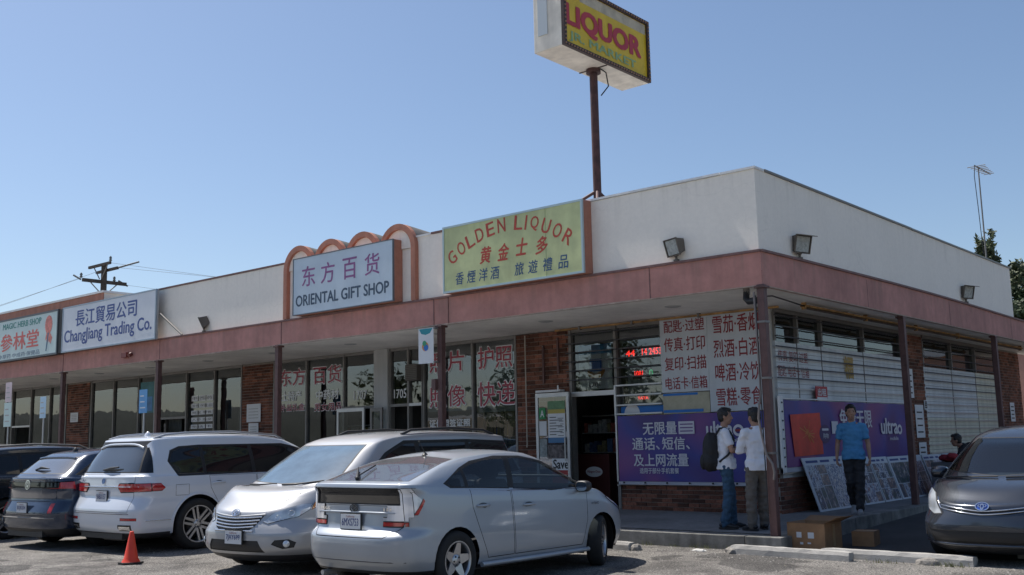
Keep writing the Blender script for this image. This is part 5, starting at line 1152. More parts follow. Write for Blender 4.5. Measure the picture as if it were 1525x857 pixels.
# ------------------------------------------------------------------ taller cars share one set of outlines
def tall(Lf, Lr, W, zb, hood0, cowl, wtop, ztop, rtop, rbase, belt, wb=.93, wr=.72, cf=.8, nf=2.8, cr=.45, nr=4.5, bump=.58, taper=.0, zn=None, roofdrop=0, hb=.05, roof=None):
    cx, cz = cowl; tx, tz = wtop; bl = crv(belt); hx = Lf-.13; h = W/2
    hedge = lambda x: bl(x) if x < cx-.2 else crv([(cx-.2, bl(cx-.2)), ((cx+hx)/2, (bl(cx-.2)*.45+hood0*.55)-.01), (hx, hood0-.03)])(x)
    roof = roof or [(tx, tz), ((tx+rtop[0])/2, ztop), (rtop[0], rtop[1])]
    return [lv(zb-.05, Lf-.22, -Lr+.2, h*.84, sub=2), lv(zb, Lf-.09, -Lr+.10, h*.945, cf=cf, cr=cr, nr=nr, hard=1), lv(zb+.12, Lf-.01, -Lr+.015, h*.985, cf=cf*.9, nf=nf+.5, cr=cr, nr=nr),
        lv(bump, Lf, -Lr, h, cf=cf*.9, nf=nf+.4, cr=cr, nr=nr, hard=1), lv(lambda x: bump+.07, Lf-.012, -Lr+.03, h*.997, cf=cf*.95, nf=nf+.2, cr=cr, nr=nr), lv(lambda x: bump+.16 if x > 0 else bump+.18, Lf-.04, -Lr+.085, h*.985, cf=cf, nf=nf, cr=cr, nr=nr, hard=1),
        lv(lambda x: (hedge(x)*.55+(bump+.16)*.45), Lf-.07, -Lr+.09, h*.985, cf=cf, nf=nf, cr=cr*.95, nr=nr),
        lv(lambda x: hedge(x)-.035, hx, -Lr+.10, h*.965, cf=cf, nf=nf, cr=cr*.9, nr=nr, hard=1),
        lv(lambda x: hedge(x)+(hb if x > cx else .01), (hx*.62+cx*.38)+.0, -Lr+.105, h*(wb+.015), cf=cf*.8, nf=nf, cr=cr*.85, nr=nr),
        lv(lambda x: max(crv([(cx-.7, bl(cx-.7)+.02), (cx-.3, cz-.035), (cx, cz)])(x), 0) if x > cx-.7 else bl(x)+.02, cx, rbase[0], h*wb, cf=.42, nf=2.5, cr=cr*.75, nr=nr, hard=1),
        lv(lambda x: cz+(tz-cz)*.40, cx+(tx-cx)*.40, rbase[0]+(rtop[0]-rbase[0])*.38, h*(wb+(wr-wb)*.36), cf=.38, nf=2.6, cr=cr*.65, nr=nr),
        lv(lambda x: cz+(tz-cz)*.78, cx+(tx-cx)*.77, rbase[0]+(rtop[0]-rbase[0])*.78, h*(wb+(wr-wb)*.78), cf=.32, nf=2.8, cr=cr*.6, nr=nr),
        lv(lambda x: crv(roof)(x)-.045, tx, rtop[0], h*wr, cf=.28, nf=3, cr=cr*.5, nr=nr, hard=1),
        lv(lambda x: crv(roof)(x)-.012, tx-.16, rtop[0]+.10, h*wr*.84, cf=.24, nf=3, cr=.2, nr=4),
        lv(lambda x: crv(roof)(x)+.008, tx-.35, rtop[0]+.3, h*wr*.45, cf=.2, nf=3, cr=.2, nr=4), lv(lambda x: crv(roof)(x)+.012, tx-.5, rtop[0]+.5, .02, cf=.01, nf=3, cr=.01, nr=3)]
one = lambda x: 1
def axle_loc(x, y, a, ax): return (x-ax*math.cos(a), y-ax*math.sin(a), LOT)
def windows(c, polys, frame, m=CGL):
    for i, p in enumerate(polys): both(c, p, 'side_window', m, depth=.004, inset=.012)
    if frame: both(c, frame, 'window_trim', RUB, inset=0)

# ------------------------------------------------------------------ big white car
WHT = paint('white_paint', (.63, .67, .73), metal=.08, rough=.28, dust=.07)
def white_suv():
    belt = [(2.4, 1.02), (1.2, 1.10), (0, 1.12), (-1.6, 1.14), (-2.4, 1.15)]
    L = tall(2.57, 2.58, 2.0, .27, 1.04, (1.62, 1.18), (.62, 1.70), 1.795, (-2.16, 1.745), (-2.44, 1.17), belt, wb=.94, wr=.73, cr=.42, nr=4.2, bump=.66, roof=[(.62, 1.71), (-.1, 1.785), (-1.0, 1.80), (-2.16, 1.765)])
    a = R(91.4); c = Car('white_car', 'large white three-row car with a wide red tail lamp, seen from behind right', 'car', L, one, {}, axle_loc(-8.87, -4.06, a, -1.425), a)
    c.arches((1.68, -1.425), .455, .40, .93); 
    windows(c, [[(-1.30, 1.16), (-1.30, 1.60), (-1.66, 1.585), (-1.82, 1.53), (-1.90, 1.38), (-1.76, 1.17)], [(-1.26, 1.16), (-1.26, 1.60), (-.35, 1.62), (-.35, 1.15)], [(-.30, 1.15), (-.30, 1.62), (.35, 1.60), (.80, 1.50), (1.18, 1.30), (1.32, 1.17)]],
            [(1.40, 1.155), (.82, 1.53), (.36, 1.63), (-1.3, 1.63), (-1.68, 1.61), (-1.85, 1.55), (-1.93, 1.38), (-1.78, 1.145)])
    c.take(c.cut([(-.80, 1.21), (.80, 1.21), (.77, 1.32), (.66, 1.63), (-.66, 1.63), (-.77, 1.32)], 'yz', -1, pred=lambda q: q.x < -1.9), 'rear_window', mat('hatch_glass', (.035, .042, .05), .05, spec=.8, coat=1), inset=.025, depth=.004)
    both(c, [(-2.20, 1.21), (-2.15, 1.60), (-2.60, 1.64), (-2.60, 1.21)], 'rear_window', CGL, inset=.01, depth=.004)
    c.take(c.cut([(-.66, 1.64), (.66, 1.64), (.64, 1.695), (-.64, 1.695)], 'yz', -1, pred=lambda q: q.x < -1.9), 'spoiler_shade', BPL, inset=.004)
    c.take(c.cut([(-.64, 1.63), (.64, 1.63), (.7, 1.70), (-.7, 1.70)], 'yz', -1, pred=lambda q: q.x < -1.9), 'spoiler_shade', BPL, inset=0)
    for sd in (1, -1):
        c.take(c.cut([(a*sd, b) for a, b in [(.42, 1.01), (.50, .92), (1.02, .93), (1.02, 1.06), (.45, 1.055)]], 'yz', -1, pred=lambda q: q.x < -1.9), 'tail_lamp', REDL, inset=.008, lift=.014)
        c.take(c.cut([(-2.02, .985), (-2.08, .935), (-2.6, .93), (-2.6, 1.06), (-2.1, 1.055)], 'xz', sd, pred=lambda q: abs(q.y) > .6), 'tail_lamp', REDL, inset=.008, lift=.014)
        c.take(c.cut([(a*sd, b) for a, b in [(.62, .50), (.92, .50), (.92, .545), (.62, .545)]], 'yz', -1, pred=lambda q: q.x < -1.9), 'reflector', REDL, inset=.005)
        c.take(c.cut([(a*sd, b) for a, b in [(.58, .35), (.84, .35), (.84, .44), (.56, .44)]], 'yz', -1, pred=lambda q: q.x < -1.9), 'exhaust_tip', CHR, inset=.02, lift=.01)
        c.take(c.cut([(-1.60, .85), (-1.60, 1.02), (-1.84, 1.02), (-1.84, .85)], 'xz', sd), 'fuel_flap', WHT, inset=.006) if sd < 0 else None
    c.take(c.cut([(-.78, .62), (.78, .62), (.80, .85), (.80, 1.19), (-.80, 1.19), (-.80, .85)], 'yz', -1, pred=lambda q: q.x < -2.1), 'tailgate', WHT, inset=.007)
    both(c, [(-1.22, 1.14), (-1.20, .88), (-1.0, .60), (-.86, .36), (-.30, .36), (-.30, 1.138)], 'door', WHT, inset=.007); both(c, [(-.29, 1.138), (-.29, .36), (1.10, .36), (1.22, 1.13)], 'door', WHT, inset=.007)
    c.take(c.cut([(-.78, 1.22), (.78, 1.22), (.68, 1.66), (-.68, 1.66)], 'yz', 1, pred=lambda q: q.x > .4), 'windscreen', WSC, inset=.02)
    c.body(WHT, BPL, lambda x: .325)
    c.strip([(-3, -.88+.16*k, 1.005) for k in range(12)], (1, 0, 0), .012, CHR, 'chrome_bar', off=.006)
    for sd in (1, -1): c.strip([(-1.9+.0*k, 0, 0) for k in range(0)] or [(x, sd*3, .50) for x in (-2.35, -2.2, -2.05, -1.93)], (0, -sd, 0), .009, CHR, 'side_trim')
    c.strip([(-3, -.80+.16*k, .60) for k in range(11)], (1, 0, 0), .006, mat('seam_dark', (.08, .08, .085), .6), 'bumper_crease', off=0)
    c.plate((-3, 0, .86), (1, 0, 0), .31, .155, '9ABX157'); c.badge((-3, 0, 1.09), (1, 0, 0), .045, 'disc', mat('round_badge', (.08, .16, .35), .2)); c.word((-3, .62, 1.10), (1, 0, 0), 'X7', .12, .05); None
    c.handle(-1.05, 1.02, WHT, .24); c.handle(.05, 1.0, WHT, .24); c.mirror(.98, .95, 1.2, WHT, .24, .17)
    for x in (1.68, -1.425):
        for y in (.875, -.875): c.wheel(x, y, .395, .27, .285, 6, style=1)
    seats(c, .55, .82, far=True); c.lip((1.68, -1.425), .455, .40, WHT, .03)
    r = c.root
    for sd in (1, -1):
        P = [c.hit((x, sd*.66, 3), (0, 0, -1))[0]+Vector((0, 0, h)) for x, h in ((.5, .0), (.3, .05), (-.6, .058), (-1.5, .055), (-1.85, .04), (-2.05, .0))]; MB().tube(P, .019, 8).build('roof_rail', ALOY, r, local=True)
    p, n = c.hit((-1.75, 0, 3), (0, 0, -1)); mb = MB(); mb.lathe(p, [(.06, -.01), (.045, .03), (.02, .06), (.004, .07)], 12); mb.build('aerial', WHT, r, local=True)
    q, n = c.hit((-3, -.08, 1.27), (1, 0, 0)); MB().tube([q+n*.02+Vector((0, .25, -.02)), q+n*.035+Vector((0, 0, .0)), q+n*.03+Vector((0, -.22, .02))], [.012, .022, .012], 8).build('wiper', BPL, r, local=True)
    c.strip([(-2.19, -.62+.124*k, 3) for k in range(11)], (0, 0, -1), .02, WHT, 'spoiler', off=.004)
    MB().box((-2.50, -.6, .22), (-2.0, .6, .34)).build('rear_undertray', BPL, r, local=True); MB().cyl((-2.3, .2, .26), (-2.3, -.3, .26), .09).build('silencer', ALU, r, local=True)
    return c
CAR2 = white_suv()

# ------------------------------------------------------------------ silver minivan, nose out
SND = paint('sand_silver_paint', (.40, .41, .43), metal=.45, rough=.42, dust=.14)
def minivan():
    belt = [(2.3, .90), (1.6, 1.03), (.8, 1.06), (-1, 1.07), (-2.5, 1.10)]
    L = tall(2.54, 2.54, 1.985, .22, .875, (1.80, 1.07), (.85, 1.60), 1.75, (-2.20, 1.68), (-2.46, 1.12), belt, wb=.93, wr=.72, cf=.95, nf=2.35, cr=.4, nr=5, bump=.52, hb=.07, roof=[(.85, 1.62), (.3, 1.71), (-.5, 1.75), (-1.4, 1.74), (-2.2, 1.70)])
    a = R(-86); c = Car('minivan', 'silver minivan facing the camera between the big white car and the hatchback', 'van', L, one, {}, axle_loc(-4.50, -4.80, a, 1.56), a)
    c.arches((1.56, -1.47), .37, .34, .92)
    windows(c, [[(1.02, 1.11), (.62, 1.42), (.20, 1.58), (-.02, 1.59), (-.06, 1.10)], [(-.12, 1.10), (-.10, 1.59), (-1.15, 1.59), (-1.15, 1.11)], [(-1.22, 1.12), (-1.22, 1.59), (-2.1, 1.56), (-2.22, 1.2), (-2.2, 1.14)]],
            [(1.25, 1.08), (.62, 1.46), (.20, 1.62), (-1.2, 1.625), (-2.12, 1.59), (-2.27, 1.12)])
    c.take(c.cut([(-.80, 1.115), (0, 1.085), (.80, 1.115), (.72, 1.34), (.62, 1.575), (-.62, 1.575), (-.72, 1.34)], 'yz', 1, pred=lambda q: q.x > .4), 'windscreen', VANW, inset=.022, depth=.003)
    for sd in (1, -1):
        po = lambda q: [(a*sd, b) for a, b in q]
        c.take(c.cut(po([(.455, .66), (.53, .635), (.80, .715), (.87, .79), (.875, .872), (.80, .868), (.56, .77)]), 'yz', 1, pred=lambda q: q.x > 1.4), 'headlamp', HEADL, inset=.006, lift=.008)
        c.take(c.cut(po([(.878, .79), (.94, .855), (.955, .90), (.93, .91), (.878, .885)]), 'yz', 1, pred=lambda q: q.x > 1.4), 'headlamp', AMB, inset=.005, lift=.008)
        c.take(c.cut(po([(.62, .40), (.74, .345), (.84, .36), (.86, .42), (.80, .46), (.66, .45)]), 'yz', 1, pred=lambda q: q.x > 1.4), 'fog_lamp_bay', BPL, inset=.006, depth=.012)
        for yy, zz, rr in ((.62, .712, .034), (.74, .762, .038)):
            p, n = c.hit((3, sd*yy, zz), (-1, 0, 0)); MB().lathe(p+n*.004, [(rr, .004), (rr*.93, .010), (rr*.85, .004), (.001, -.001)], 18, n).build('lamp_reflector', CHR, c.root, local=True)
        p, n = c.hit((3, sd*.78, .405), (-1, 0, 0)); MB().lathe(p+n*.0, [(.001, .016), (.035, .012), (.042, 0)], 16, n).build('fog_lamp', HEADL, c.root, local=True)
    G = [(-.45, .735), (-.33, .58), (-.25, .545), (.25, .545), (.33, .58), (.45, .735), (.44, .75), (0, .70), (-.44, .75)]
    c.take(c.cut([(-.46, .74), (-.36, .60), (-.28, .555), (.28, .555), (.36, .60), (.46, .74)], 'yz', 1, pred=lambda q: q.x > 2), 'grille', BPL, inset=.006, depth=.008)
    c.take(c.cut([(-.52, .30), (.52, .30), (.44, .44), (-.44, .44)], 'yz', 1, pred=lambda q: q.x > 2), 'lower_grille', BPL, inset=.01, depth=.012)
    # bonnet seam
    both(c, [(1.0, 1.055), (1.05, .6), (1.0, .30), (-.10, .30), (-.10, 1.08)], 'door', SND, inset=.007); both(c, [(-.12, 1.08), (-.12, .30), (-1.05, .30), (-1.2, .8), (-1.2, 1.09)], 'door', SND, inset=.007)
    c.body(SND, BPL, lambda x: .265)
    for k, (z, wy) in enumerate(((.585, .36), (.622, .39), (.660, .415), (.70, .435))):
        c.strip([(3, -wy+2*wy*j/14, z+.022*abs(-1+2*j/14)**1.5) for j in range(15)], (-1, 0, 0), .0115, CHR, 'grille_bar', off=.004)
    c.strip([(3, -.47+.94*j/18, .728-.03*(1-abs(-1+2*j/18)**1.3)+.02) for j in range(19)], (-1, 0, 0), .014, SND, 'grille_top', off=.002)
    c.strip([(3, -.36+.72*j/14, .552) for j in range(15)], (-1, 0, 0), .012, CHR, 'grille_bar', off=.004)
    c.badge((3, 0, .765), (-1, 0, 0), .072, 'oval'); c.plate((3, .06, .475), (-1, 0, 0), .31, .155, '7JAY699')
    for sd in (1, -1):   # bonnet edges
        P = [c.hit((x, sd*y, 3), (0, 0, -1))[0]+Vector((0, 0, .0)) for x, y in ((1.62, .80), (1.85, .77), (2.05, .70), (2.2, .60))]; MB().tube(P, .005, 6).build('bonnet_seam', mat('seam_dark', (.08, .08, .085), .6), c.root, local=True)
        q = [c.hit((x, sd*y+.05, 3), (0, 0, -1))[0]+Vector((0, 0, .02)) for x, y in ((1.80, .15), (1.72, .35), (1.60, .62))]
        q = [c.hit((x, sd*.0+y, 3), (0, 0, -1))[0]+Vector((0, 0, .018)) for x, y in (((1.83, .10), (1.80, .32), (1.62, .66)) if sd > 0 else ((1.76, -.62), (1.83, -.35), (1.79, -.05)))]; MB().tube(q, [.014, .012, .008], 6).build('wiper', BPL, c.root, local=True)
        P = [c.hit((x, sd*.64, 3), (0, 0, -1))[0]+Vector((0, 0, h)) for x, h in ((.15, 0), (-.05, .05), (-.9, .062), (-1.7, .055), (-1.95, 0))]; MB().tube(P, .02, 8).build('roof_rail', BPL, c.root, local=True)
    c.handle(.12, .92, SND); c.handle(-.30, .92, SND); c.mirror(1.02, .94, 1.10, SND, .24, .19)
    for x in (1.56, -1.47):
        for y in (.865, -.865): c.wheel(x, y, .335, .22, .215, 7)
    seats(c, .45, .74, far=True)
    MB().box((.1, -.48, 1.745), (-.55, .48, 1.762)).build('sunroof', CGL, c.root, local=True) if False else None
    return c
CAR3 = minivan()

# ------------------------------------------------------------------ dark blue crossover and black car at the left
NAVY = paint('navy_paint', (.013, .028, .062), metal=.35, rough=.22, dust=.04)
def navy_suv():
    belt = [(2.3, .98), (1.3, 1.03), (0, 1.05), (-1.4, 1.10), (-2.3, 1.13)]
    L = tall(2.38, 2.35, 1.92, .24, 1.0, (1.45, 1.10), (.55, 1.52), 1.62, (-1.72, 1.50), (-2.20, 1.16), belt, wb=.92, wr=.70, cr=.5, nr=3.6, bump=.60, roof=[(.55, 1.54), (0, 1.60), (-.7, 1.615), (-1.3, 1.58), (-1.75, 1.52)])
    a = R(93.1); c = Car('navy_car', 'dark blue crossover car left of the big white car, seen from behind', 'car', L, one, {}, axle_loc(-10.75, -4.55, a, -1.35), a)
    c.arches((1.45, -1.35), .40, .36, .88)
    windows(c, [[(-.95, 1.13), (-.95, 1.44), (-1.50, 1.38), (-1.85, 1.20), (-1.8, 1.16)], [(-.90, 1.13), (-.90, 1.45), (0, 1.47), (0, 1.09)], [(.06, 1.09), (.06, 1.47), (.6, 1.35), (1.1, 1.11)]], [(1.2, 1.08), (.6, 1.39), (.06, 1.50), (-.95, 1.48), (-1.52, 1.41), (-1.93, 1.18), (-1.9, 1.145)][:6])
    c.take(c.cut([(-.74, 1.20), (.74, 1.20), (.70, 1.30), (.60, 1.47), (-.60, 1.47), (-.70, 1.30)], 'yz', -1, pred=lambda q: q.x < -1.5), 'rear_window', mat('navy_hatch_glass', (.09, .10, .12), .06, spec=.8, coat=1), inset=.025, depth=.004)
    c.take(c.cut([(-.80, .985), (.80, .985), (.80, 1.07), (-.80, 1.07)], 'yz', -1, pred=lambda q: q.x < -2.0), 'light_bar', CGL, inset=.008, lift=.010)
    for sd in (1, -1):
        c.take(c.cut([(a*sd, b) for a, b in [(.45, .975), (.95, .96), (.96, 1.08), (.5, 1.06)]], 'yz', -1, pred=lambda q: q.x < -1.9), 'tail_lamp', REDL, inset=.006, lift=.012)
        c.take(c.cut([(-1.95, 1.0), (-2.5, .96), (-2.5, 1.08), (-1.98, 1.08)], 'xz', sd), 'tail_lamp', REDL, inset=.006, lift=.012)
        c.take(c.cut([(a*sd, b) for a, b in [(.70, .58), (.78, .58), (.78, .74), (.70, .74)]], 'yz', -1, pred=lambda q: q.x < -1.9), 'reflector', REDL, inset=.004)
    c.take(c.cut([(-.62, .54), (.62, .54), (.66, .77), (-.66, .77)], 'yz', -1, pred=lambda q: q.x < -2.0), 'plate_recess', NAVY, inset=.006, depth=.012)
    c.take(c.cut([(-.76, .775), (.76, .775), (.78, 1.16), (-.78, 1.16)], 'yz', -1, pred=lambda q: q.x < -2.0), 'tailgate', NAVY, inset=.007)
    both(c, [(-.93, 1.10), (-1.0, .75), (-.82, .34), (0, .34), (.02, 1.06)], 'door', NAVY, inset=.007); both(c, [(.03, 1.06), (.01, .34), (.95, .34), (1.1, 1.04)], 'door', NAVY, inset=.007)
    c.body(NAVY, BPL, lambda x: .33)
    c.plate((-3, 0, .66), (1, 0, 0), .31, .155, '8XJR204'); c.badge((-3, 0, 1.03), (1, 0, 0), .078, 'round')
    c.strip([(-3, -.82+.164*k, .50) for k in range(11)], (1, 0, 0), .012, ALU, 'bumper_trim', off=0)
    for x in (1.45, -1.35):
        for y in (.84, -.84): c.wheel(x, y, .355, .24, .235, 5, style=1)
    seats(c, .3, .72); c.handle(-.80, .98, NAVY); c.handle(.14, .96, NAVY); c.mirror(.88, .9, 1.1, NAVY)
    r = c.root; p, n = c.hit((-1.45, 0, 3), (0, 0, -1)); MB().lathe(p, [(.05, -.01), (.04, .02), (.015, .06), (.003, .065)], 10).build('aerial', BPL, r, local=True)
    q, n = c.hit((-3, 0, 1.27), (1, 0, 0)); MB().tube([q+n*.02+Vector((0, .22, -.02)), q+n*.04, q+n*.02+Vector((0, -.22, .0))], [.010, .024, .008], 8).build('wiper', BPL, r, local=True)
    c.strip([(-1.76, -.56+.112*k, 3) for k in range(11)], (0, 0, -1), .022, NAVY, 'spoiler', off=.004)
    MB().box((-2.28, -.55, .2), (-1.9, .55, .30)).build('rear_undertray', BPL, r, local=True)
    return c
CAR4 = navy_suv()
BLK = paint('black_paint', (.006, .007, .009), metal=0, rough=.2, dust=.03)
def black_suv():
    belt = [(2.4, 1.02), (1.2, 1.06), (0, 1.08), (-1.6, 1.12), (-2.4, 1.14)]
    L = tall(2.45, 2.45, 1.96, .25, 1.02, (1.50, 1.14), (.55, 1.60), 1.69, (-1.95, 1.60), (-2.30, 1.16), belt, wb=.93, wr=.72, roof=[(.55, 1.60), (-.1, 1.67), (-1.0, 1.68), (-1.95, 1.62)])
    a = R(92); c = Car('black_car', 'black estate-bodied car at the left edge, mostly hidden by the dark blue car', 'car', L, one, {}, axle_loc(-13.75, -4.9, a, -1.4), a)
    c.arches((1.5, -1.4), .40, .36, .90)
    windows(c, [[(-1.15, 1.16), (-1.15, 1.52), (-1.75, 1.48), (-2.0, 1.25), (-1.95, 1.18)], [(-1.1, 1.16), (-1.1, 1.53), (-.1, 1.55), (-.1, 1.12)], [(-.05, 1.12), (-.05, 1.55), (.6, 1.42), (1.15, 1.14)]], [(1.25, 1.12), (.6, 1.46), (-.05, 1.58), (-1.15, 1.56), (-1.77, 1.51), (-2.05, 1.22)])
    c.take(c.cut([(-.76, 1.20), (.76, 1.20), (.64, 1.54), (-.64, 1.54)], 'yz', -1, pred=lambda q: q.x < -1.7), 'rear_window', CGL, inset=.025, depth=.004)
    for sd in (1, -1): c.take(c.cut([(a*sd, b) for a, b in [(.6, .95), (.98, .93), (.98, 1.08), (.6, 1.05)]], 'yz', -1, pred=lambda q: q.x < -1.9), 'tail_lamp', REDL, inset=.006, lift=.012)
    c.body(BLK, BPL, lambda x: .32); c.plate((-3, 0, .8), (1, 0, 0), .31, .155, '7KPD318')
    for x in (1.5, -1.4):
        for y in (.85, -.85): c.wheel(x, y, .36, .24, .24, 5, style=1)
    for sd in (1, -1):
        P = [c.hit((x, sd*.64, 3), (0, 0, -1))[0]+Vector((0, 0, h)) for x, h in ((.3, 0), (.1, .05), (-.8, .055), (-1.5, .05), (-1.75, 0))]; MB().tube(P, .017, 8).build('roof_rail', ALU, c.root, local=True)
    c.strip([(-3, -.80+.16*k, .42) for k in range(11)], (1, 0, 0), .012, CHR, 'bumper_trim', off=0)
    return c
CAR5 = black_suv()

# ------------------------------------------------------------------ dark grey car, facing the camera at the right
GRY = paint('grey_paint', (.040, .048, .063), metal=.55, rough=.24, dust=.05)
def grey_wagon():
    belt = [(2.1, .82), (1.4, .93), (.6, .98), (-1, 1.0), (-2.3, 1.04)]
    L = tall(2.31, 2.30, 1.775, .19, .80, (1.55, 1.0), (.55, 1.47), 1.575, (-1.95, 1.47), (-2.20, 1.05), belt, wb=.92, wr=.70, cf=.95, nf=2.3, bump=.48, hb=.06, roof=[(.55, 1.48), (0, 1.555), (-.6, 1.575), (-1.9, 1.50)])
    a = R(-91.6); c = Car('grey_car', 'dark grey car facing the camera at the right edge beside the leaning boards', 'car', L, one, {}, axle_loc(2.88, .48, a, 1.38)[:2]+(LOT+.055,), a, rx=R(1.6))
    c.arches((1.38, -1.40), .345, .32, .82)
    windows(c, [[(1.0, 1.03), (.5, 1.33), (.1, 1.43), (-.05, 1.43), (-.08, 1.02)], [(-.12, 1.02), (-.10, 1.44), (-1.05, 1.43), (-1.05, 1.03)], [(-1.1, 1.04), (-1.1, 1.43), (-1.8, 1.39), (-2.0, 1.1)]], [(1.15, 1.0), (.5, 1.36), (.1, 1.46), (-1.1, 1.465), (-1.82, 1.42), (-2.05, 1.05)])
    c.take(c.cut([(-.74, 1.06), (0, 1.01), (.74, 1.06), (.66, 1.26), (.56, 1.45), (-.56, 1.45), (-.66, 1.26)], 'yz', 1, pred=lambda q: q.x > .3), 'windscreen', WSC, inset=.022, depth=.003)
    for sd in (1, -1):
        po = lambda q: [(a*sd, b) for a, b in q]
        c.take(c.cut(po([(.50, .60), (.62, .585), (.85, .66), (.87, .82), (.80, .89), (.66, .83)]), 'yz', 1, pred=lambda q: q.x > 1.2), 'headlamp', HEADL, inset=.006, lift=.010)
        c.take(c.cut(po([(.76, .33), (.86, .33), (.87, .50), (.80, .52)]), 'yz', 1, pred=lambda q: q.x > 1.2), 'lamp_bay', HEADL, inset=.006, depth=.006)
    c.take(c.cut([(-.62, .275), (.62, .275), (.70, .42), (-.70, .42)], 'yz', 1, pred=lambda q: q.x > 1.5), 'lower_grille', BPL, inset=.012, depth=.014)
    c.take(c.cut([(-.50, .655), (-.30, .615), (0, .60), (.30, .615), (.50, .655), (.50, .672), (-.50, .672)], 'yz', 1, pred=lambda q: q.x > 1.5), 'grille', BPL, inset=.004, depth=.010)
    both(c, [(.98, .975), (1.0, .6), (.9, .26), (-.10, .26), (-.10, 1.0)], 'door', GRY, inset=.006)
    c.body(GRY, BPL, lambda x: .225)
    for dz in (0, .038): c.strip([(3, -.52+1.04*j/20, .610+dz+.055*abs(-1+2*j/20)**1.4) for j in range(21)], (-1, 0, 0), .0085, CHR, 'grille_bar', off=.004)
    for sd in (1, -1): c.strip([(3, sd*(.52+.02*k), .66+.03*k) for k in range(5)], (-1, 0, 0), .008, CHR, 'grille_bar', off=.006)
    c.strip([(3, -.80+.16*j, .255) for j in range(11)], (-1, 0, 0), .022, GRY, 'bumper_lip', off=.004)
    c.badge((3, 0, .70), (-1, 0, 0), .082, 'oval'); p, n = c.hit((3, 0, .70), (-1, 0, 0)); up = (Vector((0, 0, 1))-n*n.z).normalized(); rg = up.cross(n)
    MB().add([p+n*.006]+[p+n*.006+rg*.078*math.cos(k*.3142)+up*.053*math.sin(k*.3142) for k in range(20)], [(0, k+1, (k+1) % 20+1) for k in range(20)]).build('badge_back', mat('badge_blue', (.02, .08, .40), .2, coat=1), c.root, local=True)
    for q in ([(1.60, .10), (1.56, .35), (1.42, .62)], [(1.50, -.66), (1.58, -.35), (1.58, .0)]):
        MB().tube([c.hit((x, y, 3), (0, 0, -1))[0]+Vector((0, 0, .018)) for x, y in q], [.013, .011, .008], 6).build('wiper', BPL, c.root, local=True)
    seats(c, .25, .58); c.mirror(.92, .83, 1.02, GRY, .23, .16); c.handle(.05, .85, GRY)
    for x in (1.38, -1.40):
        for y in (.785, -.785): c.wheel(x, y, .315, .2, .21, 5)
    return c
CAR6 = grey_wagon()
# ================================================================== PEOPLE
def _basis(d, hint=Vector((0, 0, 1))):
    d = d.normalized(); a = hint-d*hint.dot(d)
    if a.length < 1e-3: a = d.orthogonal()
    a.normalize(); return d.cross(a), a          # side, up-ish
def cone(mb, p0, p1, r0, r1, flat=1.0, hint=(1, 0, 0), n=14, round_=True):
    """rounded tapering limb piece; flat scales the radius along the hint direction"""
    p0, p1 = Vector(p0), Vector(p1); d = (p1-p0).normalized(); s, u = _basis(d, Vector(hint)); P = []; prof = []
    if round_:
        for t in (80, 55, 30): prof.append((-math.sin(R(t))*r0, math.cos(R(t))*r0, 0))
    prof += [(0, r0, 0), (0, r1, 1)]
    if round_:
        for t in (30, 55, 80): prof.append((math.sin(R(t))*r1, math.cos(R(t))*r1, 1))
    for h, r, e in prof:
        c = (p1 if e else p0)+d*h
        for k in range(n): a = 2*math.pi*k/n; P.append(c+s*r*math.cos(a)+u*r*math.sin(a)*flat)
    m = len(prof); mb.add(P, [(i*n+k, i*n+(k+1) % n, (i+1)*n+(k+1) % n, (i+1)*n+k) for i in range(m-1) for k in range(n)]+[tuple(range(n-1, -1, -1)), tuple(range((m-1)*n, m*n))])
def chain(mb, pts, flat=1.0, hint=(1, 0, 0)):
    for (p, r), (q, s) in zip(pts, pts[1:]): cone(mb, p, q, r, s, flat, hint)
def ell(mb, c, rx, ry, rz, yaw=0, n=14, m=9, tilt=0):
    P = []; c = Vector(c); M = Matrix.Rotation(yaw, 3, 'Z') @ Matrix.Rotation(tilt, 3, 'Y')
    for j in range(1, m):
        t = math.pi*j/m
        for k in range(n): a = 2*math.pi*k/n; P.append(c+M @ Vector((rx*math.sin(t)*math.cos(a), ry*math.sin(t)*math.sin(a), rz*math.cos(t))))
    P += [c+M @ Vector((0, 0, rz)), c-M @ Vector((0, 0, rz))]; T = len(P)-2
    mb.add(P, [((j)*n+k, (j+1)*n+k, (j+1)*n+(k+1) % n, j*n+(k+1) % n) for j in range(m-2) for k in range(n)]+[(T, k, (k+1) % n) for k in range(n)]+[(T+1, (m-2)*n+(k+1) % n, (m-2)*n+k) for k in range(n)])
def fuse(mb, name, m, parent, vox=.011, smooth=4, wrinkle=0, wscale=14, label=None):
    """one continuous skin over all the pieces"""
    o = mb.build(name, m, parent, local=True); md = o.modifiers.new('r', 'REMESH'); md.mode = 'VOXEL'; md.voxel_size = vox; md.use_smooth_shade = True
    if smooth: sm = o.modifiers.new('s', 'SMOOTH'); sm.factor = .5; sm.iterations = smooth
    bpy.context.view_layer.update(); me = bpy.data.meshes.new_from_object(o.evaluated_get(bpy.context.evaluated_depsgraph_get()))
    o.modifiers.clear(); old = o.data; o.data = me; bpy.data.meshes.remove(old); me.name = name
    if not me.materials: me.materials.append(m)
    if wrinkle:
        from mathutils import noise
        me.update(); N = [v.normal.copy() for v in me.vertices]
        for v, nn in zip(me.vertices, N):
            q = v.co; k = noise.noise(Vector((q.x*wscale, q.y*wscale, q.z*wscale*1.7)))+.5*noise.noise(Vector((q.x*wscale*2.3, q.y*wscale*2.3, q.z*wscale*2.3))); v.co = q+nn*wrinkle*k
    me.polygons.foreach_set('use_smooth', [True]*len(me.polygons)); me.update(); return setp(o, label)
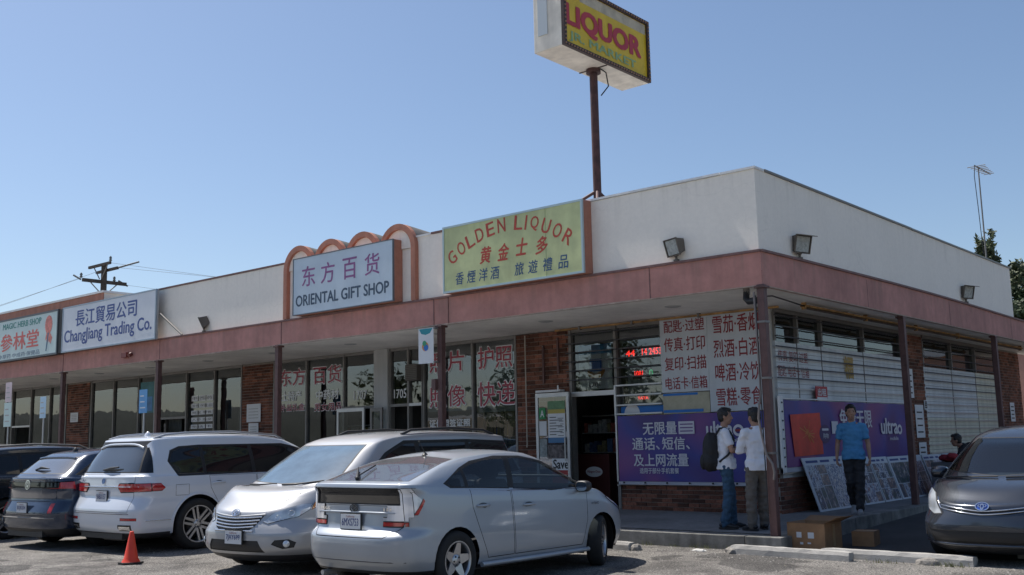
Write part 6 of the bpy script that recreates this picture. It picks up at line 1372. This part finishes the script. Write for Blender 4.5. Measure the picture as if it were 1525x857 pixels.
SKIN = mat('skin', (.36, .20, .135), .55, var=.08, vscale=20); HAIR = mat('black_hair', (.012, .010, .010), .5, var=.3, vscale=60)
def hand(mb, w, d, pn, th, curl=.5, s=1):
    """w wrist, d pointing direction, pn palm normal, th side of the thumb"""
    w, d, pn, th = Vector(w), Vector(d).normalized(), Vector(pn).normalized(), Vector(th).normalized()
    cone(mb, w+d*.01, w+d*.075, .026, .030, .55, pn)
    for k, (o, L) in enumerate(((.030, .070), (.011, .080), (-.010, .074), (-.029, .058))):
        b = w+d*.082+th*o*.85; c = curl*(1+.12*k); a1 = b+(d*math.cos(c*.7)+pn*math.sin(c*.7))*L*.5; a2 = a1+(d*math.cos(c*1.7)+pn*math.sin(c*1.7))*L*.5
        chain(mb, [(b, .0105), (a1, .0095), (a2, .008)])
    b = w+d*.03+th*.026; a1 = b+(d*.6+th*.7+pn*.35).normalized()*.038; a2 = a1+(d*.9+th*.15+pn*.4).normalized()*.032; chain(mb, [(b, .014), (a1, .0115), (a2, .009)])
def person(label, loc, rz, J, top, legs, shoes, sleeve='short', hair='short', yaw=0, cat='person', collar=False, H=1.0):
    root = empty('person', loc, label, cat, rz=rz); root.scale = (H, H, H)
    # ---- one continuous body: head, neck, trunk, arms, hands, legs
    b = MB(); hc = Vector(J['head']); nk = Vector(J['neck']); ch = Vector(J['chest']); pv = Vector(J['pelvis'])
    ell(b, hc+Vector((0, 0, .02)), .092, .076, .108, yaw); M = Matrix.Rotation(yaw, 3, 'Z'); F = lambda x, y, z: hc+M @ Vector((x, y, z))
    ell(b, F(.022, 0, -.055), .062, .058, .070, yaw); ell(b, F(.052, 0, -.098), .024, .026, .020, yaw)      # jaw and chin
    cone(b, F(.082, 0, .018), F(.105, 0, -.026), .009, .014); ell(b, F(.093, 0, -.030), .014, .018, .010, yaw)     # nose
    for sd in (1, -1): ell(b, F(-.005, sd*.078, -.008), .018, .008, .032, yaw); ell(b, F(.072, sd*.030, .030), .018, .024, .009, yaw); ell(b, F(.066, sd*.036, -.035), .018, .018, .02, yaw)
    ell(b, F(.082, 0, -.062), .012, .024, .007, yaw); ell(b, F(.080, 0, -.073), .012, .020, .007, yaw)
    cone(b, hc-Vector((.012, 0, .05)), nk-Vector((0, 0, .05)), .052, .058)
    chain(b, [(pv+Vector((0, 0, .02)), .115), (ch-Vector((0, 0, .12)), .115), (ch+Vector((0, 0, .05)), .12)], .66)
    for sd, q in (('l', 1), ('r', -1)):
        S, E, W = [Vector(J[k+sd]) for k in ('sh', 'el', 'wr')]; cone(b, nk-Vector((0, 0, .06)), S, .045, .050); chain(b, [(S, .052), (S.lerp(E, .5), .046), (E, .038)]); chain(b, [(E, .038), (E.lerp(W, .35), .038), (W, .024)])
        hd = J.get('hd'+sd); hand(b, W, hd[0], hd[1], hd[2], hd[3])
        Hp, K, A = [Vector(J[k+sd]) for k in ('hip', 'kn', 'an')]; chain(b, [(Hp, .082), (Hp.lerp(K, .5), .07), (K, .052)]); chain(b, [(K, .052), (K.lerp(A, .35), .053), (A, .035)])
    body = fuse(b, 'body', SKIN, root, .0085, 3)
    # eyes, brows, mouth
    for sd in (1, -1):
        e = MB(); ell(e, F(.076, sd*.031, .012), .009, .012, .007, yaw, 8, 6); e.build('eye', mat('eye_dark', (.02, .015, .012), .2), body, local=True)
        e = MB(); cone(e, F(.086, sd*.018, .034), F(.078, sd*.048, .034), .0035, .003, n=6); e.build('eyebrow', HAIR, body, local=True)
    e = MB(); cone(e, F(.093, -.018, -.068), F(.093, .018, -.068), .003, .003, n=6); e.build('mouth', mat('lips', (.25, .09, .07), .5), body, local=True)
    # ---- hair
    h = MB(); ell(h, F(-.018, 0, .048), .098, .085, .098, yaw); ell(h, F(-.045, 0, -.005), .066, .078, .085, yaw); ell(h, F(.035, 0, .098), .062, .064, .038, yaw)
    for sd in (1, -1): ell(h, F(.005, sd*.072, .045), .045, .014, .05, yaw)
    fuse(h, 'hair', HAIR, root, .008, 2, .009, 38)
    # ---- trousers
    t = MB(); chain(t, [(pv+Vector((0, 0, .0)), .135), (pv-Vector((0, 0, .05)), .150)], .74)
    for sd in 'lr':
        Hp, K, A = [Vector(J[k+sd]) for k in ('hip', 'kn', 'an')]; f = legs[1]
        chain(t, [(Hp+Vector((0, 0, .0)), .098), (Hp.lerp(K, .5), .085), (K, .068*f)]); chain(t, [(K, .068*f), (K.lerp(A, .5), .064*f), (A+Vector((0, 0, -.005)), .058*f)]); cone(t, A+Vector((0, 0, .03)), A-Vector((0, 0, .02)), .060*f, .058*f, round_=False)
    fuse(t, 'trousers', legs[0], root, .011, 3, .017, 10)
    # ---- shirt
    s_ = MB(); lo = pv+Vector((0, 0, J.get('hem', .0)))
    cone(s_, lo-Vector((0, 0, .03)), lo+Vector((0, 0, .12)), .192, .176, .82, round_=False); chain(s_, [(lo+Vector((0, 0, .08)), .172), (ch-Vector((0, 0, .12)), .158), (ch+Vector((0, 0, .05)), .158)], .72)
    for sd in 'lr':
        S, E, W = [Vector(J[k+sd]) for k in ('sh', 'el', 'wr')]; cone(s_, nk-Vector((0, 0, .085)), S, .056, .058); cone(s_, ch+Vector((0, 0, .03)), S-Vector((0, 0, .02)), .11, .058, .75)
        if sleeve == 'short': cone(s_, S, S.lerp(E, .60), .061, .059); cone(s_, S.lerp(E, .45), S.lerp(E, .72), .057, .062, round_=False)
        else: chain(s_, [(S, .066), (E, .058)]); chain(s_, [(E, .058), (E.lerp(W, .9), .042)])
    cone(s_, nk-Vector((0, 0, .11)), nk-Vector((0, 0, .055)), .078, .064)
    fuse(s_, 'shirt', top, root, .0105, 7, .015, 9)
    if collar:
        m_ = MB()
        for sd in (1, -1): m_.add([nk+Vector((.055, 0, -.085)), nk+Vector((.075, sd*.035, -.09)), nk+Vector((.050, sd*.07, -.035)), nk+Vector((-.03, sd*.07, -.015)), nk+Vector((.04, sd*.045, -.02))], [(0, 1, 2, 4), (4, 2, 3)])
        m_.build('collar', top, root, local=True)
    # ---- shoes
    for sd in 'lr':
        A = Vector(J['an'+sd]); a = J.get('toe'+sd, 0); d = Vector((math.cos(a), math.sin(a), J.get('pitch'+sd, 0))); z0 = A-Vector((0, 0, .045)); m_ = MB()
        cone(m_, z0-d*.045+Vector((0, 0, .012)), z0+d*.10, .044, .042, .8, (0, 0, 1)); cone(m_, z0+d*.08-Vector((0, 0, .006)), z0+d*.165-Vector((0, 0, .012)), .043, .034, .75, (0, 0, 1)); cone(m_, z0, A+Vector((0, 0, .03)), .045, .046)
        fuse(m_, 'shoe', shoes[0], root, .008, 2)
        m_ = MB(); n_ = Vector((-d.y, d.x, 0)).normalized(); O = z0-Vector((0, 0, .043)); P = []
        for x, w_ in ((-.09, .018), (-.075, .034), (0, .040), (.09, .045), (.15, .040), (.19, .020), (.198, .006)):
            P.append((x, w_))
        ring = [O+d*x+n_*w_ for x, w_ in P]+[O+d*x-n_*w_ for x, w_ in reversed(P)]; m_.prism(ring, (0, 0, .024)); m_.build('sole', shoes[1], root, local=True)
    return root
v = lambda *a: a
WS = mat('white_cotton', (.74, .75, .80), .85, var=.04); DENIM = mat('denim', (.035, .085, .15), .85, var=.25, vscale=22); KHAKI = mat('khaki', (.13, .115, .10), .85, var=.12, vscale=18)
BLUSH = mat('blue_polo', (.07, .25, .47), .8, var=.08); DTROU = mat('dark_trousers', (.022, .022, .026), .8, var=.15); BSHOE = mat('black_shoe', (.015, .015, .018), .45); GSHOE = mat('grey_shoe', (.30, .30, .31), .6, var=.2)
FOLD = dict(shl=v(.0, .175, 1.395), ell=v(.09, .225, 1.14), wrl=v(.185, -.02, 1.165), shr=v(.0, -.175, 1.395), elr=v(.09, -.225, 1.13), wrr=v(.175, .02, 1.115),
    hdl=(v(.1, -1, -.15), v(-1, 0, 0), v(0, 0, 1), .6), hdr=(v(-.2, 1, .15), v(-1, 0, 0), v(0, 0, 1), .7))
J1 = dict(head=v(.02, 0, 1.625), neck=v(-.005, 0, 1.50), chest=v(-.01, 0, 1.27), pelvis=v(0, 0, .95), **FOLD,
    hipl=v(0, .09, .90), knl=v(.045, .10, .48), anl=v(.06, .12, .09), hipr=v(0, -.09, .90), knr=v(.02, -.10, .48), anr=v(-.06, -.10, .09), toel=.15, toer=-.15, hem=-.06)
M1 = person('standing man in a white t-shirt with a black backpack, arms folded', (-1.04, .56, .155), R(30), J1, WS, (DENIM, 1.15), (BSHOE, BSHOE), yaw=R(-5), H=1.015)
# the backpack on his back and its straps
bp = empty('backpack', (-1.04, .56, .155), 'black rounded backpack worn by the standing man in the white t-shirt', 'backpack', rz=R(30))
BK = mat('backpack_black', (.016, .016, .018), .7, var=.2); mb = MB(); ell(mb, (-.225, 0, 1.16), .115, .155, .27); ell(mb, (-.24, 0, 1.00), .125, .17, .17); cone(mb, (-.17, 0, 1.30), (-.17, 0, .98), .12, .14, .6); fuse(mb, 'bag', BK, bp, .011, 4, .006, 12)
mb = MB(); ell(mb, (-.335, 0, .98), .05, .12, .12); fuse(mb, 'front_pocket', BK, bp, .010, 3)
for sd in (1, -1):
    MB().tube([(-.13, sd*.10, 1.38), (-.07, sd*.115, 1.475), (.0, sd*.125, 1.485), (.075, sd*.13, 1.43), (.13, sd*.135, 1.33), (.12, sd*.155, 1.20), (.03, sd*.178, 1.08), (-.10, sd*.165, .98)], [.016]*8, 8).build('strap', BK, bp, local=True)
MB().tube([(-.17, .03, 1.43), (-.18, .0, 1.47), (-.17, -.03, 1.43)], .007, 6).build('handle', BK, bp, local=True)
J2 = dict(J1); J2.update(head=v(.015, 0, 1.62), anl=v(.02, .11, .09), knl=v(.03, .11, .48), knr=v(.07, -.11, .48), anr=v(.10, -.13, .09), toel=.3, toer=-.3, hem=-.07)
M2 = person('standing man seen from behind in a white long-sleeved shirt at the corner post', (-.50, .50, .15), R(148), J2, WS, (KHAKI, 1.2), (BSHOE, BSHOE), sleeve='long', yaw=R(8), H=1.01)
J3 = dict(head=v(.03, -.0, 1.625), neck=v(.005, 0, 1.50), chest=v(.0, 0, 1.27), pelvis=v(0, 0, .95), shl=v(0, .178, 1.395), ell=v(-.02, .235, 1.13), wrl=v(.05, .25, .89), shr=v(0, -.178, 1.395), elr=v(-.03, -.24, 1.13), wrr=v(.04, -.26, .89),
    hdl=(v(.1, 0, -1), v(0, -1, 0), v(1, 0, 0), .7), hdr=(v(.1, 0, -1), v(0, 1, 0), v(1, 0, 0), .7), hipl=v(0, .085, .90), knl=v(.07, .08, .50), anl=v(.12, .055, .095), hipr=v(0, -.085, .90), knr=v(.06, -.07, .50), anr=v(-.24, -.055, .165), toel=.05, toer=-.05, pitchr=-.55, hem=-.05)
M3 = person('man in a blue polo shirt walking towards the camera past the leaning picture boards', (-.12, 3.12, .228), R(-71), J3, BLUSH, (DTROU, 1.15), (GSHOE, GSHOE), yaw=R(14), collar=True, H=1.0)
# someone bending over the boards behind the dark grey car
J4 = dict(head=v(.40, 0, 1.10), neck=v(.30, 0, 1.02), chest=v(.16, 0, .86), pelvis=v(-.10, 0, .62), shl=v(.26, .18, .98), ell=v(.38, .24, .76), wrl=v(.56, .18, .74), shr=v(.26, -.18, .98), elr=v(.36, -.24, .74), wrr=v(.55, -.16, .70),
    hdl=(v(1, 0, -.2), v(0, 0, -1), v(0, -1, 0), .4), hdr=(v(1, 0, -.2), v(0, 0, -1), v(0, 1, 0), .4), hipl=v(-.10, .09, .60), knl=v(.22, .12, .46), anl=v(.02, .12, .09), hipr=v(-.10, -.09, .60), knr=v(.22, -.12, .46), anr=v(.0, -.12, .09), toel=.1, toer=-.1, hem=-.02)
M4 = person('person in dark clothes crouching, only the head showing behind the dark grey car', (.05, 9.1, .23), R(200), J4, DTROU, (DTROU, 1.0), (BSHOE, BSHOE), sleeve='long')
cl = empty('red_cloth', (-.1, 8.3, .9), 'small red bundle beside the wing mirror of the dark grey car', 'cloth'); mb = MB(); ell(mb, (-.35, 8.6, .98), .22, .26, .08); ell(mb, (-.25, 8.4, 1.02), .12, .14, .07); o = fuse(mb, 'bundle', mat('red_cloth', (.28, .02, .03), .8), None, .02, 3, .02, 9); o.parent = cl; o.location = (.1, -8.3, -.9)
mb = MB().box((-.62, 8.2, .23), (-.12, 9.0, .90)); mb.build('crate', mat('grey_crate', (.12, .12, .13), .7), cl)
# ================================================================== LOT FURNITURE AND BACKGROUND
rnd = random.Random(5)
def wheelstop(label, a, b, broken=None, w_=.17, h=.115, name='wheel_stop'):
    a = Vector((*a, LOT)); b = Vector((*b, LOT)); d = (b-a); L = d.length; d.normalize(); n = Vector((-d.y, d.x, 0)); o = empty(name, tuple((a+b)/2), label, 'wheel stop'); mb = MB()
    K = max(int(L/.12), 3); prof = [(-.5, 0), (-.47, .62), (-.33, 1), (.33, 1), (.47, .62), (.5, 0)]; P = []
    for i in range(K+1):
        t = i/K; j = lambda s: rnd.uniform(-s, s); sh = 1 if 0 < i < K else .93
        for y, z in prof: P.append(a+d*(L*t+(j(.012) if i in (0, K) else 0))+n*(y*w_*sh+j(.003))+Vector((0, 0, z*h*sh+(j(.004) if z else -.02))))
    m = len(prof); mb.add(P, [(i*m+k, (i+1)*m+k, (i+1)*m+k+1, i*m+k+1) for i in range(K) for k in range(m-1)]+[tuple(range(m)), tuple(range(K*m+m-1, K*m-1, -1))]); mb.build('block', CONCS, o); return o
CONCS = mat('stop_concrete', (.40, .385, .36), .92, var=.12, vscale=16, var2=.12, v2scale=2.5, bump=.6, bscale=70)
CONCB = mat('broken_concrete', (.27, .25, .225), .95, var=.35, vscale=30, bump=1., bscale=50)
wheelstop('long concrete wheel stop in front of the cardboard box, broken at its left end', (-.42, -.50), (1.30, -.62))
wheelstop('long concrete wheel stop running from behind the first towards the dark grey car', (.80, -.33), (2.72, -.40))
wheelstop('short end of a wheel stop showing beyond the silver hatchback', (-2.6, -.80), (-1.83, -.86))
wheelstop('wheel stop under the nose of the dark grey car', (2.95, .55), (4.6, .50))
for x in (-5.9, -9.3, -12.6): wheelstop('wheel stop under the parked cars', (x, -.82), (x+1.8, -.82))['group'] = 'wheel stops hidden under the parked cars'
def rubble(label, c, s, m, seed, name='concrete_chunk', cat='rubble'):
    r = random.Random(seed); bm = bmesh.new(); bmesh.ops.create_icosphere(bm, subdivisions=2, radius=1)
    from mathutils import noise
    for q in bm.verts: k = 1+.28*noise.noise(q.co*1.7+Vector((seed, 0, 0)))+.1*noise.noise(q.co*5); q.co = Vector((q.co.x*s[0]*k, q.co.y*s[1]*k, max(q.co.z*s[2]*k, -.3*s[2])))
    me = bpy.data.meshes.new(name); bm.to_mesh(me); bm.free(); me.materials.append(m); o = link(name, me, None, c); return setp(o, label, cat)
rubble('broken lump of concrete leaning against the right wheel stop', (2.20, -.52, LOT+.01), (.16, .08, .075), CONCB, 3)
rubble('broken rough end piece on the left of the front wheel stop', (-.40, -.52, LOT+.01), (.13, .10, .085), CONCB, 8)
rubble('small broken lump beside the short wheel stop end', (-1.78, -.84, LOT+.01), (.10, .09, .08), CONCB, 12)
rubble('flat white stone on the asphalt before the kerb', (-.93, -.52, LOT+.005), (.11, .045, .028), mat('pale_stone', (.55, .54, .51), .9, var=.1), 5, 'stone', 'stone')
P = []; mb = MB()   # loose grit and pebbles on the lot
for k in range(2600):
    x, y = rnd.uniform(-9, 5), rnd.uniform(-6.5, -.2); 
    if rnd.random() < .5: y = rnd.uniform(-1.2, -.16)
    s = rnd.uniform(.004, .016); z = LOT; a = rnd.uniform(0, 3); c, q = math.cos(a)*s, math.sin(a)*s
    mb.add([(x+c, y+q, z), (x-q, y+c, z), (x-c, y-q, z), (x+q, y-c, z), (x, y, z+s*.9)], [(0, 1, 4), (1, 2, 4), (2, 3, 4), (3, 0, 4)])
setp(mb.build('gravel', mat('grit', (.30, .28, .25), .9, island=.6)), 'loose grit scattered over the asphalt', 'gravel', kind='stuff')
# tufts of weeds at the kerb and stops
mb = MB()
for cx_, cy_, n_, hh in ((-2.0, -.2, 22, .09), (-1.1, -.19, 26, .10), (-.6, -.2, 16, .08), (1.7, -.62, 30, .07), (2.5, -.60, 60, .08), (-1.5, -.18, 18, .06)):
    for k in range(n_):
        x = cx_+rnd.gauss(0, .09); y = cy_+rnd.gauss(0, .012); h = hh*rnd.uniform(.4, 1); lx, ly = rnd.uniform(-.04, .04), rnd.uniform(-.03, .02)
        mb.add([(x-.003, y, LOT), (x+.003, y, LOT), (x+lx*.5+.002, y+ly*.5, LOT+h*.6), (x+lx, y+ly, LOT+h)], [(0, 1, 2), (0, 2, 3)])
setp(mb.build('weeds', mat('dry_weed', (.17, .18, .07), .9, island=.5)), 'dry weeds along the kerb and wheel stops', 'weeds', kind='stuff')
# cardboard boxes
CARD = mat('cardboard', (.34, .19, .095), .85, var=.1, vscale=6, var2=.12, v2scale=3); CARDI = mat('cardboard_inside', (.24, .135, .07), .9); TAPE = mat('tape', (.40, .26, .14), .35)
def cbox(label, x, y, w_, d, h, rz, openf=True, z=None):
    z = z if z is not None else LOT+.01; o = empty('cardboard_box', (x, y, z), label, 'box', rz=rz); t = .006
    for a, b in (((-w_/2, -d/2, 0), (w_/2, -d/2+t, h)), ((-w_/2, d/2-t, 0), (w_/2, d/2, h)), ((-w_/2, -d/2+t, 0), (-w_/2+t, d/2-t, h)), ((w_/2-t, -d/2+t, 0), (w_/2, d/2-t, h)), ((-w_/2+t, -d/2+t, 0), (w_/2-t, d/2-t, t))): MB().box(a, b).build('panel', CARD, o, local=True)
    if openf:
        for (p, q, out) in (((-w_/2, -d/2), (w_/2, -d/2), (0, .5, -.85)), ((-w_/2, d/2), (w_/2, d/2), (0, .95, .25)), ((-w_/2, -d/2), (-w_/2, d/2), (.6, 0, -.75)), ((w_/2, -d/2), (w_/2, d/2), (.8, .0, .35))):
            v_ = Vector(out).normalized()*d*.42; A, Bq = Vector((*p, h)), Vector((*q, h)); MB().prism([A, Bq, Bq+v_*.97, A+v_], v_.cross(Bq-A).normalized()*.005).build('flap', CARDI, o, local=True)
    else:
        MB().box((-w_/2, -d/2, h-.003), (w_/2, d/2, h)).build('panel', CARD, o, local=True); MB().box((-w_/2-.001, -.03, h), (w_/2+.001, .03, h+.001)).build('tape', TAPE, o, local=True)
    return o
b1 = cbox('large open cardboard box with white printed marks standing behind the wheel stop', .36, .42, .56, .50, .37, R(-3))
for k, (x, z, w_, h) in enumerate(((-.14, .17, .075, .075), (.03, .165, .09, .08), (-.09, .08, .045, .03), (.02, .09, .05, .02))): MB().box((x, -.254, z), (x+w_, -.2515, z+h)).build('printed_mark', PAPER, b1, local=True)
MB().box((.282, -.02, .05), (.283, .05, .35)).build('tape', TAPE, b1, local=True)
b2 = cbox('small cardboard box lying half behind the large open one', .86, .98, .30, .34, .20, R(8), False, z=LOT+.035)
# traffic cone
co = empty('traffic_cone', (-6.92, -5.71, LOT), 'small orange traffic cone on a black base behind the big white car', 'traffic cone')
MB().prism([(-6.92+.17*math.cos(R(45*k+22)), -5.71+.17*math.sin(R(45*k+22)), LOT+.001) for k in range(8)], (0, 0, .028)).build('base', RUB, co, bevel=.004)
MB().lathe((-6.92, -5.71, LOT+.029), [(.125, 0), (.118, .012), (.095, .05), (.028, .40), (.022, .415), (.014, .415), (.016, .3)], 28).build('cone', mat('cone_orange', (.75, .055, .02), .45, var=.08), co)
# roof aerial
an = empty('aerial_mast', (-.45, 12.7, 5.0), 'thin roof aerial mast with a yagi head at the back of the building', 'aerial'); ax_, ay_, ANT_T = -.45, 12.75, 7.93
MB().cyl((ax_, ay_, 4.2), (ax_, ay_, ANT_T), .022, .016, n=8).build('mast', ALU, an)
MB().cyl((ax_+.0, ay_-.3, ANT_T-.02), (ax_, ay_+1.0, ANT_T+.0), .014, n=6).build('boom', ALU, an)
for k, L_ in enumerate((.42, .36, .33, .30, .28, .26, .24)): MB().cyl((ax_-L_/2, ay_-.15+k*.17, ANT_T-.012), (ax_+L_/2, ay_-.15+k*.17, ANT_T-.012), .010, n=6).build('element', ALU, an)
MB().tube([(ax_, ay_-.28, ANT_T-.02), (ax_, ay_-.38, ANT_T-.3), (ax_, ay_-.28, ANT_T-1.2), (ax_, ay_-.2, ANT_T-2.2)], .010, 6).build('cable', DARKM, an)
# utility pole with wires
ux, uy = -45.9, 14.2; WOOD = mat('pole_wood', (.075, .062, .052), .9, var=.3, vscale=5)
u = empty('utility_pole', (ux, uy, 0), 'dark wooden utility pole with crossarms behind the left end of the building', 'utility pole')
MB().cyl((ux, uy, -.1), (ux, uy, 11.45), .20, .155, n=14).build('pole', WOOD, u)
for dy, z in ((-.22, 11.45), (.22, 11.22)): MB().box((ux-1.25, uy+dy-.06, z-.07), (ux+1.05, uy+dy+.06, z+.07)).build('crossarm', WOOD, u)
MB().box((ux-.07, uy-1.2, 10.45), (ux+.07, uy+1.3, 10.63)).build('crossarm', WOOD, u); MB().box((ux-.07, uy-2.1, 8.85), (ux+.07, uy+1.0, 9.02)).build('crossarm', WOOD, u)
for s in (-1, 1): MB().cyl((ux, uy+s*.8, 10.5), (ux, uy+s*.1, 9.85), .03, n=6).build('arm_brace', ALU, u); MB().cyl((ux+s*.7, uy-.2, 11.35), (ux+s*.1, uy-.2, 10.7), .03, n=6).build('arm_brace', ALU, u)
INS = mat('insulator', (.12, .13, .13), .3)
for (x, y, z) in ((ux+1.05, uy-.22, 11.52), (ux, uy-1.28, 10.63), (ux, uy+.6, 10.63), (ux, uy-1.0, 9.02)): MB().lathe((x, y, z), [(.03, 0), (.09, .05), (.05, .12), (.08, .18), (.04, .27), (.001, .3)], 10).build('insulator', INS, u)
WIRE = mat('wire', (.16, .17, .18), .5)
def wire(a, b, sag, r=.012):
    a, b = Vector(a), Vector(b); return [a.lerp(b, t/14)-Vector((0, 0, sag*4*(t/14)*(1-t/14))) for t in range(15)]
for (a, b, sg) in (((ux+1.1, uy+.22, 11.22), (8, 60, 11), 2.2), ((ux+1.0, uy-.2, 11.45), (6, 64, 10.5), 2.6), ((ux, uy+1.4, 10.5), (0, 70, 9.5), 2.4), ((ux, uy-1.3, 10.6), (-150, -5, 9), 3), ((ux-.8, uy+.2, 11.3), (-150, 0, 9.5), 3)):
    MB().tube(wire(a, b, sg), .009, 4).build('wire', WIRE, u)
for a, b in (((ux+1.1, uy+.22, 11.22), (ux+2.0, uy+.9, 11.5)), ((ux, uy-1.3, 10.55), (ux-.4, uy-1.5, 10.8)), ((ux, uy+1.4, 10.45), (ux-.3, uy+1.0, 10.75))): MB().cyl(a, b, .05, n=8).build('insulator', INS, u)

# ---------------------------------------------------------------- trees
LEAF = mat('leaf_dark', (.050, .075, .030), .7, island=.55, var=.3, vscale=1.5); LEAF2 = mat('leaf_olive', (.085, .105, .045), .7, island=.55, var=.3, vscale=1.5); BARK = mat('bark', (.12, .095, .075), .95, var=.3, vscale=8)
def tree(label, x, y, h, blobs, n, leaf, m, seed, lean=0, z0=0, r0=.22):
    r = random.Random(seed); o = empty('tree', (x, y, z0), label, 'tree'); pts = [(x, y, z0-.2), (x+lean*.3, y+.1, z0+h*.3), (x+lean*.7, y-.1, z0+h*.6), (x+lean, y, z0+h*.86)]
    mb = MB(); mb.tube(pts, [r0, r0*.8, r0*.5, r0*.15], 10)
    for (bx, by, bz, br, bzr) in blobs:
        s = Vector(pts[2]).lerp(Vector(pts[1]), r.uniform(0, .8)); e = Vector((x+bx, y+by, z0+bz)); md = (s+e)/2+Vector((r.uniform(-.2, .2), r.uniform(-.2, .2), -.2)); mb.tube([s, md, e], [r0*.35, r0*.22, r0*.08], 7)
    mb.build('trunk', BARK, o); mb = MB(); tot = sum(b[3]**2*b[4] for b in blobs)
    for (bx, by, bz, br, bzr) in blobs:
        clumps = [(r.gauss(0, .42), r.gauss(0, .42), r.gauss(0, .42)) for _ in range(int(14+10*br))]
        for k in range(int(n*br*br*bzr/tot)):
            c = r.choice(clumps); q = Vector((x+bx+br*(c[0]+r.gauss(0, .16)), y+by+br*(c[1]+r.gauss(0, .16)), z0+bz+bzr*(c[2]+r.gauss(0, .15)))); s = leaf*r.uniform(.6, 1.3)
            a = Vector((r.gauss(0, 1), r.gauss(0, 1), r.gauss(0, 1))).normalized(); b_ = a.orthogonal().normalized(); mb.add([q-a*s, q+b_*s*.38, q+a*s, q-b_*s*.38], [(0, 1, 2, 3)])
    mb.build('crown', m, o); return o
tree('tall dark tree showing above the roof behind the aerial mast', -5.2, 30, 8.6, [(0, 0, 8.4, .42, .8), (-.2, .2, 7.5, .75, .85), (.8, 0, 7.0, .95, .85), (-.9, 0, 6.5, .9, .9), (.3, 0, 5.0, 1.3, 1.0)], 22000, .12, LEAF2, 2, z0=.2)
tree('dark green tree right of the white end wall', -3.4, 29, 7.1, [(.1, 0, 6.7, .7, .8), (-.5, 0, 5.8, .9, .9), (.8, 0, 5.2, .9, .9), (.1, .3, 4.3, 1.2, 1.0), (1.3, .2, 4.0, 1.1, 1.0)], 20000, .12, LEAF, 5, z0=.2)
# salmon brick building at the far right
fb = empty('far_building', (2, 30, 0), 'salmon coloured low building at the right edge beyond the end wall', 'building'); SAL = mat('salmon_wall', (.50, .27, .20), .9, var=.1, vscale=6)
MB().box((-2.95, 24, .0), (14, 34, 4.15)).build('wall', SAL, fb); MB().box((-3.1, 23.85, 4.15), (14.1, 34.1, 4.38)).build('roof_edge', WHITEP, fb); MB().box((-2.3, 23.93, .3), (-1.2, 23.99, 2.4)).build('door', DARKM, fb); MB().box((1, 23.93, 1.2), (3.2, 23.99, 2.6)).build('window', CGL, fb)
# ---------------------------------------------------------------- across the street, behind the camera: seen only as reflections
def shed(label, x0, x1, z1, m, y=-48):
    o = empty('street_building', ((x0+x1)/2, y, 0), label, 'building'); MB().box((x0, y-12, 0), (x1, y, z1)).build('wall', m, o); MB().box((x0-.2, y-12.1, z1), (x1+.2, y+.15, z1+.25)).build('roof_edge', WHITEP, o)
    x = x0+1.5
    while x < x1-3: MB().box((x, y-.02, .6), (x+2.2, y+.02, 2.7)).build('window', CGL, o); x += 3.6
shed('beige low shop row across the street', -62, -28, 3.6, mat('beige_wall', (.42, .37, .29), .9)); shed('grey low shop row across the street', -27, 2, 4.2, mat('grey_wall', (.30, .30, .30), .9)); shed('tan low shop row across the street', 4, 44, 3.8, mat('tan_wall', (.38, .28, .20), .9))
for k, (x, hh) in enumerate(((-52, 8), (-41, 7), (-33, 9), (-22, 7.5), (-13, 9), (-4, 8), (6, 7), (17, 9), (29, 8))):
    tree('street tree across the road', x, -36-(k % 3)*1.5, hh*.68, [(0, 0, hh*.75, 2.2, 1.8), (1.2, .3, hh*.6, 1.8, 1.5), (-1.3, -.2, hh*.6, 1.9, 1.4)], 1500, .26, LEAF, 30+k, z0=LOT)['group'] = 'street trees across the road'

# low hills closing the horizon behind the camera
mb = MB(); P = []; r = random.Random(3); K = 60
from mathutils import noise as _n
for k in range(K+1):
    a = R(150+230*k/K); d = 760
    for j, (dd, hh) in enumerate(((0, -2), (40, .45), (95, .8), (150, 1.0), (230, .0))):
        h = 33+8*_n.noise(Vector((k*.16, 1.3, 0)))+4*_n.noise(Vector((k*.6, j, 5))); P.append((math.cos(a)*(d+dd), math.sin(a)*(d+dd), h*hh if hh > 0 else -2))
mb.add(P, [(5*k+j, 5*(k+1)+j, 5*(k+1)+j+1, 5*k+j+1) for k in range(K) for j in range(4)], True)
setp(mb.build('hills', mat('hill_scrub', (.045, .052, .042), .95, var=.3, vscale=.02)), kind='structure')
rl = random.Random(77); mb = MB()   # small litter, dry leaves and paper flecks
for k in range(150):
    x, y = rl.uniform(-8, 5), rl.uniform(-6, -.2); s = rl.uniform(.008, .026); a = rl.uniform(0, 6.28); c, q = math.cos(a)*s, math.sin(a)*s
    mb.add([(x+c, y+q, LOT+.004), (x-q*.6, y+c*.6, LOT+.009), (x-c, y-q, LOT+.004), (x+q*.6, y-c*.6, LOT+.007)], [(0, 1, 2, 3)])
setp(mb.build('litter', mat('litter', (.34, .30, .23), .9, island=.7)), 'dry leaves and paper flecks on the asphalt', 'litter', kind='stuff')
